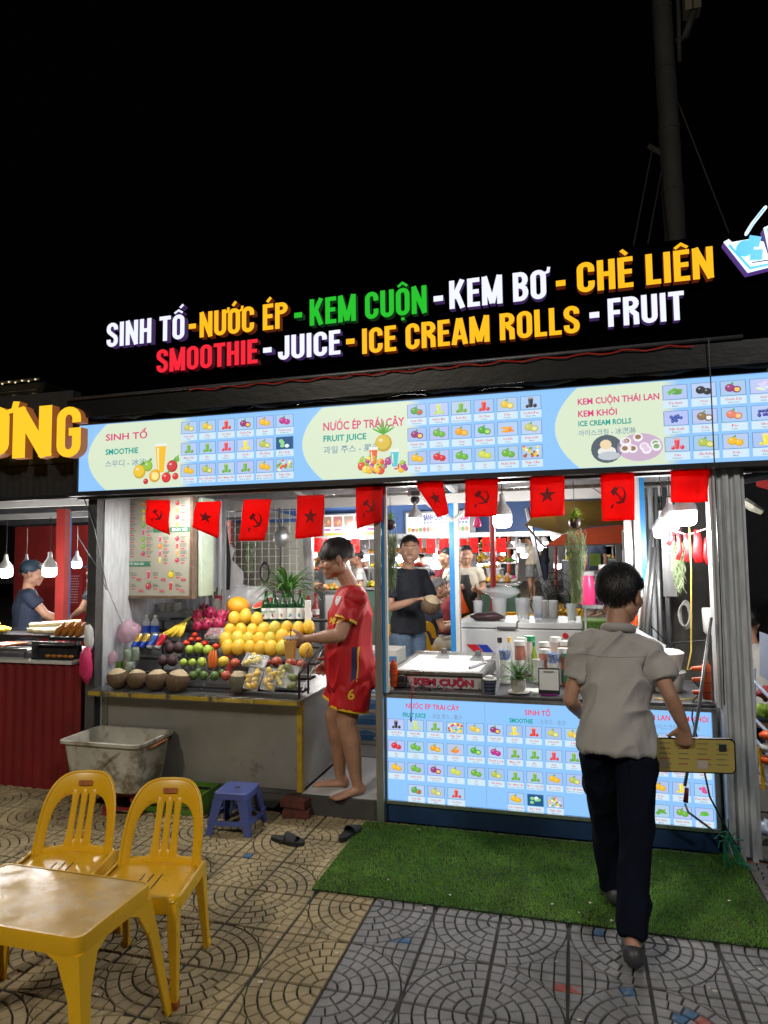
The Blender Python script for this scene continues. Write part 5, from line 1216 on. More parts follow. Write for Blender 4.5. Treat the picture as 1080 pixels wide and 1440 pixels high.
# ------------------------------------------------------------------ yellow plastic chairs and table
def make_chair(name, label, m_='yellowplastic', group=None):
    t = thing(name, label, 'chair', (0, 0, 0), group=group)
    SH = .375
    def seat(m):
        n = 10; vs = []
        for b_ in range(n + 1):
            y = -.17 + .34 * b_ / n; hw = .175 - .02 * (b_ / n) - (.012 if b_ in (0, n) else 0)
            for a in range(n + 1):
                x = -hw + 2 * hw * a / n; z = SH - .012 * (1 - (x / .175) ** 2) - .01 * math.sin(PI * b_ / n) - (.012 if b_ == 0 else 0); vs.append((x, y, z))
        F = lambda a, b_: b_ * (n + 1) + a
        m.add(vs, [(F(a, b_), F(a + 1, b_), F(a + 1, b_ + 1), F(a, b_ + 1)) for a in range(n) for b_ in range(n) if not (a in (3, 6) and b_ in (3, 4, 5) and False)])
    o = part(t, 'seat', m_, seat, smooth=True); so = o.modifiers.new('s', 'SOLIDIFY'); so.thickness = .005
    part(t, 'apron', m_, lambda m: loft(m, [ring(0, 0, .178, .172, .05, SH - .055), ring(0, 0, .180, .174, .05, SH - .01), ring(0, 0, .174, .168, .05, SH + .003), ring(0, 0, .168, .162, .05, SH - .004)], False), smooth=True)
    for k in (-1, 0, 1): part(t, 'drain_slot', 'black', lambda m: m.box(-.002 + k * .035, .002 + k * .035, -.06, .06, SH - .0215, SH - .0185))
    for sx in (-1, 1):
        for sy, ox, oy in ((-1, .02, -.03), (1, .015, .055)):
            def leg(m):
                x0, y0 = sx * .155, sy * .148; x1, y1 = x0 + sx * ox, y0 + oy
                w0, w1 = .034, .019
                for (px_, py_, z, w) in ((x0, y0, SH - .02, w0),): pass
                top = [(x0 + sx * .018, y0 - w0 / 2 * 1), (x0 + sx * .018, y0 + w0), (x0 + sx * .004, y0 + w0), (x0 - sx * .022, y0 + w0 * .4), (x0 - sx * .022, y0 - w0 / 2)]
                bot = [(x1 + sx * .01, y1 - w1 / 2), (x1 + sx * .01, y1 + w1), (x1, y1 + w1), (x1 - sx * .012, y1 + w1 * .4), (x1 - sx * .012, y1 - w1 / 2)]
                loft(m, [[(a, b_, 0) for a, b_ in bot], [(a, b_, SH - .02) for a, b_ in top]], True, True)
            part(t, 'leg', m_, leg, bev=.004)
            part(t, 'foot_cap', 'rust' if (sx, sy) == (1, -1) else m_, lambda m: m.cb((sx * .155 + sx * ox, sy * .148 + oy + .004, .012), (.024, .032, .024)))
    # back: an arched sheet with two large openings and three slats
    def bp(u, z):      # u across (-1..1), z height over the seat -> point on the curved leaning back
        lean = .158 + .115 * (z / .33); hw = .165 - .010 * z / .33
        return (u * hw, lean - .045 * (u * u) + .02 * 0, SH - .005 + z)
    H = .292
    out = []      # outer outline as bands: left rim, arch, right rim
    def strip(m, path_in, path_out):
        vs = path_in + path_out; n = len(path_in); m.add(vs, [(i, i + 1, n + i + 1, n + i) for i in range(n - 1)])
    def arch(k):
        pts = []
        for i in range(25):
            a = PI * i / 24; u = -math.cos(a); 
            e = 3.7; cu, su = abs(math.cos(a)) ** (2 / e), abs(math.sin(a)) ** (2 / e)
            pts.append((math.copysign(cu, -math.cos(a)), su))
        return pts
    def back(m):
        o_, i_ = [], []
        for (u, s_) in arch(0):
            o_.append(bp(u * 1.0, .0 + H * s_)); 
        for (u, s_) in arch(0):
            i_.append(bp(u * .79, .02 + (H - .105) * s_))
        # rim
        strip(m, [bp(-1, -.02)] + o_ + [bp(1, -.02)], [bp(-.79, -.02)] + i_ + [bp(.79, -.02)])
        # bottom band
        n = 10; strip(m, [bp(-.8 + 1.6 * i / n, -.02) for i in range(n + 1)], [bp(-.8 + 1.6 * i / n, .012 + .03 * max(0, 1 - abs(i / n - .5) * 3.2)) for i in range(n + 1)])
        # slats, wider at the foot
        for c_, w0, w1 in ((-.235, .088, .078), (0, .085, .075), (.235, .088, .078)):
            a_, b_ = [], []
            for i in range(9):
                z = .008 + (H - .105 + .03) * i / 8; ww = w0 + (w1 - w0) * i / 8 + .034 * (max(0, 1 - i / 2.5)) + .03 * max(0, i - 6) / 2; cc = c_
                a_.append(bp(cc - ww, z)); b_.append(bp(cc + ww, z))
            strip(m, a_, b_)
    o = part(t, 'back', m_, back, smooth=True); so = o.modifiers.new('s', 'SOLIDIFY'); so.thickness = .009; so.offset = 0; bv = o.modifiers.new('b', 'BEVEL'); bv.width = .0025; bv.segments = 2; bv.limit_method = 'ANGLE'; bv.angle_limit = 1
    def rim(m):
        m.tube([bp(-1.0, -.03)] + [bp(u, H * s_) for u, s_ in arch(0)] + [bp(1.0, -.03)], .0075, 8)
    part(t, 'rim', m_, rim, smooth=True)
    return t
YC = make_chair('yellow_chair', 'yellow plastic chair with slatted back at the right of the yellow table', group='yellow plastic chairs of the juice stall')
part(YC, 'worn_sticker', 'rust', lambda m: m.add([(-.03, .227, .612), (.03, .227, .612), (.03, .2335, .632), (-.03, .2335, .632)], [(0, 1, 2, 3)]))
YC.location = (-1.63, 2.34, .002); YC.rotation_euler = (0, 0, math.radians(13))
dup(YC, (-2.05, 2.34, .002), math.radians(15), 'yellow plastic chair with slatted back, half hidden behind the yellow table at the left')
tbl = thing('yellow_table', 'low glossy yellow plastic table at the lower left picture corner', 'table', (-1.79, 1.96, 0))
TH = .455
part(tbl, 'table_top', 'tablegloss', lambda m: loft(m, [ring(-1.80, 1.965, .315, .178, .03, TH - .012), ring(-1.80, 1.965, .317, .180, .03, TH - .004), ring(-1.80, 1.965, .313, .176, .028, TH)], True, True), smooth=30)
part(tbl, 'rim', 'yellowplastic', lambda m: loft(m, [ring(-1.80, 1.965, .322, .185, .034, TH - .055), ring(-1.80, 1.965, .325, .188, .034, TH - .012), ring(-1.80, 1.965, .322, .185, .032, TH + .002), ring(-1.80, 1.965, .314, .177, .028, TH + .0015)], False), smooth=40)
for sx in (-1, 1):
    for sy in (-1, 1):
        def tl2(m):
            cx, cy = -1.80 + sx * .322, 1.965 + sy * .184; fx, fy = cx + sx * .06, cy + sy * .045
            def L6(x, y, a, z): return [(x, y, z), (x - sx * a, y, z), (x - sx * a, y - sy * .014, z), (x - sx * .014, y - sy * .014, z), (x - sx * .014, y - sy * a, z), (x, y - sy * a, z)]
            R_ = [L6(fx, fy, .034, .0), L6(cx + sx * .02, cy + sy * .015, .05, TH * .62), L6(cx + sx * .004, cy + sy * .003, .085, TH * .83), L6(cx, cy, .14, TH - .05)]
            if sx * sy > 0: R_ = [r[::-1] for r in R_]
            loft(m, R_, True, True)
        part(tbl, 'leg', 'yellowplastic', tl2, bev=.005)


# ================================================================== RIGHT COUNTER WITH THE LIT MENU
lc = thing('lit_menu_counter', 'kiosk counter whose front is a lit blue fruit menu above a dark blue base', 'counter', (-.2, 4.06, 0))
LX0, LX1, LZ0, LZ1 = -1.128, .700, .132, .742
part(lc, 'base', 'darkblue', lambda m: m.box(-1.14, .728, 4.045, 4.10, .0, .108), bev=.003)
part(lc, 'frame', 'alu', lambda m: (m.box(-1.14, .728, 4.03, 4.07, .109, .13), m.box(-1.14, .728, 4.03, 4.07, .744, .766), m.box(-1.14, -1.13, 4.03, 4.07, .1305, .7435), m.box(.702, .728, 4.03, 4.07, .1305, .7435)), bev=.001)
part(lc, 'lit_panel', m_lb, lambda m: m.box(LX0, LX1, 4.04, 4.055, LZ0, LZ1))
part(lc, 'cabinet', 'aludark', lambda m: m.box(-1.13, .72, 4.07, 4.60, .13, .765))
part(lc, 'worktop', 'aludark', lambda m: m.box(-1.14, .728, 4.035, 4.78, .768, .786), bev=.003)
P = Print(4.04)
P.text('NƯỚC ÉP TRÁI CÂY', -1.010, .685, .030, REDT, 3, .016, .33); P.text('FRUIT JUICE', -1.03, .632, .026, TEAL, 3, .032, .145); P.text('- 과일 주스 - 果汁', -.862, .632, .024, GREY, 3, .012, .20)
P.text('SINH TỐ', -.295, .680, .030, REDT, 3, .016, .145); P.text('SMOOTHIE', -.385, .632, .026, TEAL, 3, .032, .135); P.text('- 스무디 - 冰沙', -.225, .632, .024, GREY, 3, .012, .16)
P.text('KEM CUỘN THÁI LAN - KEM KHÓI', .15, .688, .030, REDT, 3, .016, .535); P.text('ICE CREAM ROLLS', .15, .640, .024, TEAL, 3, .032, .2); P.text('- 아이스크림 - 冰淇淋', .38, .640, .024, GREY, 3, .012, .26)
R4 = rows_(.617, .128, 4, .024)
xs = cols(-1.125, -.535, 5, .018)
cells(P, xs, R4[:3], [['cafe', 'nuocmia', 'kembo', 'mix', 'thom'], ['tao', 'coc', 'cam', 'carot', 'chanh'], ['xoai', 'duanuoc', 'chanhday', 'le', 'oi']])
cells(P, xs[1:4], R4[3:], [['duahau', 'dualuoi', 'cachua']])
xs = cols(-.515, .13, 6, .018)
cells(P, xs, R4[:3], [['chanhday', 'chuoi', 'cachua', 'dualuoi', 'thom', 'xoai'], ['thanhlong', 'mangcau', 'bo', 'dau', 'bo', 'xoai'], ['saurieng', 'bomc', 'bochuoi', 'boxoai', 'bosr', 'xoaicd']])
cells(P, xs[1:4], R4[3:], [['xoaicd', 'bodua', 'mix']])
xs = cols(.16, .69, 5, .018)
cells(P, xs, R4[:3], [['oreo', 'vietquat', 'dao', 'nho', 'vani'], ['duak', 'vani', 'thanhlong', 'chanhday', 'nho'], ['xoai', 'dau', 'xoai', 'chuoi', 'phuc']])
cells(P, xs[2:5], R4[3:], [['traxanh', 'duanuoc', 'traxanh']])
for x in (-.528, .145):
    z = .735
    while z > .14: P.rect(x - .0015, z - .007, x + .0015, z, (.12, .22, .45), 2); z -= .014
P.build('menu_print', lc)

# ice cream roll machine
im = thing('ice_cream_roll_machine', 'steel ice cream roll machine with white top and KEM CUỘN lettering', 'ice cream machine', (-.85, 4.5, .786))
IX0, IX1 = -1.125, -.555
dm('frost', (.85, .86, .87), .6, var=.04, vs=6); dm('signwhite', (.52, .51, .50), .5, var=.08, vs=6)
part(im, 'body', 'aludark', lambda m: m.box(IX0, IX1, 4.165, 4.95, .788, .872), bev=.002)
part(im, 'front_panel', 'signwhite', lambda m: m.box(IX0 + .006, IX1 - .006, 4.158, 4.164, .792, .868))
part(im, 'deck_frame', 'steel', lambda m: (m.box(IX0 - .025, IX1 + .012, 4.135, 4.175, .873, .895), m.box(IX0 - .025, IX1 + .012, 4.93, 4.97, .873, .905), m.box(IX0 - .025, IX0 + .005, 4.1755, 4.9295, .873, .896), m.box(IX1 - .018, IX1 + .012, 4.1755, 4.9295, .873, .896)), bev=.002)
part(im, 'frosted_plate', 'frost', lambda m: m.box(IX0 + .006, IX1 - .019, 4.176, 4.929, .873, .882))
P = Print(4.1575); P.mb.c((1, 1, 1))
for dx, dz, c_, ly, of in ((.004, -.004, (.10, .01, .04), 1, .05), (0, 0, (.55, .03, .08), 3, .045)):
    P.text('KEM CUỘN', -.985 + dx, .809 + dz, .040, c_, ly, of, .375)
P.poly([(-1.045, .868), (-1.03, .868), (-1.028, .835), (-1.015, .812), (-1.04, .82), (-1.047, .845)], (.08, .02, .03), 1)
for k in range(9): P.rect(-1.02 + k * .055, .795, -1.008 + k * .055, .800, (.25, .03, .06), 1)
P.build('lettering', im, 'paper')
for x, y, lb in ((-.915, 4.80, 'left'), (-.66, 4.74, 'right')):
    t = thing('scraper', 'flat steel ice scraper standing on the white plate, %s one' % lb, 'scraper', (x, y, .882), group='steel scrapers on the ice cream machine')
    part(t, 'blade', 'steel', lambda m: m.add([(x - .055, y - .05, .886), (x + .055, y - .05, .886), (x + .028, y + .02, .915), (x - .028, y + .02, .915)], [(0, 1, 2, 3)]))
    part(t, 'handle', 'aludark', lambda m: m.box(x - .02, x + .02, y + .01, y + .04, .905, .945), bev=.004)
t = thing('steel_spatula', 'long steel spatula resting on the right rim of the ice cream machine', 'spatula', (-.6, 4.3, .9)); part(t, 'handle', 'aludark', lambda m: m.tube([(-.645, 4.25, .905), (-.56, 4.36, .925)], (.010), 8)); part(t, 'blade', 'steel', lambda m: m.cb((-.54, 4.42, .93), (.05, .12, .003), rz=-.6))
# tangled clips
m = MB()
for k in range(14):
    x = -1.0 + k * .018; m.tube([(x, 4.08 + rnd.uniform(-.02, .02), .79 + rnd.random() * .02), (x + rnd.uniform(-.04, .05), 4.08 + rnd.uniform(-.03, .03), .795 + rnd.random() * .03), (x + rnd.uniform(-.03, .06), 4.08 + rnd.uniform(-.03, .03), .79 + rnd.random() * .02)], .004, 5)
for i in range(len(m.mi)): m.mi[i] = (i // 21) % 3
tag(build(m, 'bundle_of_cords', ['black', 'bagpink', 'aludark']), 'tangled bundle of dark cords below the KEM CUỘN lettering', 'cords')
# orange extension blocks
dm('orangeplastic', (.75, .10, .015), .4, var=.1, vs=10)
def block(name, label, p, h, holes=3):
    t = thing(name, label, 'socket block', p, group='orange extension sockets'); x, y, z = p
    part(t, 'housing', 'orangeplastic', lambda m: m.lathe([(.020, 0), (.024, .01), (.024, h * .86), (.014, h * .92), (.012, h)], 12, p), bev=0, smooth=40)
    for k in range(holes): part(t, 'ring', 'redplastic', lambda m: m.lathe([(.0255, h * (.18 + .25 * k)), (.0255, h * (.2 + .25 * k))], 12, p))
block('socket_block', 'upright orange extension socket beside the middle post', (-1.10, 4.10, .80), .165)
block('socket_block', 'upright orange extension socket beside the fluted post', (.695, 4.10, .80), .215)
block('socket_block', 'orange extension socket high on the blue and white post at right', (.395, 4.9, 1.12), .15)
t = thing('power_plugs', 'orange red plugs with yellow and black leads beside the fluted post', 'plugs', (.66, 4.1, .86)); dm('yellowcable', (.7, .5, .08), .45)
for z, (m_, pts) in zip((.965, .905, .835), (('yellowcable', [(0.597,4.1,0.958), (0.631,4.15,1.058), (0.673,4.3,1.516), (0.688,4.4,1.794)]), ('black', [(0.672,4.1,0.844), (0.615,4.05,0.801), (0.6,4.02,0.711), (0.62,4.015,0.619), (0.632,4,0.53)]), ('yellowcable', [(0.649,4.1,0.804), (0.531,4.1,0.787), (0.42,4.1,0.794)]))):
    part(t, 'plug', 'orangeplastic', lambda m: m.tube([(.62, 4.1, z), (.672, 4.1, z + .003)], [(.011, .011), (.015, .015)], 8)); part(t, 'lead', m_, lambda m: m.tube([(.622, 4.1, z)] + pts[0:], .0045, 6), smooth=True)
t = thing('adapter', 'black adapter with a red lead hanging over the lit panel beside the middle post', 'adapter', (-1.05, 4.1, .79))
part(t, 'housing', 'black', lambda m: (m.box(-1.075, -1.02, 4.09, 4.13, .80, .83), m.box(-1.07, -1.03, 4.09, 4.13, .835, .87)), bev=.004)
part(t, 'lead', 'redwire', lambda m: m.tube([(-1.03, 4.09, .86), (-.985, 4.06, .875), (-.965, 4.03, .84), (-.968, 4.018, .75), (-.972, 4.016, .64)], .003, 6), smooth=True); part(t, 'tip', 'black', lambda m: m.tube([(-.972, 4.016, .64), (-.973, 4.016, .61)], .005, 6))
# cups, plant, payment stand
def cupstack(p, n, r, label, top='labelpaper', side='labelpaper', group='stacks of printed paper cups'):
    t = thing('cup_stack', label, 'cup stack', p, group=group)
    for k in range(n): part(t, 'cup', side, lambda m: m.lathe([(r * .93, k * .0115), (r * .97, k * .0115 + .008), (r * 1.06, k * .0115 + .010), (r * 1.06, k * .0115 + .0115)], 16, p), smooth=30)
    part(t, 'top_cup', top, lambda m: m.lathe([(r * .95, n * .0115), (r * 1.03, n * .0115 + .055), (r * 1.08, n * .0115 + .058), (r * .98, n * .0115 + .05)], 16, p), smooth=40)
dm('printcup', (.10, .2, .42), .5, var=.4, vs=40, dirt=(.6, .55, .5), ds=38, dt=.5)
cupstack((-.44, 4.42, .79), 13, .036, 'tall stack of paper cups behind the potted palm, left', 'printcup'); cupstack((-.13, 4.42, .79), 12, .042, 'tall stack of wide paper cups between the palm and the sauce bottle', 'printcup')
cupstack((-.23, 4.46, .79), 8, .036, 'low stack of paper cups half behind the palm', 'labelpaper')
t = thing('black_paper_cups', 'black patterned paper cups topped with a white cup left of the palm', 'cup stack', (-.505, 4.12, .786)); p = (-.505, 4.12, .786)
dm('blackcup', (.02, .025, .05), .5, stripes=(2, 50, (.12, .15, .22), .3))
part(t, 'cup', 'blackcup', lambda m: m.lathe([(.032, 0), (.042, .075)], 18, p), smooth=True); part(t, 'rim', 'labelpaper', lambda m: m.lathe([(.0435, .075), (.0445, .082), (.042, .084)], 18, p)); part(t, 'crumpled_lining', 'whitepaint', lambda m: [m.ell((p[0] + rnd.uniform(-.02, .02), p[1] + rnd.uniform(-.02, .02), p[2] + .09), (.018, .018, .012), 8) for _ in range(6)], smooth=True)
dm('potwhite', (.62, .60, .57), .45, var=.05, vs=5)
t = thing('potted_palm', 'little palm in a white pot with saucer on the lit counter', 'potted plant', (-.335, 4.12, .786)); p = (-.335, 4.12, .786)
part(t, 'saucer', 'potwhite', lambda m: m.lathe([(.045, .0), (.066, .010), (.064, .014)], 22, p), smooth=40)
part(t, 'pot', 'potwhite', lambda m: m.lathe([(.034, .012), (.044, .03), (.045, .085), (.040, .088), (.038, .075), (.001, .075)], 22, p), smooth=40)
for k in range(26):
    a = k * 2.4; e = .5 + .9 * rnd.random(); d = Vector((math.cos(a) * math.cos(e), math.sin(a) * math.cos(e), math.sin(e))); L_ = rnd.uniform(.08, .13)
    def frond(m):
        q = Vector(p) + Vector((0, 0, .075)); dd = d.copy()
        for j in range(9):
            q2 = q + dd * L_ / 8; dd = (dd + Vector((0, 0, -.10))).normalized(); m.tube([q, q2], .0011, 3, caps=None)
            if j > 1:
                sd = dd.cross(Vector((0, 0, 1))).normalized()
                for s_ in (-1, 1): m.leaf(q, sd * s_ + dd * .8, .045 * (1 - abs(j - 5) * .1), .0035, .5, 2)
            q = q2
    part(t, 'frond', 'leafgreen', frond)
t = thing('payment_stand', 'white payment card on a black and purple stand on the lit counter', 'payment stand', (-.16, 4.10, .786))
part(t, 'back_plate', 'black', lambda m: m.cb((-.155, 4.105, .868), (.122, .006, .150), rx=-.12), bev=.006)
part(t, 'card', 'labelpaper', lambda m: m.cb((-.155, 4.1005, .876), (.110, .002, .118), rx=-.12)); dm('purple', (.25, .02, .22), .4)
part(t, 'purple_band', 'purple', lambda m: m.cb((-.155, 4.106, .8065), (.114, .003, .026), rx=-.12)); part(t, 'foot', 'purple', lambda m: m.box(-.205, -.105, 4.085, 4.15, .787, .795), bev=.002)
part(t, 'icon', 'labelpaper', lambda m: [m.cb((-.185 + k * .03, 4.1035, .807), (.010, .0015, .008), rx=-.12) for k in range(3)])
part(t, 'print_line', 'black', lambda m: (m.cb((-.155, 4.0942, .924), (.06, .001, .004), rx=-.12), m.cb((-.155, 4.102, .828), (.06, .001, .004), rx=-.12)))
tag(build(MB().box(-.255, -.215, 4.11, 4.13, .7865, .80), 'small_white_box', 'labelpaper', bev=.003), 'tiny white box between the palm saucer and the payment stand', 'box')
tag(build(MB().cb((-.27, 4.2, .792), (.15, .10, .008), rz=.1), 'white_paper', 'labelpaper'), 'white paper sheet lying behind the potted palm', 'paper')
# syrup bottles and jars
dm('glassy', (.75, .62, .55), .12, alpha=.55); dm('brownjuice', (.45, .14, .02), .25); dm('greencap', (.02, .25, .10), .4); dm('jamjar', (.35, .14, .10), .3, var=.4, vs=20); dm('yellowcap', (.75, .4, .02), .4)
def bottle(x, y, h, r, body, cap, label, lab=None, neck=.45, z=.786, cat='bottle', group='bottles and jars behind the cup stacks', name='syrup_bottle'):
    p = (x, y, z); t = thing(name, label, cat, p, group=group)
    part(t, 'body', body, lambda m: m.lathe([(r * .93, 0), (r, .008), (r, h * .62), (r * neck, h * .82), (r * neck, h * .9)], 16, p), smooth=40)
    part(t, 'cap', cap, lambda m: m.lathe([(r * neck * 1.15, h * .88), (r * neck * 1.15, h), (r * neck, h * 1.005)], 14, p), smooth=40)
    if lab: part(t, 'label', lab, lambda m: m.lathe([(r * 1.015, h * .15), (r * 1.015, h * .5)], 16, p), smooth=40)
bottle(-.045, 4.40, .205, .035, 'brownjuice', 'greencap', 'amber sauce bottle with green cap beside the cups', 'greencap', .75)
for x, y, h, cap, lb in ((-.36, 4.62, .25, 'whitepaint', 'jar with white lid, leftmost of the jars'), (-.20, 4.62, .245, 'whitepaint', 'jar with white lid, second row left'), (-.125, 4.70, .27, 'whitepaint', 'tall jar with white lid at the back'), (-.06, 4.66, .25, 'whitepaint', 'jar with white lid, rightmost'), (-.19, 4.50, .215, 'whitepaint', 'short jar with white lid in front'), (-.075, 4.53, .22, 'whitepaint', 'short jar with white lid by the amber bottle'), (-.30, 4.74, .27, 'greencap', 'jar with large green lid'), (-.35, 4.72, .26, 'whitepaint', 'jar with white lid hidden at the left back')):
    bottle(x, y, h, .036, 'jamjar' if h < .26 else 'glassy', cap, lb, 'labelpaper' if h > .24 else None, .9, cat='jar', name='jar')
bottle(-.49, 4.60, .27, .032, 'clearplastic', 'black', 'clear bottle with black cap behind the left cup stack'); bottle(-.43, 4.64, .27, .022, 'clearplastic', 'yellowcap', 'slim clear bottle with yellow cap'); bottle(.02, 4.62, .30, .042, 'whitepaint', 'bagpink', 'white plastic bottle with pink cap at the right', 'redplastic', .45); bottle(-.265, 4.60, .25, .02, 'leafbright', 'greencap', 'slim pale green bottle among the jars')
# white buckets, tilted steel sheet and boxes at the right end
dm('bucketplastic', (.62, .62, .58), .35, alpha=.85, var=.05, vs=6)
for i, (z, s) in enumerate(((.79, 1.), (.90, .96))):
    p = (.52, 4.38, z); tag(build(MB().lathe([(.085 * s, 0), (.105 * s, .09), (.112 * s, .115), (.106 * s, .12), (.09 * s, .13)], 24, p), 'plastic_bucket', 'bucketplastic', smooth=40), ['lower white plastic bucket beside the orange socket', 'upper white plastic bucket stacked by the orange socket'][i], 'bucket', 'stacked white buckets')
tag(build(MB().box(.24, .44, 4.30, 4.62, .79, .93), 'steel_box', 'steel', bev=.004), 'steel box behind the right sleeve of the man in the grey shirt', 'box')
tag(build(MB().box(.42, .49, 4.62, 4.70, .79, 1.02), 'yellow_green_box', mat('yg', (.6, .62, .15), .5), bev=.004), 'yellow green carton behind the white buckets', 'carton')
tag(build(MB().cb((.37, 4.5, 1.03), (.30, .004, .22), rx=-.5, ry=.55), 'clear_cover', 'bagclear'), 'tilted clear plastic cover above the steel box', 'cover')
# floor pole with red grip leaning on the counter, rope, mop cord
t = thing('leaning_rod', 'long steel rod with a red grip leaning in front of the counter', 'rod', (.70, 3.7, 0))
part(t, 'shaft', 'alu', lambda m: m.tube([(0.697,3.9,1.268), (0.615,3.9,0.776), (0.53,3.88,0.392)], .009, 8), smooth=True)
part(t, 'grip', 'redplastic', lambda m: m.tube([(0.54,3.88,0.382), (0.531,3.88,0.309)], [(.010, .010), (.013, .013)], 10), smooth=True)
part(t, 'bent_foot', 'alu', lambda m: m.tube([(0.527,3.88,0.301), (0.542,3.88,0.259), (0.661,3.9,0.169)], .006, 8), smooth=True)
part(t, 'cable', 'black', lambda m: m.tube([(0.632,4,0.53), (0.656,3.93,0.331), (0.71,3.92,0.213), (0.812,3.979,0.02), (0.924,3.963,0.01)], .005, 6), smooth=True)
dm('greenrope', (.01, .20, .11), .6, var=.4, vs=20)
def rope(m):
    b_ = Vector((0.725,3.86,0.149))
    for k in range(16):
        a = rnd.uniform(-.03, .03); m.tube([b_ + Vector((0, 0, .02)), b_ + Vector((a, -.01, -.03)), b_ + Vector((a * 1.6 + .02, -.02, -.10)), b_ + Vector((a * 1.8 + .05, -.04, -.10 - rnd.random() * .05))], .0022, 4)
    for k in range(7):
        a = k * .9; m.tube([b_, b_ + Vector((.05 * math.cos(a), .0, .04 * math.sin(a))), b_ + Vector((.07 * math.cos(a + .3), -.01, .05 * math.sin(a + .3) - .01))], .003, 4)
    m.tube([b_ + Vector((0, 0, .10)), b_], .003, 5)
tag(build(MB() if False else (lambda m: (rope(m), m)[1])(MB()), 'green_twine', 'greenrope'), 'tangle of green twine tied at the foot of the fluted post', 'twine')

# ------------------------------------------------------------------ hanging plants, camera, gloves
def hanging(name, label, p, h, w, n=220, top=40, group='hanging moss plants'):
    t = thing(name, label, 'hanging plant', p, group=group)
    part(t, 'pot', 'avodark', lambda m: m.lathe([(.012, -.035), (.032, -.02), (.036, .01), (.024, .03)], 14, p), smooth=True)
    def tuft(m):
        for k in range(top):
            a = k * 2.4; e = rnd.uniform(.1, 1.4); m.leaf((p[0], p[1], p[2] + .025), (math.cos(a) * math.cos(e), math.sin(a) * math.cos(e), math.sin(e)), rnd.uniform(.05, .085), .0032, rnd.uniform(.6, 1.8), 4)
    part(t, 'leaf_tuft', 'leafbright', tuft)
    def moss(m):
        for k in range(n):
            f = rnd.random() ** .8; z0 = p[2] - .03 - f * h * .8; wd = w * (1 - f * .75); x = p[0] + rnd.uniform(-wd, wd); y = p[1] + rnd.uniform(-wd, wd) * .6; pts = [Vector((x, y, z0))]
            for j in range(4): pts.append(pts[-1] + Vector((rnd.uniform(-.012, .012), rnd.uniform(-.008, .008), -.018 + rnd.uniform(-.008, .012))))
            m.tube(pts, [(.0018,) * 2] * 4 + [(.0005,) * 2], 3, caps=None)
    tag(part(t, 'moss_strands', 'moss', moss), kind='stuff')
    part(t, 'hook_wire', 'black', lambda m: m.tube([(p[0], p[1], p[2] + .02), (p[0], p[1], 2.06)], .002, 4))
hanging('hanging_plant', 'mossy hanging plant beside the middle post in front of the man with the coconut', (-1.136,4.2,1.818), .42, .045, 420)
hanging('hanging_plant', 'mossy hanging plant with a bright tuft left of the grey-shirted man', (0.019,4.2,1.802), .50, .062, 620, 90)
hanging('hanging_plant', 'mossy hanging plant behind the wire mesh', (-2.754,5.4,2.015), .55, .07, 330)
hanging('hanging_plant', 'dry moss behind the red gloves at right', (0.661,4.7,1.763), .40, .06, 260, 6)
sc = thing('security_camera', 'white security camera with black dome under the roof beam', 'camera', (-1.116,4.85,2.049)); p = (-1.116,4.85,2.049)
part(sc, 'housing', 'whitepaint', lambda m: m.cb((p[0], p[1], p[2] + .03), (.10, .08, .05)), bev=.008); part(sc, 'dome', 'black', lambda m: m.ell((p[0], p[1] - .01, p[2] - .015), (.035, .035, .035), 14), smooth=True); part(sc, 'bracket', 'whitepaint', lambda m: (m.cb((p[0] - .03, p[1] + .03, p[2] + .085), (.04, .05, .07)), m.cb((p[0] + .04, p[1], p[2] + .08), (.03, .03, .05)))); part(sc, 'lens_plate', 'aludark', lambda m: m.cb((p[0] + .01, p[1] - .042, p[2] + .03), (.06, .006, .03)))
dm('redglove', (.72, .015, .02), .35, var=.1, vs=10, tl=.2)
gl = ['narrow', 'long thin', 'broad folded', 'wide crumpled', 'small rear']
for i, (x, y, w, h) in enumerate(((943, 752, .035, .13), (955, 768, .03, .17), (968, 770, .05, .17), (983, 768, .06, .20), (992, 775, .03, .16))):
    p = [(0.594,4.5,1.726), (0.638,4.48,1.654), (0.683,4.46,1.644), (0.74,4.44,1.651), (0.779,4.42,1.621)][i]
    mb = MB(); mb.tube([(p[0] + rnd.uniform(-.01, .01), p[1], p[2] + h / 2), (p[0], p[1], p[2] + h * .2), (p[0] + rnd.uniform(-.01, .01), p[1], p[2] - h * .2), (p[0] + .008 * i - .02, p[1], p[2] - h / 2)], [(w * .25, .006), (w * .4, .012), (w * .5, .012), (w * .42, .006)], 10, ref=(0, 1, 0))
    tag(build(mb, 'red_glove', 'redglove', smooth=True), '%s red rubber glove hanging beside the fluted post, number %s from the left' % (gl[i], ['one', 'two', 'three', 'four', 'five'][i]), 'glove', 'red rubber gloves hung up to dry')
tag(build(MB().tube([(0.583,4.5,1.757), (0.69,4.46,1.723), (0.797,4.4,1.761)], .003, 5), 'glove_line', 'whitepaint'), 'thin line on which the red gloves hang', 'line')
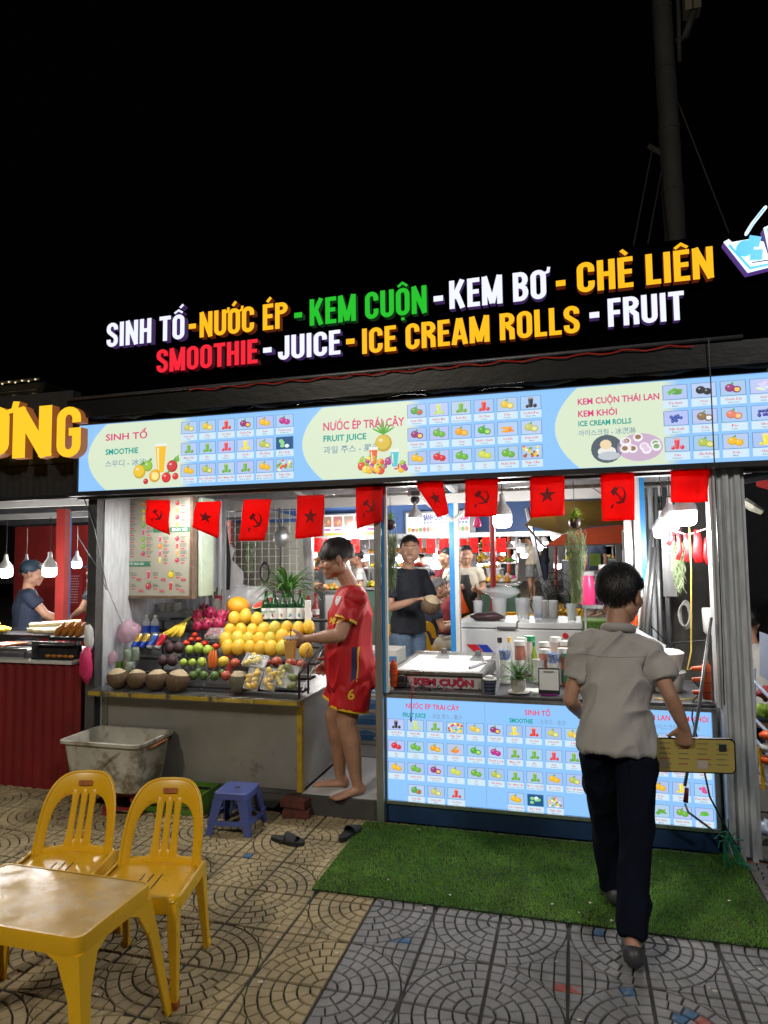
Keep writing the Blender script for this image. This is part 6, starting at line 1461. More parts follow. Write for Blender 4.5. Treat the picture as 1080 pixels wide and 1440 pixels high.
# frying pan and looped hose at the wire mesh
pn = thing('frying_pan', 'grey round pan hanging by its handle over the leafy plant', 'pan', (-2.328,5.1,1.807)); p = (-2.315,5.1,1.789)
part(pn, 'bowl', 'alu', lambda m: (lambda k: (m.lathe([(.001, .03), (.06, .028), (.085, .0)], 24), m.xf(k, Matrix.Translation(p) @ Matrix.Rotation(1.4, 4, 'X') @ Matrix.Rotation(-.3, 4, 'Y'))))(m.mark()), smooth=True)
part(pn, 'handle', 'black', lambda m: m.tube([(p[0] - .02, p[1], p[2] + .07), (p[0] - .02, p[1], p[2] + .24)], .008, 6)); part(pn, 'rod', 'black', lambda m: m.tube([(p[0] - .02, p[1] + .02, p[2] + .1), (p[0] - .02, p[1] + .02, p[2] - .45)], .006, 6))
hs_ = MB(); q = (-2.494,5.15,1.495)
for r in (.05, .058): hs_.tube([(q[0] + r * .75 * math.cos(a * PI / 8), q[1] + r * .1, q[2] + r * 1.5 * math.sin(a * PI / 8)) for a in range(17)], .006, 6, caps=None)
tag(build(hs_, 'looped_cable', 'black', smooth=True), 'black looped cable hanging on the wire mesh', 'cable')
ap = MB(); q = (-3.024,5.15,1.59); ap.tube([(-2.84, 5.1, 1.9), (-2.84, 5.1, 1.6), (-2.82, 5.1, 1.35)], [(.02, .02), (.06, .03), (.03, .02)], 8, ref=(0, 1, 0)); tag(build(ap, 'dark_apron', 'blackrough', smooth=True), 'dark apron hanging between the menu board and the wire mesh', 'apron')
# chest freezer and the things on it
fz = thing('chest_freezer', 'white chest freezer with a red and blue emblem inside the kiosk', 'freezer', (-.5, 6.4, .12)); dm('freezer', (.58, .60, .60), .4, var=.05, vs=3)
FA = (-0.985,5.7,0.81); FB = (0.058,5.7,1.104)
fx0, fx1 = -.955, .06; fy = 5.7; fz1 = (-0.982,5.7,1.001)[2]; fzt = fz1 + .055
part(fz, 'body', 'freezer', lambda m: m.box(fx0, fx1, fy, fy + .65, .16, fz1), bev=.012); part(fz, 'lid', 'freezer', lambda m: (m.box(fx0 - .006, fx0 + .49, fy - .012, fy + .66, fz1 + .004, fzt), m.box(fx0 + .50, fx1 + .006, fy - .012, fy + .66, fz1 + .004, fzt)), bev=.01)
part(fz, 'handle', 'aludark', lambda m: m.box(fx0 + .33, fx0 + .49, fy - .025, fy - .013, fz1 - .005, fz1 + .02), bev=.003)
dm('logored', (.6, .02, .03), .4); dm('logoblue', (.02, .05, .4), .4)
e0 = (-0.887,5.7,0.866)
part(fz, 'emblem', ['logored', 'logoblue'], lambda m: (m.m(0).prism([(e0[0], e0[2]), (e0[0] + .085, e0[2]), (e0[0] + .16, e0[2] - .085), (e0[0] + .085, e0[2] - .085)], 'y', fy - .004, fy - .002), m.m(1).prism([(e0[0] + .092, e0[2]), (e0[0] + .175, e0[2]), (e0[0] + .25, e0[2] - .085), (e0[0] + .168, e0[2] - .085)], 'y', fy - .004, fy - .002)))
for q, m_ in (((-0.97,5.7,0.954), 'logoblue'), ((-0.075,5.7,0.953), 'logored')):
    part(fz, 'round_sticker', m_, lambda m: (lambda k: (m.lathe([(.001, 0), (.024, 0), (.024, .002)], 18), m.xf(k, Matrix.Translation((q[0], fy - .003, q[2])) @ Matrix.Rotation(PI / 2, 4, 'X'))))(m.mark()))
dm('frostplastic', (.62, .66, .68), .3, alpha=.38)
def pitcher(x, y, r, h, label, m_='frostplastic', name='plastic_pitcher', cat='pitcher', grp='plastic jugs on the freezer', liquid=None):
    p = (x, y, fzt + .002); t = thing(name, label, cat, p, group=grp)
    part(t, 'body', m_, lambda m: m.lathe([(r * .8, 0), (r * .82, .005), (r, h), (r * .97, h), (r * .79, .012)], 18, p), smooth=40)
    if liquid: part(t, 'drink', liquid, lambda m: m.lathe([(r * .74, .014), (r * .76, h * .25), (.001, h * .25)], 16, p))
pitcher(-.62, 5.85, .065, .19, 'tall frosted pitcher with a little juice beside the blue post', liquid='melonyellow'); pitcher(-.42, 5.85, .065, .19, 'second frosted pitcher to the right of the juice pitcher'); pitcher(-.80, 5.82, .04, .17, 'crumpled clear cup beside the blue post', 'bagclear', 'plastic_cup', 'cup'); pitcher(-.30, 5.95, .045, .2, 'clear bottle with blue wrap on the freezer', 'clearplastic', 'water_bottle', 'bottle', None, 'bluelabel')
pitcher(-.02, 5.8, .043, .15, 'clear cup of pale green drink with straws on the freezer', 'clearplastic', 'drink_cup', 'cup', None, 'leafbright')
q = (-0.862,5.9,1.125)
blob('plastic_bag', 'crumpled clear plastic bag on top of the pitchers', 'bag', (-.60, 5.9, fzt + .24), (.16, .08, .05), 'bagclear', 31); blob('dark_cloth', 'dark red cloth lying on the freezer beside the blue post', 'cloth', (-.72, 5.80, fzt + .035), (.13, .07, .04), 'avodark', 33)
tag(build(MB().tube([(-.02, 5.8, fzt + .05), (-.01, 5.8, fzt + .24)], .006, 6), 'green_straw', 'leafbright'), 'green straw standing in the pale green drink', 'straw')
for k, (x, lb) in enumerate(((-.25, 'white lidded tub at the left'), (-.18, 'white lidded tub at the right'))): tag(build(MB().lathe([(.04, 0), (.045, .12), (.047, .15), (.001, .155)], 14, (x, 6.2, fzt)), 'white_tub', 'whitepaint', smooth=40), lb + ' behind the blue bottle', 'tub', 'white tubs on the freezer')
# shelf with coloured syrups behind the hanging plant
ss = thing('syrup_shelf', 'small metal shelf behind the grey-shirted man carrying pink and dark jars', 'shelf', (.2, 5.2, .12))
part(ss, 'board', 'alu', lambda m: m.box(.06, .36, 5.1, 5.35, 1.22, 1.245))
for x in (.07, .34): part(ss, 'leg', 'alu', lambda m: m.box(x, x + .015, 5.1, 5.12, .12, 1.22))
dm('pinkliquid', (.65, .04, .16), .3); dm('darkliquid', (.04, .015, .05), .2)
bottle(.10, 5.15, .24, .055, 'pinkliquid', 'frostplastic', 'pink syrup jar behind the hanging moss plant', None, .8, z=1.245, name='jar', cat='jar', group=None); bottle(.22, 5.15, .29, .065, 'darkliquid', 'whitepaint', 'large dark jar with a purple label behind the man in grey', 'printcup', .5, z=1.245, name='jar', cat='jar', group=None)


# ================================================================== LEFT NEIGHBOUR: THE GRILL STALL
gs = thing('grill_stall', 'neighbouring grill stall with dark red corrugated front and black fascia at the left', 'market stall', (-4.6, 4.3, 0))
part(gs, 'front_panel', 'redwall', lambda m: corrw(m, -6.4, -3.36, 4.02, .0, .875, .085, .014))
part(gs, 'counter_top', 'whitepaint', lambda m: m.box(-6.4, -3.42, 3.99, 4.75, .878, .90), bev=.003)
part(gs, 'side_panel', 'redwall', lambda m: m.box(-3.425, -3.41, 4.03, 4.74, .0, .877))
part(gs, 'fascia', 'fasciadark' if 'fasciadark' in M else 'blackrough', lambda m: m.box(-6.4, -3.46, 4.0, 4.08, 2.32, 2.85))
part(gs, 'fascia_skirt', 'blackrough', lambda m: corrw(m, -6.4, -3.36, 4.02, 2.09, 2.33, .06, .012))
part(gs, 'roof_sheet', 'roofsheet', lambda m: corr(m, -8.0, -3.4, 4.1, 8.2, 2.34, 2.14))
for k, y in enumerate((4.35, 4.9, 5.5, 6.2, 7.0)): part(gs, 'purlin', ['aludark', 'whitepaint'][k % 2], lambda m: m.box(-8, -3.38, y, y + .06, 2.10 + .0 * k, 2.16))
part(gs, 'post', 'redpaint', lambda m: m.box(*(-4.656, -4.56), 5.2, 5.27, .02, 2.1)); part(gs, 'post', 'bluepaint', lambda m: m.box(-4.95, -4.88, 5.6, 5.66, .02, 2.1))
part(gs, 'back_wall', 'redpaint', lambda m: m.box(-7.5, -4.15, 7.6, 7.66, .0, 2.1)); part(gs, 'back_wall', 'cream', lambda m: m.box(-6.4, -3.42, 8.25, 8.3, .0, 2.1))
part(gs, 'side_wall', 'galv', lambda m: m.box(-3.375, -3.36, 4.1, 5.4, .9, 2.1))
part(gs, 'shelf', 'whitepaint', lambda m: m.box(-5.3, -4.55, 6.9, 7.15, 1.66, 1.69))
bx = (-6.251,7.3,1.238)
part(gs, 'chalk_board', 'redwall', lambda m: m.box(bx[0] - .13, bx[0] + .13, 7.28, 7.3, bx[2] - .22, bx[2] + .22))
P = Print(7.279)
for r in range(11):
    x = bx[0] - .11
    while x < bx[0] + .09: w_x = rnd.uniform(.01, .03); P.rect(x, bx[2] + .18 - r * .034, x + w_x, bx[2] + .188 - r * .034, (.6, .5, .5), 1); x += w_x + .01
P.build('chalk_writing', gs, 'paper')
LMy = (mat('letter_face_stall', (.02, .02, .02), .5, em=(1.0, .55, .015), es=1.15), mat('letter_side_stall', (.1, .1, .1), .4, em=(.38, .10, .01), es=.6, sample=False))
yt = thing('lit_word', 'big yellow lit letters ƠNG on the black fascia at the left edge', 'lit letters', (-3.9, 3.8, 2.4))
def yl(ch, px0, px1):
    w = glyph(ch)[0]; (x0, z0), (x1, z1) = px0, px1; mb = MB(); stroke_letter(mb, ch, x0, z0, (x1 - x0) / w, z1, 3.80, .07); build(mb, 'letter', list(LMy), yt)
yl('Ơ', (-4.115, 2.355), (-3.824, 0.367)); yl('N', (-3.793, 2.337), (-3.459, 0.359)); yl('G', (-3.417, 2.321), (-3.218, 0.352))
part(yt, 'mounting_rail', 'blackrough', lambda m: m.box(-4.6, -3.30, 3.872, 3.998, 2.50, 2.53))
# food on the grill counter
dm('corn', (.85, .58, .04), .45, bump=1, bs=150, var=.15, vs=60); dm('bamboo', (.62, .55, .34), .55, var=.15, vs=12); dm('roast', (.50, .19, .035), .3, var=.5, vs=18, bump=.6, bs=50, coat=.4); dm('sausage', (.62, .20, .07), .35, var=.4, vs=30)
def gtray(name, label, x0, x1, y0, y1, z, m_='black'):
    t = thing(name, label, 'tray', ((x0 + x1) / 2, y0, .9), group='food trays on the grill counter')
    part(t, 'tray', m_, lambda m: (m.box(x0, x1, y0, y1, z - .012, z), m.box(x0, x1, y0, y0 + .006, z, z + .012), m.box(x0, x1, y1 - .006, y1, z, z + .012))); part(t, 'stand', 'aludark', lambda m: [m.box(x, x + .015, y, y + .015, .90, z - .0125) for x in (x0 + .02, x1 - .04) for y in (y0 + .02, y1 - .04)])
    return t
a1 = (-4.363,4.3,1.035); a2 = (-3.837,4.3,1.045); gtray('food_tray', 'dark tray holding the corn and the pale rolls', a1[0] - .5, a2[0], 4.25, 4.6, a1[2])
for i in range(5):
    q = (-4.438,4.4,1.062); x = q[0] - .05 - .05 * (i // 2); y = 4.32 + .06 * (i % 3); z = a1[2] + .03 + (.045 if i > 2 else 0)
    tag(build(MB().tube([(x - .14, y, z), (x - .06, y, z), (x + .06, y, z + .002), (x + .13, y, z + .004)], [(.012,) * 2, (.028,) * 2, (.027,) * 2, (.012,) * 2], 12, caps='r'), 'corn_cob', 'corn', smooth=True), 'grilled yellow corn cob on the dark tray, ' + ['front', 'middle', 'rear', 'upper front', 'upper rear'][i] + ' one', 'corn', 'corn cobs on the grill counter')
for i in range(6):
    q = [(-4.077,4.3,1.078), (-4.037,4.3,1.068), (-3.97,4.3,1.064), (-4.115,4.36,1.105), (-4.119,4.4,1.112), (-3.992,4.36,1.073)][i]; e = (q[0] + .26, 4.52 + .02 * i, q[2] - .005 + (.0 if i < 3 else .01))
    tag(build(MB().tube([(q[0], 4.27 + .02 * i, q[2]), e], .019, 12), 'pale_roll', 'bamboo', smooth=40), 'long pale roll on the grill tray, ' + ['front left', 'front middle', 'front right', 'upper left', 'topmost', 'upper right'][i] + ' one', 'roll', 'long pale rolls on the grill counter')
c0 = (-3.671,4.2,1.048); c1 = (-3.419,4.2,1.053); gtray('food_tray', 'dark tray holding the roast chickens', c0[0] - .08, -3.40, 4.14, 4.46, c0[2] - .01)
for i in range(7):
    q = Vector((c0[0] - .04 + .03 * i, 4.18 + .06 * (i % 2), c0[2] + .02)); mb = MB()
    mb.tube([q, q + Vector((.02, 0, .03)), q + Vector((.05, .0, .065)), q + Vector((.062, 0, .085))], [(.026, .022), (.033, .028), (.016, .014), (.007, .007)], 10, caps='r'); mb.ell(q + Vector((.0, .02, .02)), (.035, .03, .028), 10)
    tag(build(mb, 'roast_leg', 'roast', smooth=True), 'glossy roast chicken piece, %s from the left' % ['first', 'second', 'third', 'fourth', 'fifth', 'sixth', 'seventh'][i], 'roast chicken', 'roast chicken pieces on the grill counter')
s0 = (-4.137,4.08,0.974); s1 = (-3.846,4.08,0.981); gtray('food_tray', 'steel tray of orange skewers at the left edge', s0[0] - .4, s1[0], 4.03, 4.24, s0[2] - .01, 'steel')
for i in range(9):
    x = s0[0] - .08 + .022 * i; tag(build(MB().tube([(x - .05, 4.06, s0[2] + .012), (x + .04, 4.2, s0[2] + .02)], [(.010, .008), (.010, .008)], 8, caps='r'), 'skewer', 'sausage', smooth=True), 'orange grilled skewer on the steel tray, %s from the left' % 'first second third fourth fifth sixth seventh eighth ninth'.split()[i], 'skewer', 'orange skewers on the steel tray')
g0 = (-3.803,4.03,0.912); g1 = (-3.361,4.03,0.924)
gr = thing('charcoal_grill', 'open black charcoal grill box on the red stall counter', 'grill', ((g0[0] + g1[0]) / 2, 4.03, .9))
part(gr, 'front_plate', 'black', lambda m: m.box(g0[0], -3.44, 4.03, 4.036, .902, .915)); part(gr, 'rim', 'aludark', lambda m: (m.box(g0[0], -3.44, 4.03, 4.04, 1.01, 1.03), m.box(g0[0], g0[0] + .012, 4.03, 4.13, .902, 1.0095)), bev=.001); part(gr, 'inside', 'blackrough', lambda m: m.box(g0[0] + .02, -3.45, 4.08, 4.13, .905, 1.0)); part(gr, 'embers', 'roast', lambda m: [m.ell((g0[0] + .12 + k * .05, 4.06, .925), (.025, .012, .012), 7) for k in range(5)])
blob('pink_bag', 'bright pink plastic bag hanging on the dark kiosk post', 'bag', (-3.256,3.94,0.892), (.045, .035, .13), 'pinkbag', 41, .3); blob('white_bag', 'white plastic bag hanging above the pink bag', 'bag', (-3.253,3.96,1.084), (.035, .03, .09), 'bagwhite', 45, .3)
ax = [(-3.327,3.98,2.046), (-3.238,3.98,1.827), (-3.146,4,1.427), (-3.014,4,1.177)]
tag(build(MB().tube(ax, .0045, 6), 'slanting_rope', 'aludark'), 'slanting rope running from the stall corner down to the fruit display', 'rope'); tag(build(MB().tube([(-3.383,3.99,1.78), (-3.217,3.99,1.561), (-3.146,4,1.402)], .003, 5), 'thin_wire', 'aludark'), 'thin wire crossing the dark kiosk post', 'wire')
# ================================================================== RIGHT NEIGHBOUR
rs = thing('dark_stall', 'dark neighbouring stall with blue-lit roof edge at the right picture edge', 'market stall', (1.7, 5.5, 0))
part(rs, 'back_wall', 'blackrough', lambda m: m.box(1.05, 6.0, 7.2, 7.3, .0, 2.3)); part(rs, 'roof_edge', 'galv', lambda m: corrw(m, 1.0, 3.0, 4.9, 2.1, 2.35, .05, .015)); part(rs, 'roof_beam', 'aludark', lambda m: m.tube([(.92, 4.2, 2.02), (2.6, 4.4, 2.30)], (.03), 6)); part(rs, 'canopy', 'cream', lambda m: m.tube([(1.106,4.9,1.949), (1.156,4.9,1.91), (1.213,4.9,1.875)], [(.05, .03), (.06, .03), (.03, .02)], 8))
part(rs, 'red_cloth', 'redpaint', lambda m: m.add([(1.102,4.6,2.103), (1.221,4.6,2.111), (1.2,4.6,1.988), (1.114,4.6,2.018)], [(0, 1, 2, 3)]))
rk = thing('white_rack', 'white metal rack with crates of goods beyond the fluted post', 'rack', (1.024,4.6,0.22)); 
dm('bluewhite', (.45, .52, .66), .4, .2)
for i, (a, b_) in enumerate((((1.037,4.6,0.836), (1.165,4.5,0.672)), ((1.034,4.6,0.601), (1.155,4.5,0.466)), ((1.036,4.6,0.474), (1.148,4.5,0.322)), ((1.036,4.6,0.305), (1.141,4.5,0.179)))): part(rk, 'rail', 'bluewhite', lambda m: m.tube([a, b_], .011, 6))
part(rk, 'upright', 'bluewhite', lambda m: m.tube([(1.048,4.6,0.901), (1.009,4.6,-0.116)], .012, 6)); part(rk, 'upright', 'yellowplastic', lambda m: m.tube([(1.046,4.55,0.446), (1.057,4.55,0.197)], .012, 6)); part(rk, 'panel', 'bluewhite', lambda m: m.add([(1.113,4.7,1.115), (1.237,4.7,1.065), (1.223,4.7,0.761), (1.1,4.7,0.843)], [(0, 1, 2, 3)]))
for i, (p, c_, lb) in enumerate((((1.106,4.65,0.636), 'leafbright', 'bunch of green vegetables on the white rack'), ((1.135,4.7,0.735), 'redplastic', 'red package on the white rack'), ((1.027,4.4,0.025), 'bluewhite', 'pale folded sheet on the ground by the rack'))): blob('rack_goods', lb, 'goods', p, (.05, .05, .045), c_, 51 + i, .5)
for i, z in enumerate((.55, .48, .41)): tag(build(MB().ell(((1.068,4.4,0.347)[0], 4.4, z), (.06, .04, .03), 10), 'striped_cushion', ['orangeplastic', 'whitepaint', 'orangeplastic'][i], smooth=True), ['upper orange', 'middle white', 'lower orange'][i] + ' band of the striped sack at the right edge', 'sack', 'striped sack at the right edge')
# dark clutter behind the kiosk's right end
dw = thing('dark_tarp_wall', 'dark grey tarp wall with pipes behind the red gloves', 'partition', (.75, 5.4, .12))
part(dw, 'tarp', 'tarpgrey' if 'tarpgrey' in M else 'darkconcrete', lambda m: (lambda n: m.add([(.50 + .05 * i, 5.5 + .02 * math.sin(i * 1.9), z) for i in range(n) for z in (.12, 2.0)], [(2 * i, 2 * i + 2, 2 * i + 3, 2 * i + 1) for i in range(n - 1)]))(14), smooth=True)
for i, x in enumerate((.52, .56, .60, .66)): part(dw, 'pipe', ['alu', 'galv', 'alu', 'aludark'][i], lambda m: m.tube([(x, 5.3, .12), (x + .01, 5.3, 2.1)], .016 + .004 * (i % 2), 8), smooth=True)
part(dw, 'grey_board', 'alu', lambda m: m.box(.63, .72, 5.25, 5.28, 1.3, 1.9))
for i, (a, b_) in enumerate((((0.533,5,1.777), (0.44,4.9,1.025)), ((0.556,5,1.653), (0.462,4.9,1.001)), ((0.528,5.1,1.503), (0.402,5,1.012)))): tag(build(MB().tube([a, b_], .018, 8), 'leaning_pipe', 'alu', smooth=True), ['steel pipe leaning beside the blue and white post, leftmost at its top', 'steel pipe leaning closest to the blue and white post', 'short steel pipe leaning behind the man in grey'][i], 'pipe', 'steel pipes leaning by the post')
hcb = MB()
for r in range(4): q = (0.739,5.1,1.179); hcb.tube([(q[0] + .035 * math.cos(a * PI / 8) + .006 * r, q[1] + .01 * r, q[2] + (.075 + .008 * r) * math.sin(a * PI / 8)) for a in range(17)], .006, 6, caps=None)
tag(build(hcb, 'coiled_hose', 'whitepaint', smooth=True), 'coil of white hose hanging on the dark wall', 'hose'); tag(build(MB().tube([(0.459,5,1.038), (0.508,5,1.112), (0.618,5,0.992), (0.869,4.9,1.034)], .006, 6), 'sagging_cable', 'black'), 'sagging black cable behind the man in the grey shirt', 'cable')
tag(build(MB().lathe([(.03, 0), (.045, .02), (.05, .16), (.045, .17)], 16, (0.853,4.8,1.082)), 'white_pot', 'whitepaint', smooth=40), 'white ribbed pot by the fluted post', 'pot')
# ================================================================== THE MARKET BEHIND
dm('signpaper', (.8, .8, .8), .4); dm('bluetarp', (.02, .06, .18), .6, var=.2, vs=2); dm('orangetarp', (.62, .09, .03), .6, var=.15, vs=2, tl=.3); dm('yellowtarp', (.32, .19, .03), .6, var=.2, vs=2, tl=.3); dm('greencounter', (.07, .15, .11), .6, var=.2, vs=4)
m_white = mat('far_sign_panel', (.1, .1, .1), .4, em=(.80, .90, .95), es=.85)
def farsign(label, q0, q1, y, fn, m_=None):
    t = thing('lit_sign', label, 'lit sign', ((q0[0] + q1[0]) / 2, y, q1[2]), group=None); x0, x1, z1, z0 = q0[0], q1[0], q0[2], q1[2]
    part(t, 'box', 'aludark', lambda m: m.box(x0 - .02, x1 + .02, y + .01, y + .12, z0 - .02, z1 + .02)); part(t, 'lit_face', m_ or m_white, lambda m: m.box(x0, x1, y, y + .009, z0, z1)); P = Print(y, -.001); fn(P, x0, x1, z0, z1); P.build('print', t); return t
def f1(P, x0, x1, z0, z1):
    w, h = x1 - x0, z1 - z0; c = (x0 + x1) / 2
    P.text('BÁNH CĂN - ', x0 + w * .28, z1 - h * .36, h * .26, (.08, .06, .4), 2, .05, w * .33); P.text('KEM', x0 + w * .63, z1 - h * .36, h * .26, (.0, .5, .6), 2, .05, w * .14); P.text('CƠM', x0 + w * .84, z1 - h * .36, h * .26, (.8, .03, .3), 2, .06, w * .14)
    for i in range(14): P.rect(x0 + w * (.28 + .05 * i), z1 - h * .52, x0 + w * (.31 + .05 * i), z1 - h * .45, (.1, .1, .5), 1)
    for i in range(16):
        x = x0 + w * (.05 + .06 * i); P.ell(x, z0 + h * .2, w * .028, h * .12, pr.choice([(.75, .6, .05), (.2, .5, .1), (.7, .1, .1), (.8, .4, .1)]), 2 + i % 2, 9)
farsign('white lit sign with BÁNH CĂN and KEM lettering beyond the blue post', (-2.28,9.3,2.241), (-1.365,9.3,1.945), 9.3, f1)
def f2(P, x0, x1, z0, z1):
    w, h = x1 - x0, z1 - z0; P.rect(x0, z0, x1, z0 + h * .5, (.05, .45, .7), 1); P.rect(x0, z0, x1, z0 + h * .2, (.7, .6, .1), 2)
    for i in range(8): P.rect(x0 + w * (.05 + .11 * i), z1 - h * .3, x0 + w * (.12 + .11 * i), z1 - h * .12, (.6, .08, .3), 1)
    for i in range(12): P.ell(x0 + w * (.05 + .08 * i), z0 + h * .15, w * .04, h * .1, pr.choice([(.2, .5, .1), (.8, .1, .1), (.9, .7, .1)]), 3, 8)
farsign('lit blue and yellow menu sign right of the large bulb', (-0.881,11,2.223), (-0.394,11,1.935), 11.0, f2)
def f3(P, x0, x1, z0, z1):
    w, h = x1 - x0, z1 - z0; P.rect(x0, z0, x1, z0 + h * .14, (.7, .6, .08), 1)
    for i in range(5):
        a = x0 + w * (.02 + .2 * i); P.rect(a, z0 + h * .42, a + w * .17, z1 - h * .06, (.5, .1, .08) if i % 2 else (.35, .2, .1), 1)
        for j in range(5): P.ell(a + w * (.03 + .028 * j), z0 + h * (.6 + .08 * (j % 2)), w * .022, h * .1, pr.choice([(.8, .4, .1), (.7, .15, .08), (.3, .15, .08)]), 2 + j % 2, 8)
        P.rect(a + w * .02, z0 + h * .24, a + w * .15, z0 + h * .33, (.5, .05, .4), 2)
farsign('lit food photo sign behind the flags left of the middle post', (-3.577,9.3,2.248), (-2.731,9.3,1.944), 9.3, f3)
mh = thing('market_roof', 'steel roof frame of the market hall with blue tarp strips behind the kiosk', 'roof', (-1.5, 9, 2.2))
part(mh, 'tarp_strip', 'bluetarp', lambda m: m.box(-9, .9, 9.42, 9.5, 1.96, 2.55)); part(mh, 'eave_beam', 'alu', lambda m: m.box(-9, 0.9, 9.22, 9.30, 1.88, 1.94)); part(mh, 'roof_sheet', 'roofsheet', lambda m: corr(m, -10, .9, 6.6, 9.4, 2.62, 2.56, .2, .03))
part(mh, 'eave_beam', 'aludark', lambda m: m.box(-9, 3, 12.2, 12.3, 2.0, 2.08)); part(mh, 'roof_sheet', 'roofsheet', lambda m: corr(m, -10, -.9, 9.6, 14, 2.75, 2.9, .25, .03))
for x, y in ((-3.6, 9.25), (-6, 9.25), (-1.35, 9.25), (.55, 9.3), (-2.6, 12.2), (-5, 12.2)): part(mh, 'post', 'aludark', lambda m: m.box(x, x + .07, y, y + .07, .12, 2.5))
part(mh, 'post', 'redpaint', lambda m: m.tube([(-0.924,8.2,2.325), (-0.94,8.2,0.9)], .035, 8)); part(mh, 'post', 'orangeplastic', lambda m: m.tube([(-0.978,11,1.959), (-1.004,11,0.926)], .03, 6)); part(mh, 'slanted_post', 'aludark', lambda m: m.tube([(-0.529,8.5,2.202), (-0.304,8.3,1.025)], .03, 6))
# far flags
for i, (x, r_) in enumerate(((427, 0), (447, 1), (462, 0), (480, 1), (500, 0), (587, 0), (606, 1), (624, 0), (650, 1), (666, 0), (685, 1), (705, 0))):
    q = {427: (-3.78,9.1,1.815), 447: (-3.558,9.1,1.811), 462: (-3.393,9.1,1.788), 480: (-3.197,9.1,1.795), 500: (-2.982,9.1,1.791), 587: (-2.075,9.1,1.775), 606: (-1.883,9.1,1.762), 624: (-1.703,9.1,1.759), 650: (-1.447,9.1,1.755), 666: (-1.291,9.1,1.762), 685: (-1.107,9.1,1.769), 705: (-0.917,9.1,1.756)}[x]
    t = thing('red_flag', 'small red flag hanging in the market hall, %s in the far row' % ['first', 'second', 'third', 'fourth', 'fifth', 'sixth', 'seventh', 'eighth', 'ninth', 'tenth', 'eleventh', 'twelfth'][i], 'flag', q, group='far row of small red flags')
    part(t, 'cloth', 'flagred', lambda m: m.add([(q[0] - .065 + .13 * a / 4, q[1] + .012 * math.sin(a * 1.6 + i), q[2] + .10 - .2 * b_) for b_ in (0, 1) for a in range(5)], [(a, a + 5, a + 6, a + 1) for a in range(4)]), smooth=True)
    part(t, 'star', 'emblem', lambda m: m.prism([(q[0] + a, q[2] + b_) for a, b_ in star(0, 0, .03)], 'y', q[1] - .022, q[1] - .02))
# lit bulbs of the hall
ORD = 'first second third fourth fifth sixth seventh eighth ninth tenth eleventh twelfth thirteenth fourteenth fifteenth sixteenth seventeenth eighteenth nineteenth twentieth twenty-first twenty-second twenty-third twenty-fourth twenty-fifth twenty-sixth twenty-seventh twenty-eighth twenty-ninth thirtieth thirty-first thirty-second thirty-third thirty-fourth thirty-fifth thirty-sixth thirty-seventh thirty-eighth thirty-ninth fortieth'.split()
fb = make_bulb('led_bulb', 'lit bulb hanging in the far market hall', r=.055, lit='ledfar', cord=.25, group='bulbs hanging in the far market hall')
FBL = [(-3.824,9.6,1.693), (-3.419,9.6,1.709), (-3.075,9.8,1.662), (-4.463,11,1.558), (-2.352,10.2,1.586), (-2.148,10.2,1.606), (-2.156,10.8,1.535), (-2.013,11,1.697), (-2.041,12,1.627), (-1.417,11.5,1.595), (-1.458,12.5,1.699), (-1.344,12.5,1.566), (-1.699,12.5,1.543), (-0.961,13,1.776), (-0.918,13.5,1.669), (-0.663,14,1.841), (-1.141,14,1.572), (-1.419,14.5,1.71), (-0.261,12,2), (-0.273,13,1.458), (0.117,15,1.982), (-0.587,15,1.919), (-2.647,9.8,1.548), (-4.786,9,1.767), (-5.202,9,1.848), (-4.427,9,1.772), (-3.984,9,1.569), (-1.52,15,1.495), (-1.898,15,1.451), (-0.961,16,1.564), (-2.672,12,1.674), (-2.425,12.5,1.618), (-2.205,13.4,1.715), (-2.845,11,1.625), (-3.967,10.5,1.639), (-3.668,10.8,1.599), (-4.849,11.5,1.676), (-5.098,10,1.654), (-5.789,10.5,1.6), (-1.446,17,1.976)]
for i, q in enumerate(FBL):
    n_ = ORD[sorted(FBL, key=lambda a: a[0] / a[1]).index(q)]; lb_ = 'lit white bulb in the far market hall, %s from the left' % n_
    if i == 0: fb.location = q; fb['label'] = lb_
    else: dup(fb, q, label=lb_, scale=1.35 + .4 * ((i * 7) % 3 == 0))
for q, pw in ((( -3.2, 8.9, 2.0), 62), ((-1.9, 8.6, 2.05), 46), ((-.6, 8.3, 1.9), 40), ((-2.2, 10.6, 1.9), 55), ((-3.6, 11.5, 2.0), 55), ((-1.2, 13.5, 2.5), 90), ((-4.9, 6.6, 1.9), 65), ((-.1, 12, 2.3), 55), ((-1.6, 6.9, 2.0), 32)): lamp(q, pw, .08)
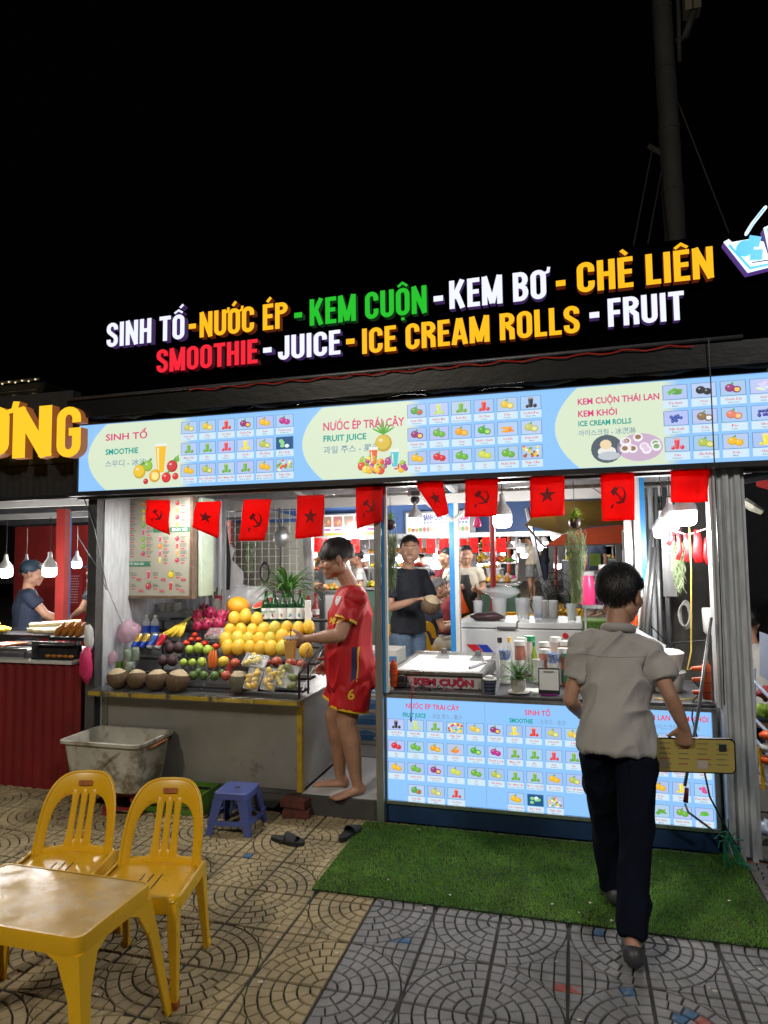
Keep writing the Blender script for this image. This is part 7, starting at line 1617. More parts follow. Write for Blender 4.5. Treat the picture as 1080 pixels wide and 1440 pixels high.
# stalls with goods
def stall(label, x0, x1, y, ztop, m_, goods, seed, zb=.13, lamp_=None, shelf=True, n=70, glass=False):
    t = thing('food_stall', label, 'market stall', ((x0 + x1) / 2, y, zb)); r_ = random.Random(seed)
    part(t, 'counter', m_, lambda m: m.box(x0, x1, y, y + .7, zb, ztop), bev=.01); part(t, 'counter_edge', 'alu', lambda m: m.box(x0 - .02, x1 + .02, y - .02, y + .72, ztop + .002, ztop + .03))
    if shelf:
        part(t, 'shelf', 'alu', lambda m: m.box(x0 + .05, x1 - .05, y + .45, y + .7, ztop + .30, ztop + .32)); part(t, 'shelf', 'alu', lambda m: m.box(x0 + .05, x1 - .05, y + .55, y + .72, ztop + .52, ztop + .54))
        for x in (x0 + .05, x1 - .08): part(t, 'upright', 'alu', lambda m: m.box(x, x + .03, y + .72, y + .75, ztop, ztop + .9))
    for gname, gm, gcol, sz, cnt in goods:
        mb = MB()
        for k in range(cnt):
            lv = r_.choice((0, 0, 1, 2)) if shelf else 0; z = ztop + .05 + (.0, .29, .51)[lv]; yy = y + r_.uniform(.05, .6) if lv == 0 else y + r_.uniform(.5, .66)
            pass
        nb_ = max(3, cnt // 12); 
        for b_ in range(nb_):
            lv = r_.choice((0, 0, 1, 2)) if shelf else 0; cx = r_.uniform(x0 + .12, x1 - .12); cy = y + (.28 if lv == 0 else .58); cz = ztop + (.035, .325, .545)[lv]
            for k in range(cnt // nb_): a = r_.uniform(0, 6.28); rr_ = r_.random() ** .6 * .12; mb.ell((cx + rr_ * math.cos(a), cy + rr_ * .7 * math.sin(a), cz + sz * .6 + .09 * (1 - rr_ / .12) * r_.random()), (sz * r_.uniform(.7, 1.3), sz, sz * r_.uniform(.6, 1)), 7)
        tag(part(t, gname, gm, lambda m: (setattr(m, 'v', mb.v), setattr(m, 'f', mb.f), setattr(m, 'mi', mb.mi)), smooth=True), kind='stuff')
    return t
dm('fried', (.72, .34, .06), .5, var=.4, vs=30); dm('orangefood', (.80, .30, .06), .5, var=.3, vs=30); dm('greens', (.16, .34, .05), .6, var=.4, vs=30); dm('redfood', (.6, .06, .03), .5, var=.3, vs=20); dm('whitefood', (.72, .7, .66), .6, var=.1, vs=20); dm('yellowfood', (.85, .62, .04), .5, var=.2, vs=20)
G1 = [('fried_food', 'fried', 0, .035, 110), ('yellow_fruit', 'yellowfood', 0, .04, 60), ('greens', 'greens', 0, .03, 60), ('wrapped_food', 'whitefood', 0, .04, 60), ('red_fruit', 'redfood', 0, .035, 40), ('orange_fruit', 'orangefood', 0, .04, 90)]
stall('green fronted food stall with fried food and wrapped packs behind the apron vendor', -1.95, -.75, 9.5, 1.20, 'greencounter', G1, 1); stall('low food stall with fried snacks behind the man with the coconut', -3.2, -2.1, 9.5, 1.14, 'greencounter', G1, 2); stall('food stall glimpsed between the leafy plant and the footballer', -4.4, -3.35, 9.4, 1.10, 'whitepaint', G1, 3)
stall('bright food stall left of the wooden walkway', -2.75, -1.35, 13.0, 1.35, 'whitepaint', G1, 4, .3); stall('brightly lit stall at the far end of the walkway', -1.6, -.2, 19, 1.95, 'whitepaint', G1, 5, .9); stall('food stall far behind the wire mesh', -6.2, -4.9, 9.6, 1.15, 'greencounter', G1, 6); stall('food stall far behind the white bags', -5.6, -4.2, 12.6, 1.2, 'whitepaint', G1, 7); stall('market stall at the right of the walkway', -.2, .9, 14.5, 1.5, 'aludark', G1, 8, .45)
bw = thing('bright_back_wall', 'pale wall of the market hall behind the stalls', 'wall', (-4, 14.6, .2)); part(bw, 'wall', 'whitepaint', lambda m: m.box(-9, -2.2, 14.6, 14.7, .2, 2.7))
# yellow chairs inside the market
IC = dup(YC, (*(-2.191,10.788,0.13)[:2], .13), math.radians(200), 'yellow plastic chair under the grey-haired man')
for (x, y, rz, lb) in ((-1.62, 7.35, 160, 'yellow plastic chair just right of the man with the coconut'), (-1.30, 7.9, 215, 'yellow plastic chair with its back towards the blue post'), (-1.22, 8.5, 190, 'yellow plastic chair pushed against another near the blue post'), (-1.75, 6.9, 20, 'yellow plastic chair seen left of the jeans of the man with the coconut'), (-.75, 9.0, 180, 'yellow plastic chair in front of the green stall'), (-.30, 9.1, 200, 'yellow plastic chair behind the pale green drink'), (-.12, 8.6, 160, 'yellow plastic chair beside the black fan'), (-.55, 8.2, 10, 'yellow plastic chair behind the freezer'), (-.05, 12.2, 90, 'yellow plastic chair on the walkway beside the man in black')):
    dup(YC, (x, y, .13 if y < 11 else .24), math.radians(rz), lb, scale=1.15, group='yellow plastic chairs inside the market')
IC['group'] = 'yellow plastic chairs inside the market'; IC.location = (-1.75, 7.6, .13); IC.scale = (1.15,) * 3
# black fan, red lantern pole, grass strip, awnings
fn = thing('standing_fan', 'large black standing fan behind the freezer', 'fan', (.0, 8.2, .13)); q = (-0.201,8.2,1.1)
part(fn, 'guard', 'black', lambda m: [m.tube([(q[0] + r * math.cos(a * PI / 14), q[1] + .02, q[2] + r * math.sin(a * PI / 14)) for a in range(29)], .006, 5, caps=None) for r in (.08, .16, .24, .31)] and None)
part(fn, 'spoke', 'black', lambda m: [m.tube([(q[0], q[1], q[2]), (q[0] + .31 * math.cos(a * PI / 12), q[1] + .02, q[2] + .31 * math.sin(a * PI / 12))], .003, 4) for a in range(24)] and None)
for k in range(3): part(fn, 'blade', 'aludark', lambda m: m.ell((q[0] + .13 * math.cos(k * 2.09), q[1] + .05, q[2] + .13 * math.sin(k * 2.09)), (.12, .01, .07), 12, Matrix.Rotation(-k * 2.09, 3, 'Y')), smooth=True)
part(fn, 'motor', 'black', lambda m: m.ell((q[0], q[1] + .09, q[2]), (.07, .1, .07), 12), smooth=True); part(fn, 'stand', 'black', lambda m: (m.tube([(q[0], q[1] + .12, q[2]), (q[0], q[1] + .12, .15)], .02, 8), m.lathe([(.2, .13), (.2, .15), (.03, .17)], 18, (q[0], q[1] + .12, 0))))
tag(build(MB().box(-.35, .5, 7.6, 8.0, .12, .9), 'grass_box', 'greens', bev=.02), 'green turf-topped box behind the freezer', 'planter')
lp_ = thing('red_lamp_post', 'red lamp post with lit globes in the far market lane', 'lamp post', (-0.293,12,0.893)); part(lp_, 'pole', 'redpaint', lambda m: m.tube([(-0.293,12,0.893), (-0.274,12,1.95)], .025, 8)); 
um = thing('orange_awning', 'orange awning with pale stripe hanging behind the kiosk at right', 'awning', (0.255,7.2,1.867))
part(um, 'valance', 'orangetarp', lambda m: m.add([(-0.283,7.2,1.708), (0.729,7.2,1.734), (0.736,7.2,1.928), (0.186,7.2,1.891), (-0.099,7.2,1.824)], [(0, 1, 2, 3, 4)])); part(um, 'slope', 'yellowtarp', lambda m: m.add([(-0.481,7.3,1.942), (-0.099,7.21,1.831), (0.187,7.21,1.899), (0.738,7.21,1.935), (0.931,8.6,2.291), (-0.279,8.6,2.29)], [(0, 1, 2, 3, 4, 5)]))
part(um, 'frame', 'alu', lambda m: m.tube([(-0.478,7.25,1.939), (-0.285,7.25,1.709), (0.734,7.25,1.728)], .015, 6))
cwl = thing('corrugated_screen', 'pale corrugated screen behind the head of the man in grey', 'screen', (0.506,6.2,1.545)); q = (0.422,6.2,1.825); q2 = (0.609,6.2,1.821)
part(cwl, 'sheet', 'cream', lambda m: corrw(m, q[0], q2[0], 6.2, .9, q[2], .05, .012))
for i, (q, m_, lb) in enumerate((((0.212,6.8,1.563), 'leafbright', 'small green box standing in the dark beyond the moss plant'), ((0.465,6.1,1.589), 'signpaper', 'small pale card on the corrugated screen'), ((0.575,6,1.593), 'leafbright', 'yellow green sticker right of the head of the man in grey'))): tag(build(MB().box(q[0] - .05, q[0] + .05, q[1], q[1] + .04, q[2] - .06, q[2] + .06), 'small_box', m_), lb, 'box')
# cardboard cartons behind the footballer
dm('carton', (.5, .5, .47), .7, var=.1, vs=6)
for i in range(6):
    z = .122 + i * .125; t = thing('water_carton', 'white and blue carton in the stack behind the footballer, %s from the floor' % ['first', 'second', 'third', 'fourth', 'fifth', 'sixth'][i], 'carton', (-1.55, 5.25, z), group='stacked white and blue cartons'); dx = rnd.uniform(-.03, .03)
    part(t, 'box', 'carton', lambda m: m.box(-1.85 + dx, -1.35 + dx, 5.2, 5.5, z, z + .12), bev=.003); P = Print(5.2, -.001); P.rect(-1.85 + dx, z + .03, -1.35 + dx, z + .075, (.05, .18, .4), 1); P.text('AQUA', -1.55 + dx, z + .037, .03, (.75, .8, .85), 2, .03); P.poly([(-1.8 + dx, z + .08), (-1.6 + dx, z + .115), (-1.5 + dx, z + .08)], (.08, .25, .5), 1); P.build('print', t, 'paper')
# pink lantern, far building
tag(build(MB().lathe([(.006, .30), (.02, .12), (.05, .03), (.045, 0), (.001, -.005)], 14, (-1.087,8,1.963)), 'pink_lantern', 'pinkliquid', smooth=True), 'pink bell-shaped lantern hanging left of the large bulb', 'lantern')
hb = thing('distant_building', 'small pale distant building with a lit balcony above the yellow letters', 'building', (-44.122,45,15.389))
q0, q1 = (-47.889,45,16.607), (-41.848,45,16.833)
part(hb, 'wall', 'cream', lambda m: m.box(q0[0], q1[0], 45, 52, 1.1, q1[2] - .2)); m_warm = mat('window_light', (.2, .2, .2), .4, em=(1, .8, .45), es=1.3, sample=False)
part(hb, 'balcony_rail', 'whitepaint', lambda m: (m.box(q0[0], q1[0], 44.5, 44.6, q1[2] - .2, q1[2]), m.box(q0[0], q1[0], 44.5, 44.6, q1[2] - .95, q1[2] - .85)))
for k in range(9): part(hb, 'string_light', m_warm, lambda m: m.ell((q0[0] + (q1[0] - q0[0]) * (k + .5) / 9, 44.4, q1[2] - .15 - .1 * (k % 2)), (.07, .07, .07), 6)); part(hb, 'window', m_warm if k % 3 == 1 else 'black', lambda m: m.box(q0[0] + (q1[0] - q0[0]) * (k + .2) / 9, q0[0] + (q1[0] - q0[0]) * (k + .7) / 9, 44.94, 44.99, q1[2] - 2.2, q1[2] - 1.2))
# dark trees beyond the lane
for i, (x, y, h) in enumerate(((4.5, 24, 5.5), (8.0, 27, 6.5), (1.8, 30, 5.0))):
    t = thing('dark_tree', ['dark leafy tree beyond the right end of the market', 'taller dark tree far beyond the right stall', 'dark tree beyond the wooden walkway'][i], 'tree', (x, y, 1.1)); part(t, 'trunk', 'blackrough', lambda m: m.tube([(x, y, 1.1), (x + .1, y, 2.5), (x + .2, y, h * .7)], [(.16,) * 2, (.12,) * 2, (.05,) * 2], 8)); r_ = random.Random(i)
    def crown(m):
        for k in range(1500): d = Vector((r_.gauss(0, 1), r_.gauss(0, 1), r_.gauss(0, .8))).normalized() * (r_.random() ** .4) * 1.9; c_ = Vector((x + .2, y, h * .8)) + d * (1 + .3 * noise.noise(d * 1.5)); a = r_.random() * 6.28; m.add([c_, c_ + Vector((.16 * math.cos(a), .1 * math.sin(a), .05)), c_ + Vector((.05, .12, -.12))], [(0, 1, 2)])
    tag(part(t, 'crown', 'leafgreen', crown), kind='stuff')


# ================================================================== PEOPLE
def N_(v): return Vector(v).normalized()
def lerp(a, b, t): return Vector(a) * (1 - t) + Vector(b) * t
def head_prims(m, c, f, s=1., up=(0, 0, 1)):
    f = N_(f); r = f.cross(Vector(up)).normalized(); u = r.cross(f); R3 = Matrix((r, f, u)).transposed()
    def P(x, y, z): return Vector(c) + (r * x + f * y + u * z) * s
    def E(x, y, z, a, b_, c_): m.ell(P(x, y, z), (a * s, b_ * s, c_ * s), 14, R3)
    E(0, -.012, .035, .073, .092, .083); E(0, .02, .0, .066, .07, .08); E(0, .035, -.05, .052, .055, .05); E(0, .062, -.088, .028, .026, .022)
    for x in (-1, 1):
        E(x * .036, .056, -.025, .030, .030, .030); E(x * .045, .0, -.055, .026, .045, .035); m.tube([P(x * .012, .086, .028), P(x * .045, .074, .030)], [(.010 * s,) * 2, (.009 * s,) * 2], 8, caps='r')
        E(x * .078, -.008, -.008, .011, .019, .031); E(x * .083, -.012, .008, .008, .015, .016); E(x * .012, .098, -.027, .010, .012, .009)
        m.tube([P(x * .020, .086, -.058), P(0, .092, -.055)], [(.006 * s,) * 2, (.008 * s,) * 2], 6, caps='r')
    m.tube([P(0, .082, .018), P(0, .098, -.010), P(0, .108, -.024)], [(.009 * s,) * 2, (.011 * s,) * 2, (.012 * s,) * 2], 8, caps='r'); m.tube([P(-.018, .086, -.068), P(.018, .086, -.068)], [(.008 * s,) * 2] * 2, 6, caps='r')
    return P, R3
def hand_prims(m, w, d, nrm, thumb, curl=(.5, .5, .5, .5), s=1., spread=.10, tcurl=.4, simple=False):
    """w wrist, d direction of the palm, nrm the way the palm faces, thumb the side the thumb leaves from"""
    w = Vector(w); d = N_(d); nrm = N_(Vector(nrm) - d * d.dot(Vector(nrm))); side = d.cross(nrm).normalized()
    if side.dot(Vector(thumb)) < 0: side = -side
    pts = [w - d * .01 * s, w + d * .035 * s, w + d * .085 * s]
    m.tube(pts, [(.024 * s, .017 * s), (.034 * s, .016 * s), (.038 * s, .0135 * s)], 12, ref=nrm, caps='r')
    Ls = (.036, .041, .038, .030)
    for k in range(4):
        off = (1.5 - k) * .0185 * s; q = w + d * (.086 + (-.006 if k == 3 else 0)) * s + side * off; dd = (d + side * (1.5 - k) * spread * .35).normalized(); a = 0; pp = [w + d * .05 * s + side * off * .8, q]
        for j in range(3):
            a += curl[k] * (.9 if j == 0 else 1.15); v = dd * math.cos(a) + nrm * math.sin(a); q = q + v * Ls[k] * s * (1, .68, .55)[j]; pp.append(q)
        m.tube(pp, [(.0095 * s,) * 2, (.0092 * s,) * 2, (.0084 * s,) * 2, (.0078 * s,) * 2, (.0066 * s,) * 2], 8, caps='r')
    q = w + d * .022 * s + side * .024 * s; v = (d * .75 + side * .8 + nrm * .25).normalized(); pp = [w + d * .01 * s + side * .01 * s, q, q + v * .034 * s]
    v = (v * math.cos(tcurl) + (nrm * .7 + d * .6) * math.sin(tcurl)).normalized(); pp.append(pp[-1] + v * .030 * s); v = (v + nrm * tcurl * .7).normalized(); pp.append(pp[-1] + v * .022 * s)
    m.tube(pp, [(.014 * s,) * 2, (.0135 * s,) * 2, (.011 * s,) * 2, (.0095 * s,) * 2, (.008 * s,) * 2], 8, caps='r')
def hair_mesh(t, P, s, m_, cut='short', n=900, seed=1, tuft=.03, fringe=22, side=-4, back=-32, wid=.0022):
    """a displaced cap over the skull plus many short locks"""
    rr_ = random.Random(seed)
    def low(th):      # lowest latitude of the hair for azimuth th (0 = face)
        c = math.cos(th)
        return (fringe * max(0, c) ** .7 if c > 0 else 0) + (side * (1 - abs(c))) + (back * max(0, -c) ** .8)
    def sp(th, la, k=1.):
        a, e = th, math.radians(la); x = math.sin(a) * math.cos(e); y = math.cos(a) * math.cos(e); z = math.sin(e)
        return (x * .083 * k, (-.012 + y * .101 * k), .032 + z * .094 * k)
    m = MB(); nt, nl = 44, 12; vs = []
    for j in range(nl + 1):
        for i in range(nt):
            th = 2 * PI * i / nt; la = low(th) + (90 - low(th)) * j / nl; k = 1 + .06 * noise.noise(Vector((math.sin(th) * 3, math.cos(th) * 3, j * .5 + seed))) + .035 * noise.noise(Vector((i * .9, j * .35, seed)))
            if j == 0: k *= .93
            vs.append(P(*sp(th, la, k)))
    m.add(vs, [(j * nt + i, j * nt + (i + 1) % nt, (j + 1) * nt + (i + 1) % nt, (j + 1) * nt + i) for j in range(nl) for i in range(nt)])
    build(m, 'hair', m_, t, smooth=True)
    if n:
        m = MB()
        for k in range(n):
            th = rr_.uniform(0, 2 * PI); lo = low(th); la = lo + (88 - lo) * rr_.random() ** .9; L_ = tuft * rr_.uniform(.6, 1.25)
            p0 = Vector(sp(th, la, .99)); p1 = Vector(sp(th + rr_.uniform(-.12, .12), la - math.degrees(L_ * .5 / .09), 1.03 + .09 * rr_.random())); p2 = Vector(sp(th + rr_.uniform(-.2, .2), la - math.degrees(L_ / .09), 1.02 + .09 * rr_.random()))
            sd = (p1 - p0).cross(Vector((p0.x, p0.y, p0.z - .03))).normalized() * wid
            m.add([P(*(p0 - sd)), P(*(p0 + sd)), P(*(p1 - sd)), P(*(p1 + sd)), P(*p2)], [(0, 1, 3, 2), (2, 3, 4)])
        tag(build(m, 'hair_locks', m_, t, smooth=True), kind='stuff')
def folds(amp, axis=(0, 0, 1), fr=9., seed=0., sq=.35):
    ax = N_(axis)
    def f(p):
        v = Vector(p); a = v.dot(ax); q = (v - ax * a) * fr + ax * a * fr * sq + Vector((seed, seed, 0))
        n1 = noise.noise(q); n2 = noise.noise(q * 2.1 + Vector((3, 1, 2)))
        return max(-.002, amp * ((1 - min(1, abs(n1) * 2.6)) ** 1.5 * 1.3 + n2 * .45))
    return f
def person(label, J, mats, voxel=.006, s=1., girth=1., shirt=None, pants=None, hands=None, group=None, hair=('hair', {}), feet='bare', face=True, cat='person', sleeve=.55, shirt_fold=.006, pant_fold=.006, hem=None, skin='skin', pleg=1., fold_axis=(.3, 0, 1)):
    """J holds world joint positions"""
    base = J.get('base') or ((Vector(J['aL']) + Vector(J['aR'])) / 2 if 'aL' in J else Vector(J['pelvis'])); base = (base[0], base[1], J.get('z0', 0))
    t = thing('person', label, cat, base, group=group)
    F = N_(J['F']); g = girth; V = {k: Vector(v) for k, v in J.items() if isinstance(v, (tuple, Vector)) and len(v) == 3}
    pel, wai, che, nb, hc = V['pelvis'], V['waist'], V['chest'], V['neck'], V['head']
    hd = {}
    m = MB()
    m.tube([pel - (wai - pel) * .25, pel, wai, che, lerp(che, nb, .62), nb], [(.09 * s * g, .07 * s * g), (.122 * s * g, .082 * s * g), (.108 * s * g, .076 * s * g), (.122 * s * g, .084 * s * g), (.10 * s * g, .062 * s * g), (.055 * s, .050 * s)], 18, ref=F, caps='r')
    hf = N_(J.get('hf', J['F'])); m.tube([lerp(che, nb, .8), nb, hc + Vector((0, 0, -.055 * s)) - hf * .022 * s], [(.062 * s,) * 2, (.055 * s,) * 2, (.052 * s,) * 2], 12, caps='r')
    hs_k = s * J.get('hk', 1.08); P, R3 = head_prims(m, hc, hf, hs_k, J.get('up', (0, 0, 1)))
    for k in 'LR':
        if 's' + k in V:
            S_, E_, W_ = V['s' + k], V['e' + k], V['w' + k]
            m.ell(S_, (.042 * s * g,) * 3, 12); m.tube([lerp(che, nb, .70), S_], [(.040 * s,) * 2] * 2, 10, caps='r')
            m.tube([S_, lerp(S_, E_, .45), E_], [(.041 * s * g,) * 2, (.042 * s * g,) * 2, (.036 * s * g,) * 2], 12, caps='r')
            m.tube([E_, lerp(E_, W_, .3), lerp(E_, W_, .75), W_], [(.036 * s * g,) * 2, (.039 * s * g,) * 2, (.029 * s,) * 2, (.0245 * s, .021 * s)], 12, caps='r')
            if hands and k in hands: hand_prims(m, W_, *hands[k][:3], **(dict(hands[k][3], s=s) if len(hands[k]) > 3 else dict(s=s)))
            else: hand_prims(m, W_, W_ - E_, F, F, s=s)
        if 'h' + k in V:
            H_, K_, A_ = V['h' + k], V['k' + k], V['a' + k]; kf = N_(V.get('t' + k, F))
            m.tube([H_, lerp(H_, K_, .4), K_], [(.062 * s * g,) * 2, (.070 * s * g,) * 2, (.054 * s * g,) * 2], 14, caps='r')
            dn = (A_ - K_); bk = N_(K_ - A_).cross(N_(K_ - A_).cross(kf)); bk = bk if bk.dot(kf) < 0 else -bk
            m.tube([K_, lerp(K_, A_, .3) + bk * .012 * s, lerp(K_, A_, .7) + bk * .004, A_], [(.053 * s * g,) * 2, (.054 * s * g,) * 2, (.038 * s * g,) * 2, (.033 * s,) * 2], 14, caps='r')
            fz_ = J.get('footdrop' + k, .045 * s); d = N_(kf); hl = A_ - d * .03 * s + Vector((0, 0, -fz_ * .55)); bl = A_ + d * .10 * s + Vector((0, 0, -fz_ * J.get('tip' + k, 1.) + .004)); te = A_ + d * .165 * s + Vector((0, 0, -fz_ * J.get('tip' + k, 1.) - .002))
            m.tube([A_ + Vector((0, 0, .01)), hl], [(.033 * s,) * 2, (.031 * s,) * 2], 10, caps='r'); m.tube([hl, bl, te], [(.031 * s, .028 * s), (.042 * s, .020 * s), (.036 * s, .012 * s)], 12, ref=(0, 0, 1), caps='r')
            if feet == 'bare':
                sd = d.cross(Vector((0, 0, 1))).normalized() * (1 if k == 'R' else -1)
                for j in range(5): q = te - d * (.012 + .006 * j) * s + sd * (j - 2) * .0155 * s; m.tube([q - d * .02 * s, q + d * .018 * s + Vector((0, 0, -.003))], [((.0105 if j == 0 else .0075) * s,) * 2] * 2, 7, caps='r')
    organic(m, 'body', skin, t, voxel)
    if face:
        for x in (-1, 1):
            part(t, 'eye', 'eyewhite', lambda q: q.ell(P(x * .030, .0795, .008), (.0125 * s, .006 * s, .0055 * s), 10, R3), smooth=True)
            part(t, 'iris', 'black', lambda q: q.ell(P(x * .030, .0835, .008), (.0055 * s, .003 * s, .0055 * s), 8, R3), smooth=True)
            part(t, 'eyebrow', hair[0] if hair else 'hair', lambda q: q.tube([P(x * .014, .094, .036), P(x * .034, .089, .042), P(x * .052, .072, .036)], [(.002 * s,) * 2, (.0032 * s,) * 2, (.0015 * s,) * 2], 6), smooth=True)
        part(t, 'mouth', 'lip', lambda q: q.tube([P(-.024, .085, -.060), P(0, .0975, -.0595), P(.024, .085, -.060)], [(.0012 * s,) * 2, (.0035 * s,) * 2, (.0012 * s,) * 2], 6), smooth=True)
    if hair: hair_mesh(t, P, s, hair[0], **hair[1])
    sh_o = pt_o = None
    if shirt:
        m = MB(); e = .014 * s; bx_ = J.get('boxy', 0); hm = Vector(hem) if hem is not None else pel + (wai - pel) * .1
        m.tube([hm, lerp(hm, wai, .6), wai, che, lerp(che, nb, .60), lerp(che, nb, .93)], [((.164 * g) * s + e, .120 * s * g + e), (.155 * s * g + e, .114 * s * g + e), ((.138 + bx_) * s * g + e, (.100 + bx_) * s * g + e), (.152 * s * g + e * .8, .104 * s * g + e * .8), (.130 * s * g + e * .5, .088 * s * g), (.070 * s, .064 * s)], 22, ref=F, caps='f')
        for k in 'LR':
            if 's' + k in V:
                S_, E_ = V['s' + k], V['e' + k]; q = lerp(S_, E_, sleeve); m.ell(S_, (.050 * s * g + e * .5,) * 3, 12); m.tube([lerp(che, nb, .66), S_ + Vector((0, 0, .0))], [(.070 * s,) * 2, (.060 * s * g,) * 2], 12, caps='r')
                m.tube([lerp(che, S_, .5), S_, lerp(S_, q, .6), q], [(.07 * s,) * 2, (.052 * s * g + e * .5,) * 2, (.051 * s * g + e * .8,) * 2, (.047 * s * g + e * .95,) * 2], 16, caps='f')
        sh_o = organic(m, 'shirt', shirt, t, voxel * 1.05, 2, folds(shirt_fold * s, fold_axis, 9 / s, 2.))
    if pants:
        m = MB(); e = .014 * s; L_ = pleg
        m.tube([wai + (pel - wai) * .75, pel, pel - (wai - pel) * .35], [(.138 * s * g, .094 * s * g), (.143 * s * g, .099 * s * g), (.13 * s * g, .10 * s * g)], 20, ref=F, caps='f')
        for k in 'LR':
            H_, K_, A_ = V['h' + k], V['k' + k], V['a' + k]
            if L_ <= .5: q = lerp(H_, K_, L_ * 2); m.tube([H_, lerp(H_, q, .35), q], [(.074 * s * g,) * 2, (.088 * s * g + e * .8,) * 2, (.084 * s * g + e * 1.6,) * 2], 18, caps='f'); m.ell(H_, (.080 * s * g,) * 3, 12)
            else: q = lerp(K_, A_, (L_ - .5) * 2); m.tube([H_, lerp(H_, K_, .18), lerp(H_, K_, .5), K_, lerp(K_, q, .5), q], [(.070 * s * g,) * 2, (.088 * s * g + e * .5,) * 2, (.078 * s * g + e,) * 2, (.060 * s * g + e,) * 2, (.052 * s * g + e * 1.1,) * 2, (.044 * s * g + e * 1.4,) * 2], 18, caps='f'); m.ell(H_, (.078 * s * g,) * 3, 12)
        pt_o = organic(m, 'trousers' if L_ > .6 else 'shorts', pants, t, voxel * 1.05, 2, folds(pant_fold * s, (0, .2, 1), 10 / s, 7.))
    return t, P, sh_o, pt_o

dm('jersey', (.50, .006, .012), .55, var=.1, vs=6, bump=.25, bs=180); dm('yellowtrim', (.75, .48, .02), .5); dm('navytrim', (.03, .02, .10), .5); dm('badge', (.6, .6, .6), .5)
dm('greyshirt', (.40, .385, .37), .85, var=.08, vs=5, bump=.35, bs=220); dm('darktrousers', (.004, .006, .015), .9, spec=.15, var=.3, vs=6, bump=.3, bs=200)
# --- man in the red football kit, behind the counter end, holding a cup of orange drink
fr = N_((-1.0, -.36, 0)); rt = Vector((fr.y, -fr.x, 0)); lf = -rt         # his right is away from the camera
C0 = Vector((-1.40, 4.19, 0)); 
def RP(f_, l_, z): return tuple(C0 + fr * f_ + lf * l_ + Vector((0, 0, z)))
JR = dict(F=fr, z0=.12, base=(-1.42, 4.15), pelvis=RP(-.03, 0, .915), waist=RP(.035, 0, 1.05), chest=RP(.01, 0, 1.24), neck=RP(.015, 0, 1.435), head=RP(.10, .0, 1.60), hf=N_(fr + Vector((0, -.03, -.22))),
          sL=RP(-.01, .160, 1.35), eL=RP(.085, .215, 1.125), wL=RP(.30, .165, 1.105), sR=RP(.02, -.165, 1.355), boxy=.012, eR=RP(.02, -.20, 1.13), wR=RP(.13, -.17, .93),
          hL=RP(-.02, .085, .90), kL=RP(.045, .10, .565), aL=RP(-.02, .10, .175), tL=N_(fr + lf * .5), hR=RP(-.02, -.085, .90), kR=RP(.12, -.085, .57), aR=RP(.085, -.06, .175), tR=N_(fr + Vector((-.2, .25, 0))))
red, PR_, shR, ptR = person('man in a red football kit standing barefoot and holding out an orange drink', JR, None, .0058, 1.0, 1.2, 'jersey', 'jersey', {'L': (fr * 1.0 + Vector((0, 0, -.15)) , -lf * 1. + fr * .1, Vector((0, 0, 1)), dict(curl=(.75, .85, .85, .8), tcurl=.75)), 'R': (fr + Vector((0, 0, -.9)), lf, fr, dict(curl=(.5, .5, .5, .5)))},
                           hair=('hair', dict(n=3200, seed=3, tuft=.05, fringe=10, side=8, back=-12, wid=.0028)), sleeve=.60, shirt_fold=.011, pant_fold=.009, pleg=.36, hem=RP(.0, 0, .77))
VR = {k: Vector(v) for k, v in JR.items() if isinstance(v, tuple) and len(v) == 3}
q = lerp(VR['sL'], VR['eL'], .60); q0 = lerp(VR['sL'], VR['eL'], .545); part(red, 'sleeve_cuff', 'yellowtrim', lambda m: m.tube([q0, q + (q - q0) * .12], [(.0735,) * 2] * 2, 24, caps='f'), smooth=40)
part(red, 'collar', 'yellowtrim', lambda m: (lambda c, n: m.tube([c + (fr * math.cos(a * PI / 12) * .064 + lf * math.sin(a * PI / 12) * .070) + Vector((0, 0, -.012 * math.cos(a * PI / 12) + .004)) for a in range(n)], .0068, 8, caps=None))(VR['neck'] + Vector((0, 0, -.022)), 25), smooth=True)
for k, zz in (('L', 0),):
    q = lerp(VR['hL'], VR['kL'], .72); d = (VR['kL'] - VR['hL']).normalized(); part(red, 'shorts_hem', 'yellowtrim', lambda m: m.tube([q - d * .004, q + d * .010], [(.127,) * 2] * 2, 26, caps='f'), smooth=40)
    q = lerp(VR['hR'], VR['kR'], .72); d = (VR['kR'] - VR['hR']).normalized(); part(red, 'shorts_hem', 'yellowtrim', lambda m: m.tube([q - d * .004, q + d * .010], [(.127,) * 2] * 2, 26, caps='f'), smooth=40)
vw = N_(-fr * .0 + Vector((0, 1, 0)))
inw = N_((.35, 1, 0)); rgt = N_((1, -.35, 0))
stick_text(ptR, '6', RP(.055, .3, .735), N_((1, -.1, 0)), (0, 0, 1), N_((.1, 1, 0)), .062, 'yellowtrim', 'number', offset=.02)
stick_text(shR, 'MINAST', RP(.17, .2, 1.195), N_((.7, -1, 0)), (0, 0, 1), N_((.9, .6, 0)), .036, 'yellowtrim', 'chest_lettering', offset=.04)
def patch(o, name, m_, pts, inw, off=.003):
    T = bvh_of(o); mb = MB(); out = []
    for p in pts:
        h_ = T.ray_cast(Vector(p) - Vector(inw) * .25, Vector(inw), .6); out.append(h_[0] - Vector(inw) * off if h_[0] is not None else Vector(p))
    cen = sum(out, Vector()) / len(out); h_ = T.ray_cast(cen - Vector(inw) * .25, Vector(inw), .6); cen = h_[0] - Vector(inw) * off if h_[0] is not None else cen
    mb.add(out + [cen], [(i, (i + 1) % len(out), len(out)) for i in range(len(out))]); return build(mb, name, m_, o.parent, smooth=True)
bc = Vector(RP(.12, .14, 1.335)); iw = N_((.45, 1, 0)); br = N_((1, -.45, 0))
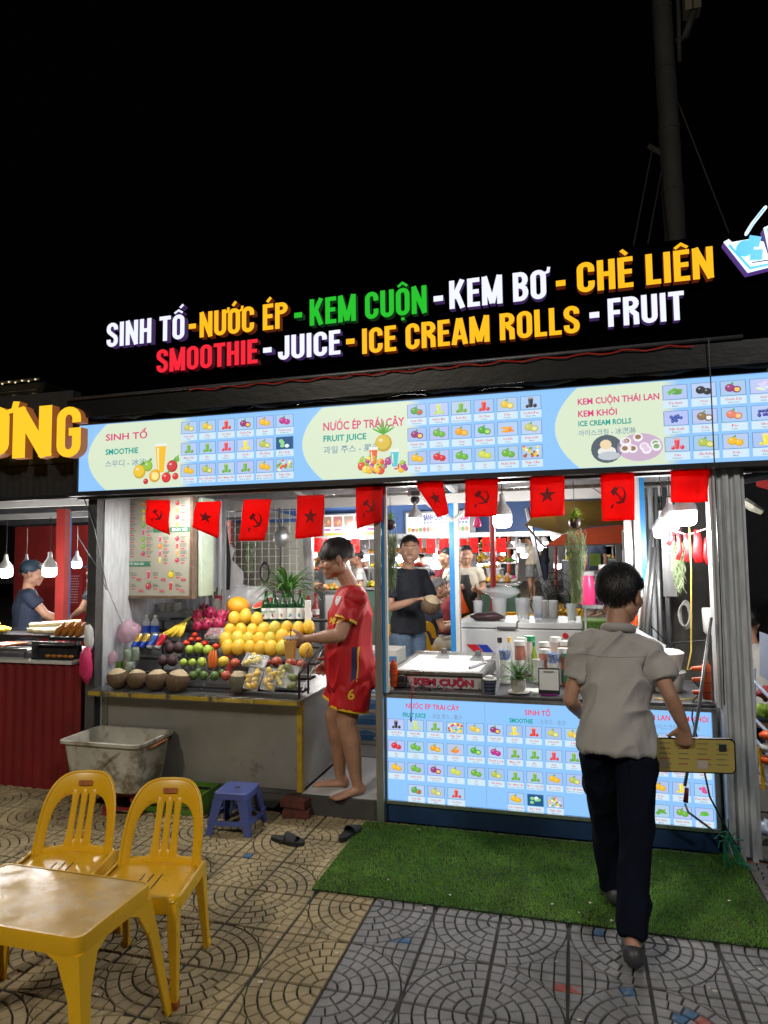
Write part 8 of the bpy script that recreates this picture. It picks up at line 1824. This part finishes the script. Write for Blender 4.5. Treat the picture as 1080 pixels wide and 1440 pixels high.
patch(shR, 'badge', 'badge', [bc + br * .026 * x + Vector((0, 0, .030 * z)) for x, z in ((-1, .9), (0, 1), (1, .9), (1, 0), (.6, -.7), (0, -1.1), (-.6, -.7), (-1, 0))], iw)
for dx, m_, w_x in ((.0, 'navytrim', .014), (.022, 'yellowtrim', .003)):
    c_ = [Vector(RP(-.005 - dx, .2, z)) for z in (1.05, 1.02, .99, .96, .93, .90, .87, .84)]; iw2 = N_((.15, 1, 0))
    T = bvh_of(shR); mb = MB(); out = []
    for c in c_:
        for sg in (-1, 1):
            p = c + Vector((sg * w_x, 0, 0)); h_ = T.ray_cast(p - iw2 * .3, iw2, .7); out.append((h_[0] if h_[0] is not None else p) - iw2 * .003)
    mb.add(out, [(2 * i, 2 * i + 1, 2 * i + 3, 2 * i + 2) for i in range(len(c_) - 1)]); build(mb, 'side_stripe', m_, red, smooth=True)
# cup of orange drink in his left hand
cw = VR['wL'] + fr * .105 + Vector((0, 0, -.02)); cpos = (cw.x + .03, cw.y - .035, cw.z - .095)
dm('orangejuice', (.85, .40, .02), .25, sss=.1); t = thing('orange_drink_cup', 'clear plastic cup of orange drink held out over the mangoes', 'drink cup', cpos)
part(t, 'cup', 'film', lambda m: m.lathe([(.028, -.002), (.030, 0), (.043, .125), (.045, .127)], 20, cpos), smooth=40); part(t, 'juice', 'orangejuice', lambda m: m.lathe([(.0275, .002), (.0405, .108), (.001, .108)], 20, cpos), smooth=40)
part(t, 'lid', 'frostplastic', lambda m: m.lathe([(.0455, .123), (.047, .128), (.030, .136), (.001, .137)], 20, cpos), smooth=40); part(t, 'straw', 'black', lambda m: m.tube([(cpos[0], cpos[1], cpos[2] + .04), (cpos[0] + .004, cpos[1], cpos[2] + .185)], .0038, 6))

# --- man in the grey short-sleeved shirt walking towards the counter
dm('shoedark', (.05, .05, .055), .45, bump=.2, bs=60)
fw = N_((.10, 1, 0)); wr = N_((1, -.10, 0))
B0 = Vector((.165, 3.10, 0))
def WP(f_, r_, z): return tuple(B0 + fw * f_ + wr * r_ + Vector((0, 0, z)))
JW = dict(F=fw, z0=.0, base=(.16, 3.1), pelvis=WP(-.03, -.01, .83), waist=WP(.0, -.01, .95), chest=WP(.045, .0, 1.10), neck=WP(.05, .015, 1.275), head=WP(.085, .03, 1.425), hf=N_((.62, .95, -.10)),
          hk=1.14, sR=WP(.03, .145, 1.19), eR=WP(-.03, .215, 1.01), wR=WP(.0, .262, .885), sL=WP(.045, -.135, 1.20), eL=WP(-.01, -.195, .965), wL=WP(.16, -.165, .87),
          hR=WP(-.03, .075, .80), kR=WP(-.10, .060, .455), aR=WP(-.235, .04, .115), tR=N_((.06, 1, -.25)), footdropR=.085, tipR=.8, hL=WP(-.02, -.08, .80), kL=WP(.13, -.075, .46), aL=WP(.235, -.055, .085), tL=N_((-.12, 1, 0)), footdropL=.035)
wal, PW_, shW, ptW = person('young man in a grey short-sleeved shirt and dark trousers walking towards the lit counter', JW, None, .0058, .96, .89, 'greyshirt', 'darktrousers', {'R': ((.05, .35, -.95), fw, -wr, dict(curl=(1.15, 1.2, 1.2, 1.2), tcurl=.9)), 'L': ((.6, 1, .3), wr, Vector((0, 0, 1)), dict(curl=(.4, .45, .5, .5)))},
                            hair=('hair', dict(n=3600, seed=8, tuft=.042, fringe=24, side=4, back=-34, wid=.0028)), sleeve=.62, shirt_fold=.017, pant_fold=.009, pleg=.99, hem=WP(-.03, -.01, .768), fold_axis=(.8, 0, 1))
VWk = {k: Vector(v) for k, v in JW.items() if isinstance(v, tuple) and len(v) == 3}
part(wal, 'collar', 'greyshirt', lambda m: m.tube([VWk['neck'] + Vector((0, 0, .002)) + (wr * math.cos(a * PI / 12) * .062 + fw * math.sin(a * PI / 12) * .060) + Vector((0, 0, .014 * -math.sin(a * PI / 12))) for a in range(25)], [(.014, .020)] * 25, 8, ref=(0, 0, 1), caps=None), smooth=True)
yk = []; 
for i in range(25): 
    u = -.15 + .30 * i / 24; p = Vector(WP(0, u, 1.178 - .012 * math.cos(u * 9))); yk.append(p)
T = bvh_of(shW); mb = MB(); o_ = []
for p in yk:
    h_ = T.ray_cast(p - fw * .4, fw, .8); o_.append((h_[0] if h_[0] is not None else p) - fw * .0005)
mb.tube(o_, .0018, 5); build(mb, 'yoke_seam', 'greyshirt', wal, smooth=True)
q = lerp(VWk['sR'], VWk['eR'], .62); q0 = lerp(VWk['sR'], VWk['eR'], .58)
# his dark slip-on shoes
for k, drop in (('R', .085), ('L', .035)):
    a_ = VWk['a' + k]; d = N_((JW['t' + k][0], JW['t' + k][1], 0)); hl = a_ - d * .03 + Vector((0, 0, -drop * .55)); bl = a_ + d * .10 + Vector((0, 0, -drop * (.8 if k == 'R' else 1))); te = bl + d * .07 + Vector((0, 0, -.004))
    t = thing('shoe', "dark slip-on shoe on the walking man's %s foot" % ('rear right' if k == 'R' else 'front left'), 'shoe', tuple(bl), group='dark shoes of the walking man')
    part(t, 'upper', 'shoedark', lambda m: m.tube([hl - d * .004, lerp(hl, bl, .4), bl, te], [(.041, .044), (.042, .036), (.046, .030), (.036, .020)], 14, ref=(0, 0, 1), caps='r'), smooth=True)
    part(t, 'sole', 'rubber', lambda m: m.tube([hl - d * .012 + Vector((0, 0, -.022)), lerp(hl, bl, .5) + Vector((0, 0, -.024)), bl + Vector((0, 0, -.022)), te + Vector((0, 0, -.016))], [(.036, .009), (.038, .009), (.048, .009), (.036, .009)], 14, ref=(0, 0, 1), caps='r'), smooth=True)
    part(t, 'heel_strap', 'shoedark', lambda m: m.tube([lerp(hl, bl, .35) + d.cross(Vector((0, 0, 1))) * .036 + Vector((0, 0, .02)), hl - d * .034 + Vector((0, 0, .012)), lerp(hl, bl, .35) - d.cross(Vector((0, 0, 1))) * .036 + Vector((0, 0, .02))], .008, 8), smooth=True)
# yellow menu folder in his right hand
hp = VWk['wR'] + Vector((.03, .03, -.075))
mn = thing('menu_folder', 'yellow laminated menu board with rounded black edge held in the walking man\'s right hand', 'menu folder', tuple(hp))
MCX, MCZ, MY = .43, .755, hp.y + .015
dm('menuyellow', (.45, .36, .10), .3, var=.1, vs=5)
def rrect(cx, cz, hx, hz, r): return [(p[0], p[1]) for p in ring(cx, cz, hx, hz, r, 0)]
A_ = Matrix.Translation((MCX, MY, MCZ)) @ Matrix.Rotation(-.015, 4, 'Y') @ Matrix.Rotation(.12, 4, 'X') @ Matrix.Rotation(.06, 4, 'Z')
part(mn, 'edge', 'black', lambda m: (lambda k: (m.prism(rrect(0, 0, .200, .075, .022), 'y', 0, .006), m.xf(k, A_)))(m.mark()))
part(mn, 'sheet', 'menuyellow', lambda m: (lambda k: (m.prism(rrect(0, 0, .194, .069, .018), 'y', -.0015, -.0002), m.xf(k, A_)))(m.mark()))
P = Print(-.0018); 
for i in range(5):
    x = -.175 + i * .075
    for j in range(5): P.rect(x, .05 - j * .022, x + pr.uniform(.035, .055), .054 - j * .022, pr.choice([(.35, .08, .08), (.12, .2, .1), (.2, .15, .1)]), 1)
    if i % 2: P.rect(x, -.055, x + .04, -.02, pr.choice([(.08, .12, .2), (.4, .3, .2), (.5, .45, .4)]), 2)
P.rect(.135, .02, .165, .05, (.03, .03, .03), 2)
P.mb.xf(0, A_); P.build('print', mn, 'paper')

# --- man in a black T-shirt holding a coconut, inside
fc_ = N_((.75, -.66, 0)); rc = N_((-.66, -.75, 0)); K0 = Vector((-1.45, 5.92, .14))
dm('blacktee', (.012, .015, .022), .8, bump=.2, bs=150); dm('jeans', (.10, .16, .24), .8, var=.35, vs=12, bump=.3, bs=200)
def KP(f_, r_, z): return tuple(K0 + fc_ * f_ + rc * r_ + Vector((0, 0, z)))
JC = dict(F=fc_, z0=.14, pelvis=KP(0, 0, .84), waist=KP(.01, 0, .98), chest=KP(.0, 0, 1.18), neck=KP(.01, 0, 1.375), head=KP(.05, 0, 1.53), hf=N_((.25, -1, -.02)),
          sR=KP(.0, .17, 1.30), eR=KP(.09, .25, 1.03), wR=KP(.30, .12, 1.10), sL=KP(.0, -.17, 1.30), eL=KP(.07, -.25, 1.02), wL=KP(.29, -.02, 1.06),
          hR=KP(0, .08, .82), kR=KP(.03, .09, .44), aR=KP(0, .09, .07), hL=KP(0, -.08, .82), kL=KP(.03, -.09, .44), aL=KP(0, -.09, .07))
coc, PC_, _, _ = person('smiling man in a black T-shirt and jeans paring a coconut inside the kiosk', JC, None, .0075, 1.0, .98, 'blacktee', 'jeans', {'R': ((.65, -.35, .15), (.5, -.2, -.9), (0, 0, 1), dict(curl=(.4, .4, .4, .4))), 'L': ((.7, .1, 0), (0, -.3, 1), (.3, -1, .2), dict(curl=(.45, .45, .45, .45)))},
                       hair=('hair', dict(n=400, seed=5, tuft=.04, fringe=30, side=8, back=-20)), sleeve=.7, pleg=.97, hem=KP(0, 0, .80))
part(coc, 'teeth', 'whitepaint', lambda m: m.tube([PC_(-.018, .090, -.058), PC_(0, .0985, -.059), PC_(.018, .090, -.058)], .0028, 6))
cc = Vector(JC['wR']).lerp(Vector(JC['wL']), .5) + fc_ * .12 + Vector((0, 0, -.02)); put('coco', 'coconut', tuple(cc), .075, 'pared coconut held by the man in the black T-shirt', 'coconut', None, ['coconutgreen', 'coconutcut'], coco_mk, rot=(.3, .4, 0))

# --- background people, coarser
def stand(x, y, z, h, face_deg, label, shirt, pants, hair='hair', pleg=.97, arms='down', group=None, girth=1., skin='skin', seed=1, sleeve=.5, head_dir=None, hn=120, long=False, cap=None, lean=0):
    s = h / 1.65; a = math.radians(face_deg); f = Vector((math.cos(a), math.sin(a), 0)); r = Vector((f.y, -f.x, 0)); O_ = Vector((x, y, z))
    def Q(f_, r_, zz): return tuple(O_ + (f * (f_ + lean * max(0, zz - .85)) + r * r_) * s + Vector((0, 0, zz * s)))
    J = dict(F=f, z0=z, pelvis=Q(0, 0, .87), waist=Q(.01, 0, 1.0), chest=Q(0, 0, 1.19), neck=Q(.01, 0, 1.375), head=Q(.04, 0, 1.52), sR=Q(0, .16, 1.30), sL=Q(0, -.16, 1.30), hR=Q(0, .08, .85), kR=Q(.03, .085, .46), aR=Q(0, .09, .07), hL=Q(0, -.08, .85), kL=Q(.0, -.085, .46), aL=Q(-.02, -.09, .07))
    if head_dir is not None: b_ = math.radians(head_dir); J['hf'] = Vector((math.cos(b_), math.sin(b_), -.1))
    if arms == 'down': J.update(eR=Q(-.02, .22, 1.06), wR=Q(.06, .22, .83), eL=Q(-.02, -.22, 1.06), wL=Q(.06, -.22, .83))
    elif arms == 'front': J.update(eR=Q(.05, .22, 1.06), wR=Q(.24, .10, 1.12), eL=Q(.05, -.22, 1.06), wL=Q(.24, -.10, 1.10))
    elif arms == 'reach': J.update(eR=Q(.14, .2, 1.12), wR=Q(.34, .16, 1.02), eL=Q(.10, -.2, 1.08), wL=Q(.26, -.1, 1.0))
    t, P, a1, a2 = person(label, J, None, .0105, s, girth, shirt, pants, None, group, hair=(hair, dict(n=hn, seed=seed, tuft=.09 if long else .035, fringe=26, side=0, back=-60 if long else -30, wid=.004)), face=False, sleeve=sleeve, pleg=pleg, skin=skin, shirt_fold=.006)
    if long: part(t, 'long_hair', hair, lambda m: m.tube([P(0, -.05, .06), P(0, -.10, -.02), P(0, -.10, -.14), P(0, -.09, -.20)], [(.06 * s, .03 * s), (.07 * s, .03 * s), (.055 * s, .025 * s), (.03 * s, .015 * s)], 10, ref=f), smooth=True)
    if cap: part(t, 'cap', cap, lambda m: (m.ell(P(0, -.01, .055), (.088 * s, .108 * s, .085 * s), 16), m.tube([P(0, .06, .055), P(0, .15, .04)], [(.07 * s, .010 * s), (.05 * s, .006 * s)], 12, ref=(0, 0, 1), caps='r')), smooth=True)
    return t, P, J
def sit(x, y, z, h, face_deg, label, shirt, pants, hair='hair', seat=.40, seed=1, group=None, sleeve=.5):
    s = h / 1.65; a = math.radians(face_deg); f = Vector((math.cos(a), math.sin(a), 0)); r = Vector((f.y, -f.x, 0)); O_ = Vector((x, y, z + seat))
    def Q(f_, r_, zz): return tuple(O_ + (f * f_ + r * r_) * s + Vector((0, 0, zz * s)))
    J = dict(F=f, z0=z, base=(x, y), pelvis=Q(0, 0, .09), waist=Q(.02, 0, .22), chest=Q(.06, 0, .41), neck=Q(.10, 0, .58), head=Q(.16, 0, .72), sR=Q(.08, .16, .51), sL=Q(.08, -.16, .51), eR=Q(.16, .2, .28), wR=Q(.34, .12, .32), eL=Q(.16, -.2, .28), wL=Q(.34, -.12, .32), hR=Q(.02, .09, .08), kR=Q(.40, .12, .08), aR=Q(.38, .12, -seat / s + .07), hL=Q(.02, -.09, .08), kL=Q(.40, -.12, .08), aL=Q(.38, -.12, -seat / s + .07))
    return person(label, J, None, .0105, s, 1.05, shirt, pants, None, group, hair=(hair, dict(n=150, seed=seed, tuft=.03, fringe=26, side=0, back=-30, wid=.004)), face=False, sleeve=sleeve, pleg=.95)
dm('creamcloth', (.50, .46, .38), .85, var=.08, vs=5); dm('whitecloth', (.6, .6, .58), .85, var=.06, vs=5); dm('navycloth', (.02, .03, .06), .85); dm('pinkcloth', (.78, .02, .22), .7); dm('greycloth', (.18, .18, .18), .85, var=.2, vs=10); dm('beigecloth', (.5, .42, .32), .85); dm('maroon', (.22, .02, .03), .8); dm('capblue', (.02, .045, .075), .6); dm('denimshort', (.2, .2, .2), .85, var=.3, vs=12)



VEND = stand(-1.295, 8.4, .13, 1.62, -78, 'vendor in a pale shirt and black apron holding a red bag beyond the blue post', 'creamcloth', 'greycloth', arms='front', girth=1.15, seed=4)
vt, vP, vJ = VEND
vc = Vector(vJ['chest']); vf = Vector(vJ['F'])
part(vt, 'apron', 'blackrough', lambda m: m.tube([vc + vf * .035 + Vector((-.02, 0, .08)), vc + vf * .045 + Vector((0, 0, -.15)), vc + vf * .04 + Vector((0, 0, -.62))], [(.07, .11), (.14, .115), (.16, .12)], 14, ref=vf), smooth=True)
tag(build(MB().tube([Vector(vJ['wR']) + vf * .06, Vector(vJ['wR']) + vf * .07 + Vector((.02, 0, -.14)), Vector(vJ['wR']) + vf * .07 + Vector((.06, 0, -.30))], [(.015, .01), (.035, .02), (.06, .03)], 10), 'red_bag', 'orangeplastic', smooth=True), 'orange red bag hanging from the hands of the apron vendor', 'bag')
stand(-1.592, 8.9, .13, 1.60, -160, 'person partly hidden behind the blue post beside the apron vendor', 'creamcloth', 'greycloth', seed=9)
sit(-1.644, 7.6, .13, 1.62, 20, 'grey-haired man in a navy shirt and cream trousers seated on a yellow chair', 'navycloth', 'creamcloth', 'greyhair', seed=2)
sit(-1.636, 8.6, .13, 1.6, 60, 'person in a maroon shirt seated beside the grey-haired man', 'maroon', 'navycloth', seed=6)
stand(-2.284, 10.3, .13, 1.55, -95, 'vendor in a dark vest behind the far counter, leaning forward', 'navycloth', 'navycloth', arms='front', seed=11, sleeve=.1)
stand(-1.505, 10.5, .13, 1.6, -100, 'vendor with black cap and pale shirt behind the bright glass stall', 'beigecloth', 'navycloth', arms='front', seed=12, cap='black')
stand(-1.334, 14.5, .42, 1.48, 100, 'woman in a black top and bright pink shorts standing on the wooden walkway', 'blacktee', 'pinkcloth', pleg=.42, arms='down', seed=13, long=True, sleeve=.05)
stand(-0.901, 15.5, .60, 1.52, 150, 'woman in a beige top and grey denim shorts on the wooden walkway', 'beigecloth', 'denimshort', pleg=.34, arms='front', seed=14, long=True)
stand(-0.639, 16, .60, 1.62, 170, 'man in black holding a phone right of the woman in beige', 'blacktee', 'navycloth', arms='front', seed=15)
stand(-3.784, 9, .13, 1.6, 0, 'customer in a dark top and cap seen beyond the leafy plant', 'blacktee', 'navycloth', arms='front', seed=16, cap='capblue')
stand(-3.093, 9.6, .13, 1.6, 200, 'bystander in a white shirt seen just behind the footballer', 'whitecloth', 'greycloth', seed=17)
stand(-3.416, 11, .13, 1.55, 190, 'dark-haired person behind the bystander in white', 'blacktee', 'greycloth', seed=18)
stand(-1.665, 13.5, .35, 1.6, -60, 'far shopper in a white shirt near the bright stalls', 'whitecloth', 'navycloth', seed=31)
stand(-2.194, 11.3, .13, 1.58, 200, 'far shopper in maroon left of the apron vendor', 'maroon', 'greycloth', arms='front', seed=32)
stand(0.416, 13, .5, 1.6, 230, 'far person in dark clothes in the lane beside the moss plant', 'navycloth', 'greycloth', seed=33)
# grill stall people at the left
stand(-5.118, 5.35, .02, 1.60, 52, 'grill cook in a navy T-shirt and cap working at the left stall', 'navycloth', 'greycloth', arms='reach', seed=21, cap='capblue', head_dir=35, girth=1.1)
stand(-5.297, 6.6, .02, 1.60, 190, 'person in a black printed T-shirt at the back of the grill stall', 'blacktee', 'navycloth', arms='reach', seed=22, cap='capblue')
# person far right, half hidden by the fluted post
sit(1.23, 5.3, .0, 1.6, 100, 'person in a white shirt seated behind the fluted post at the right edge', 'whitecloth', 'navycloth', seed=23)
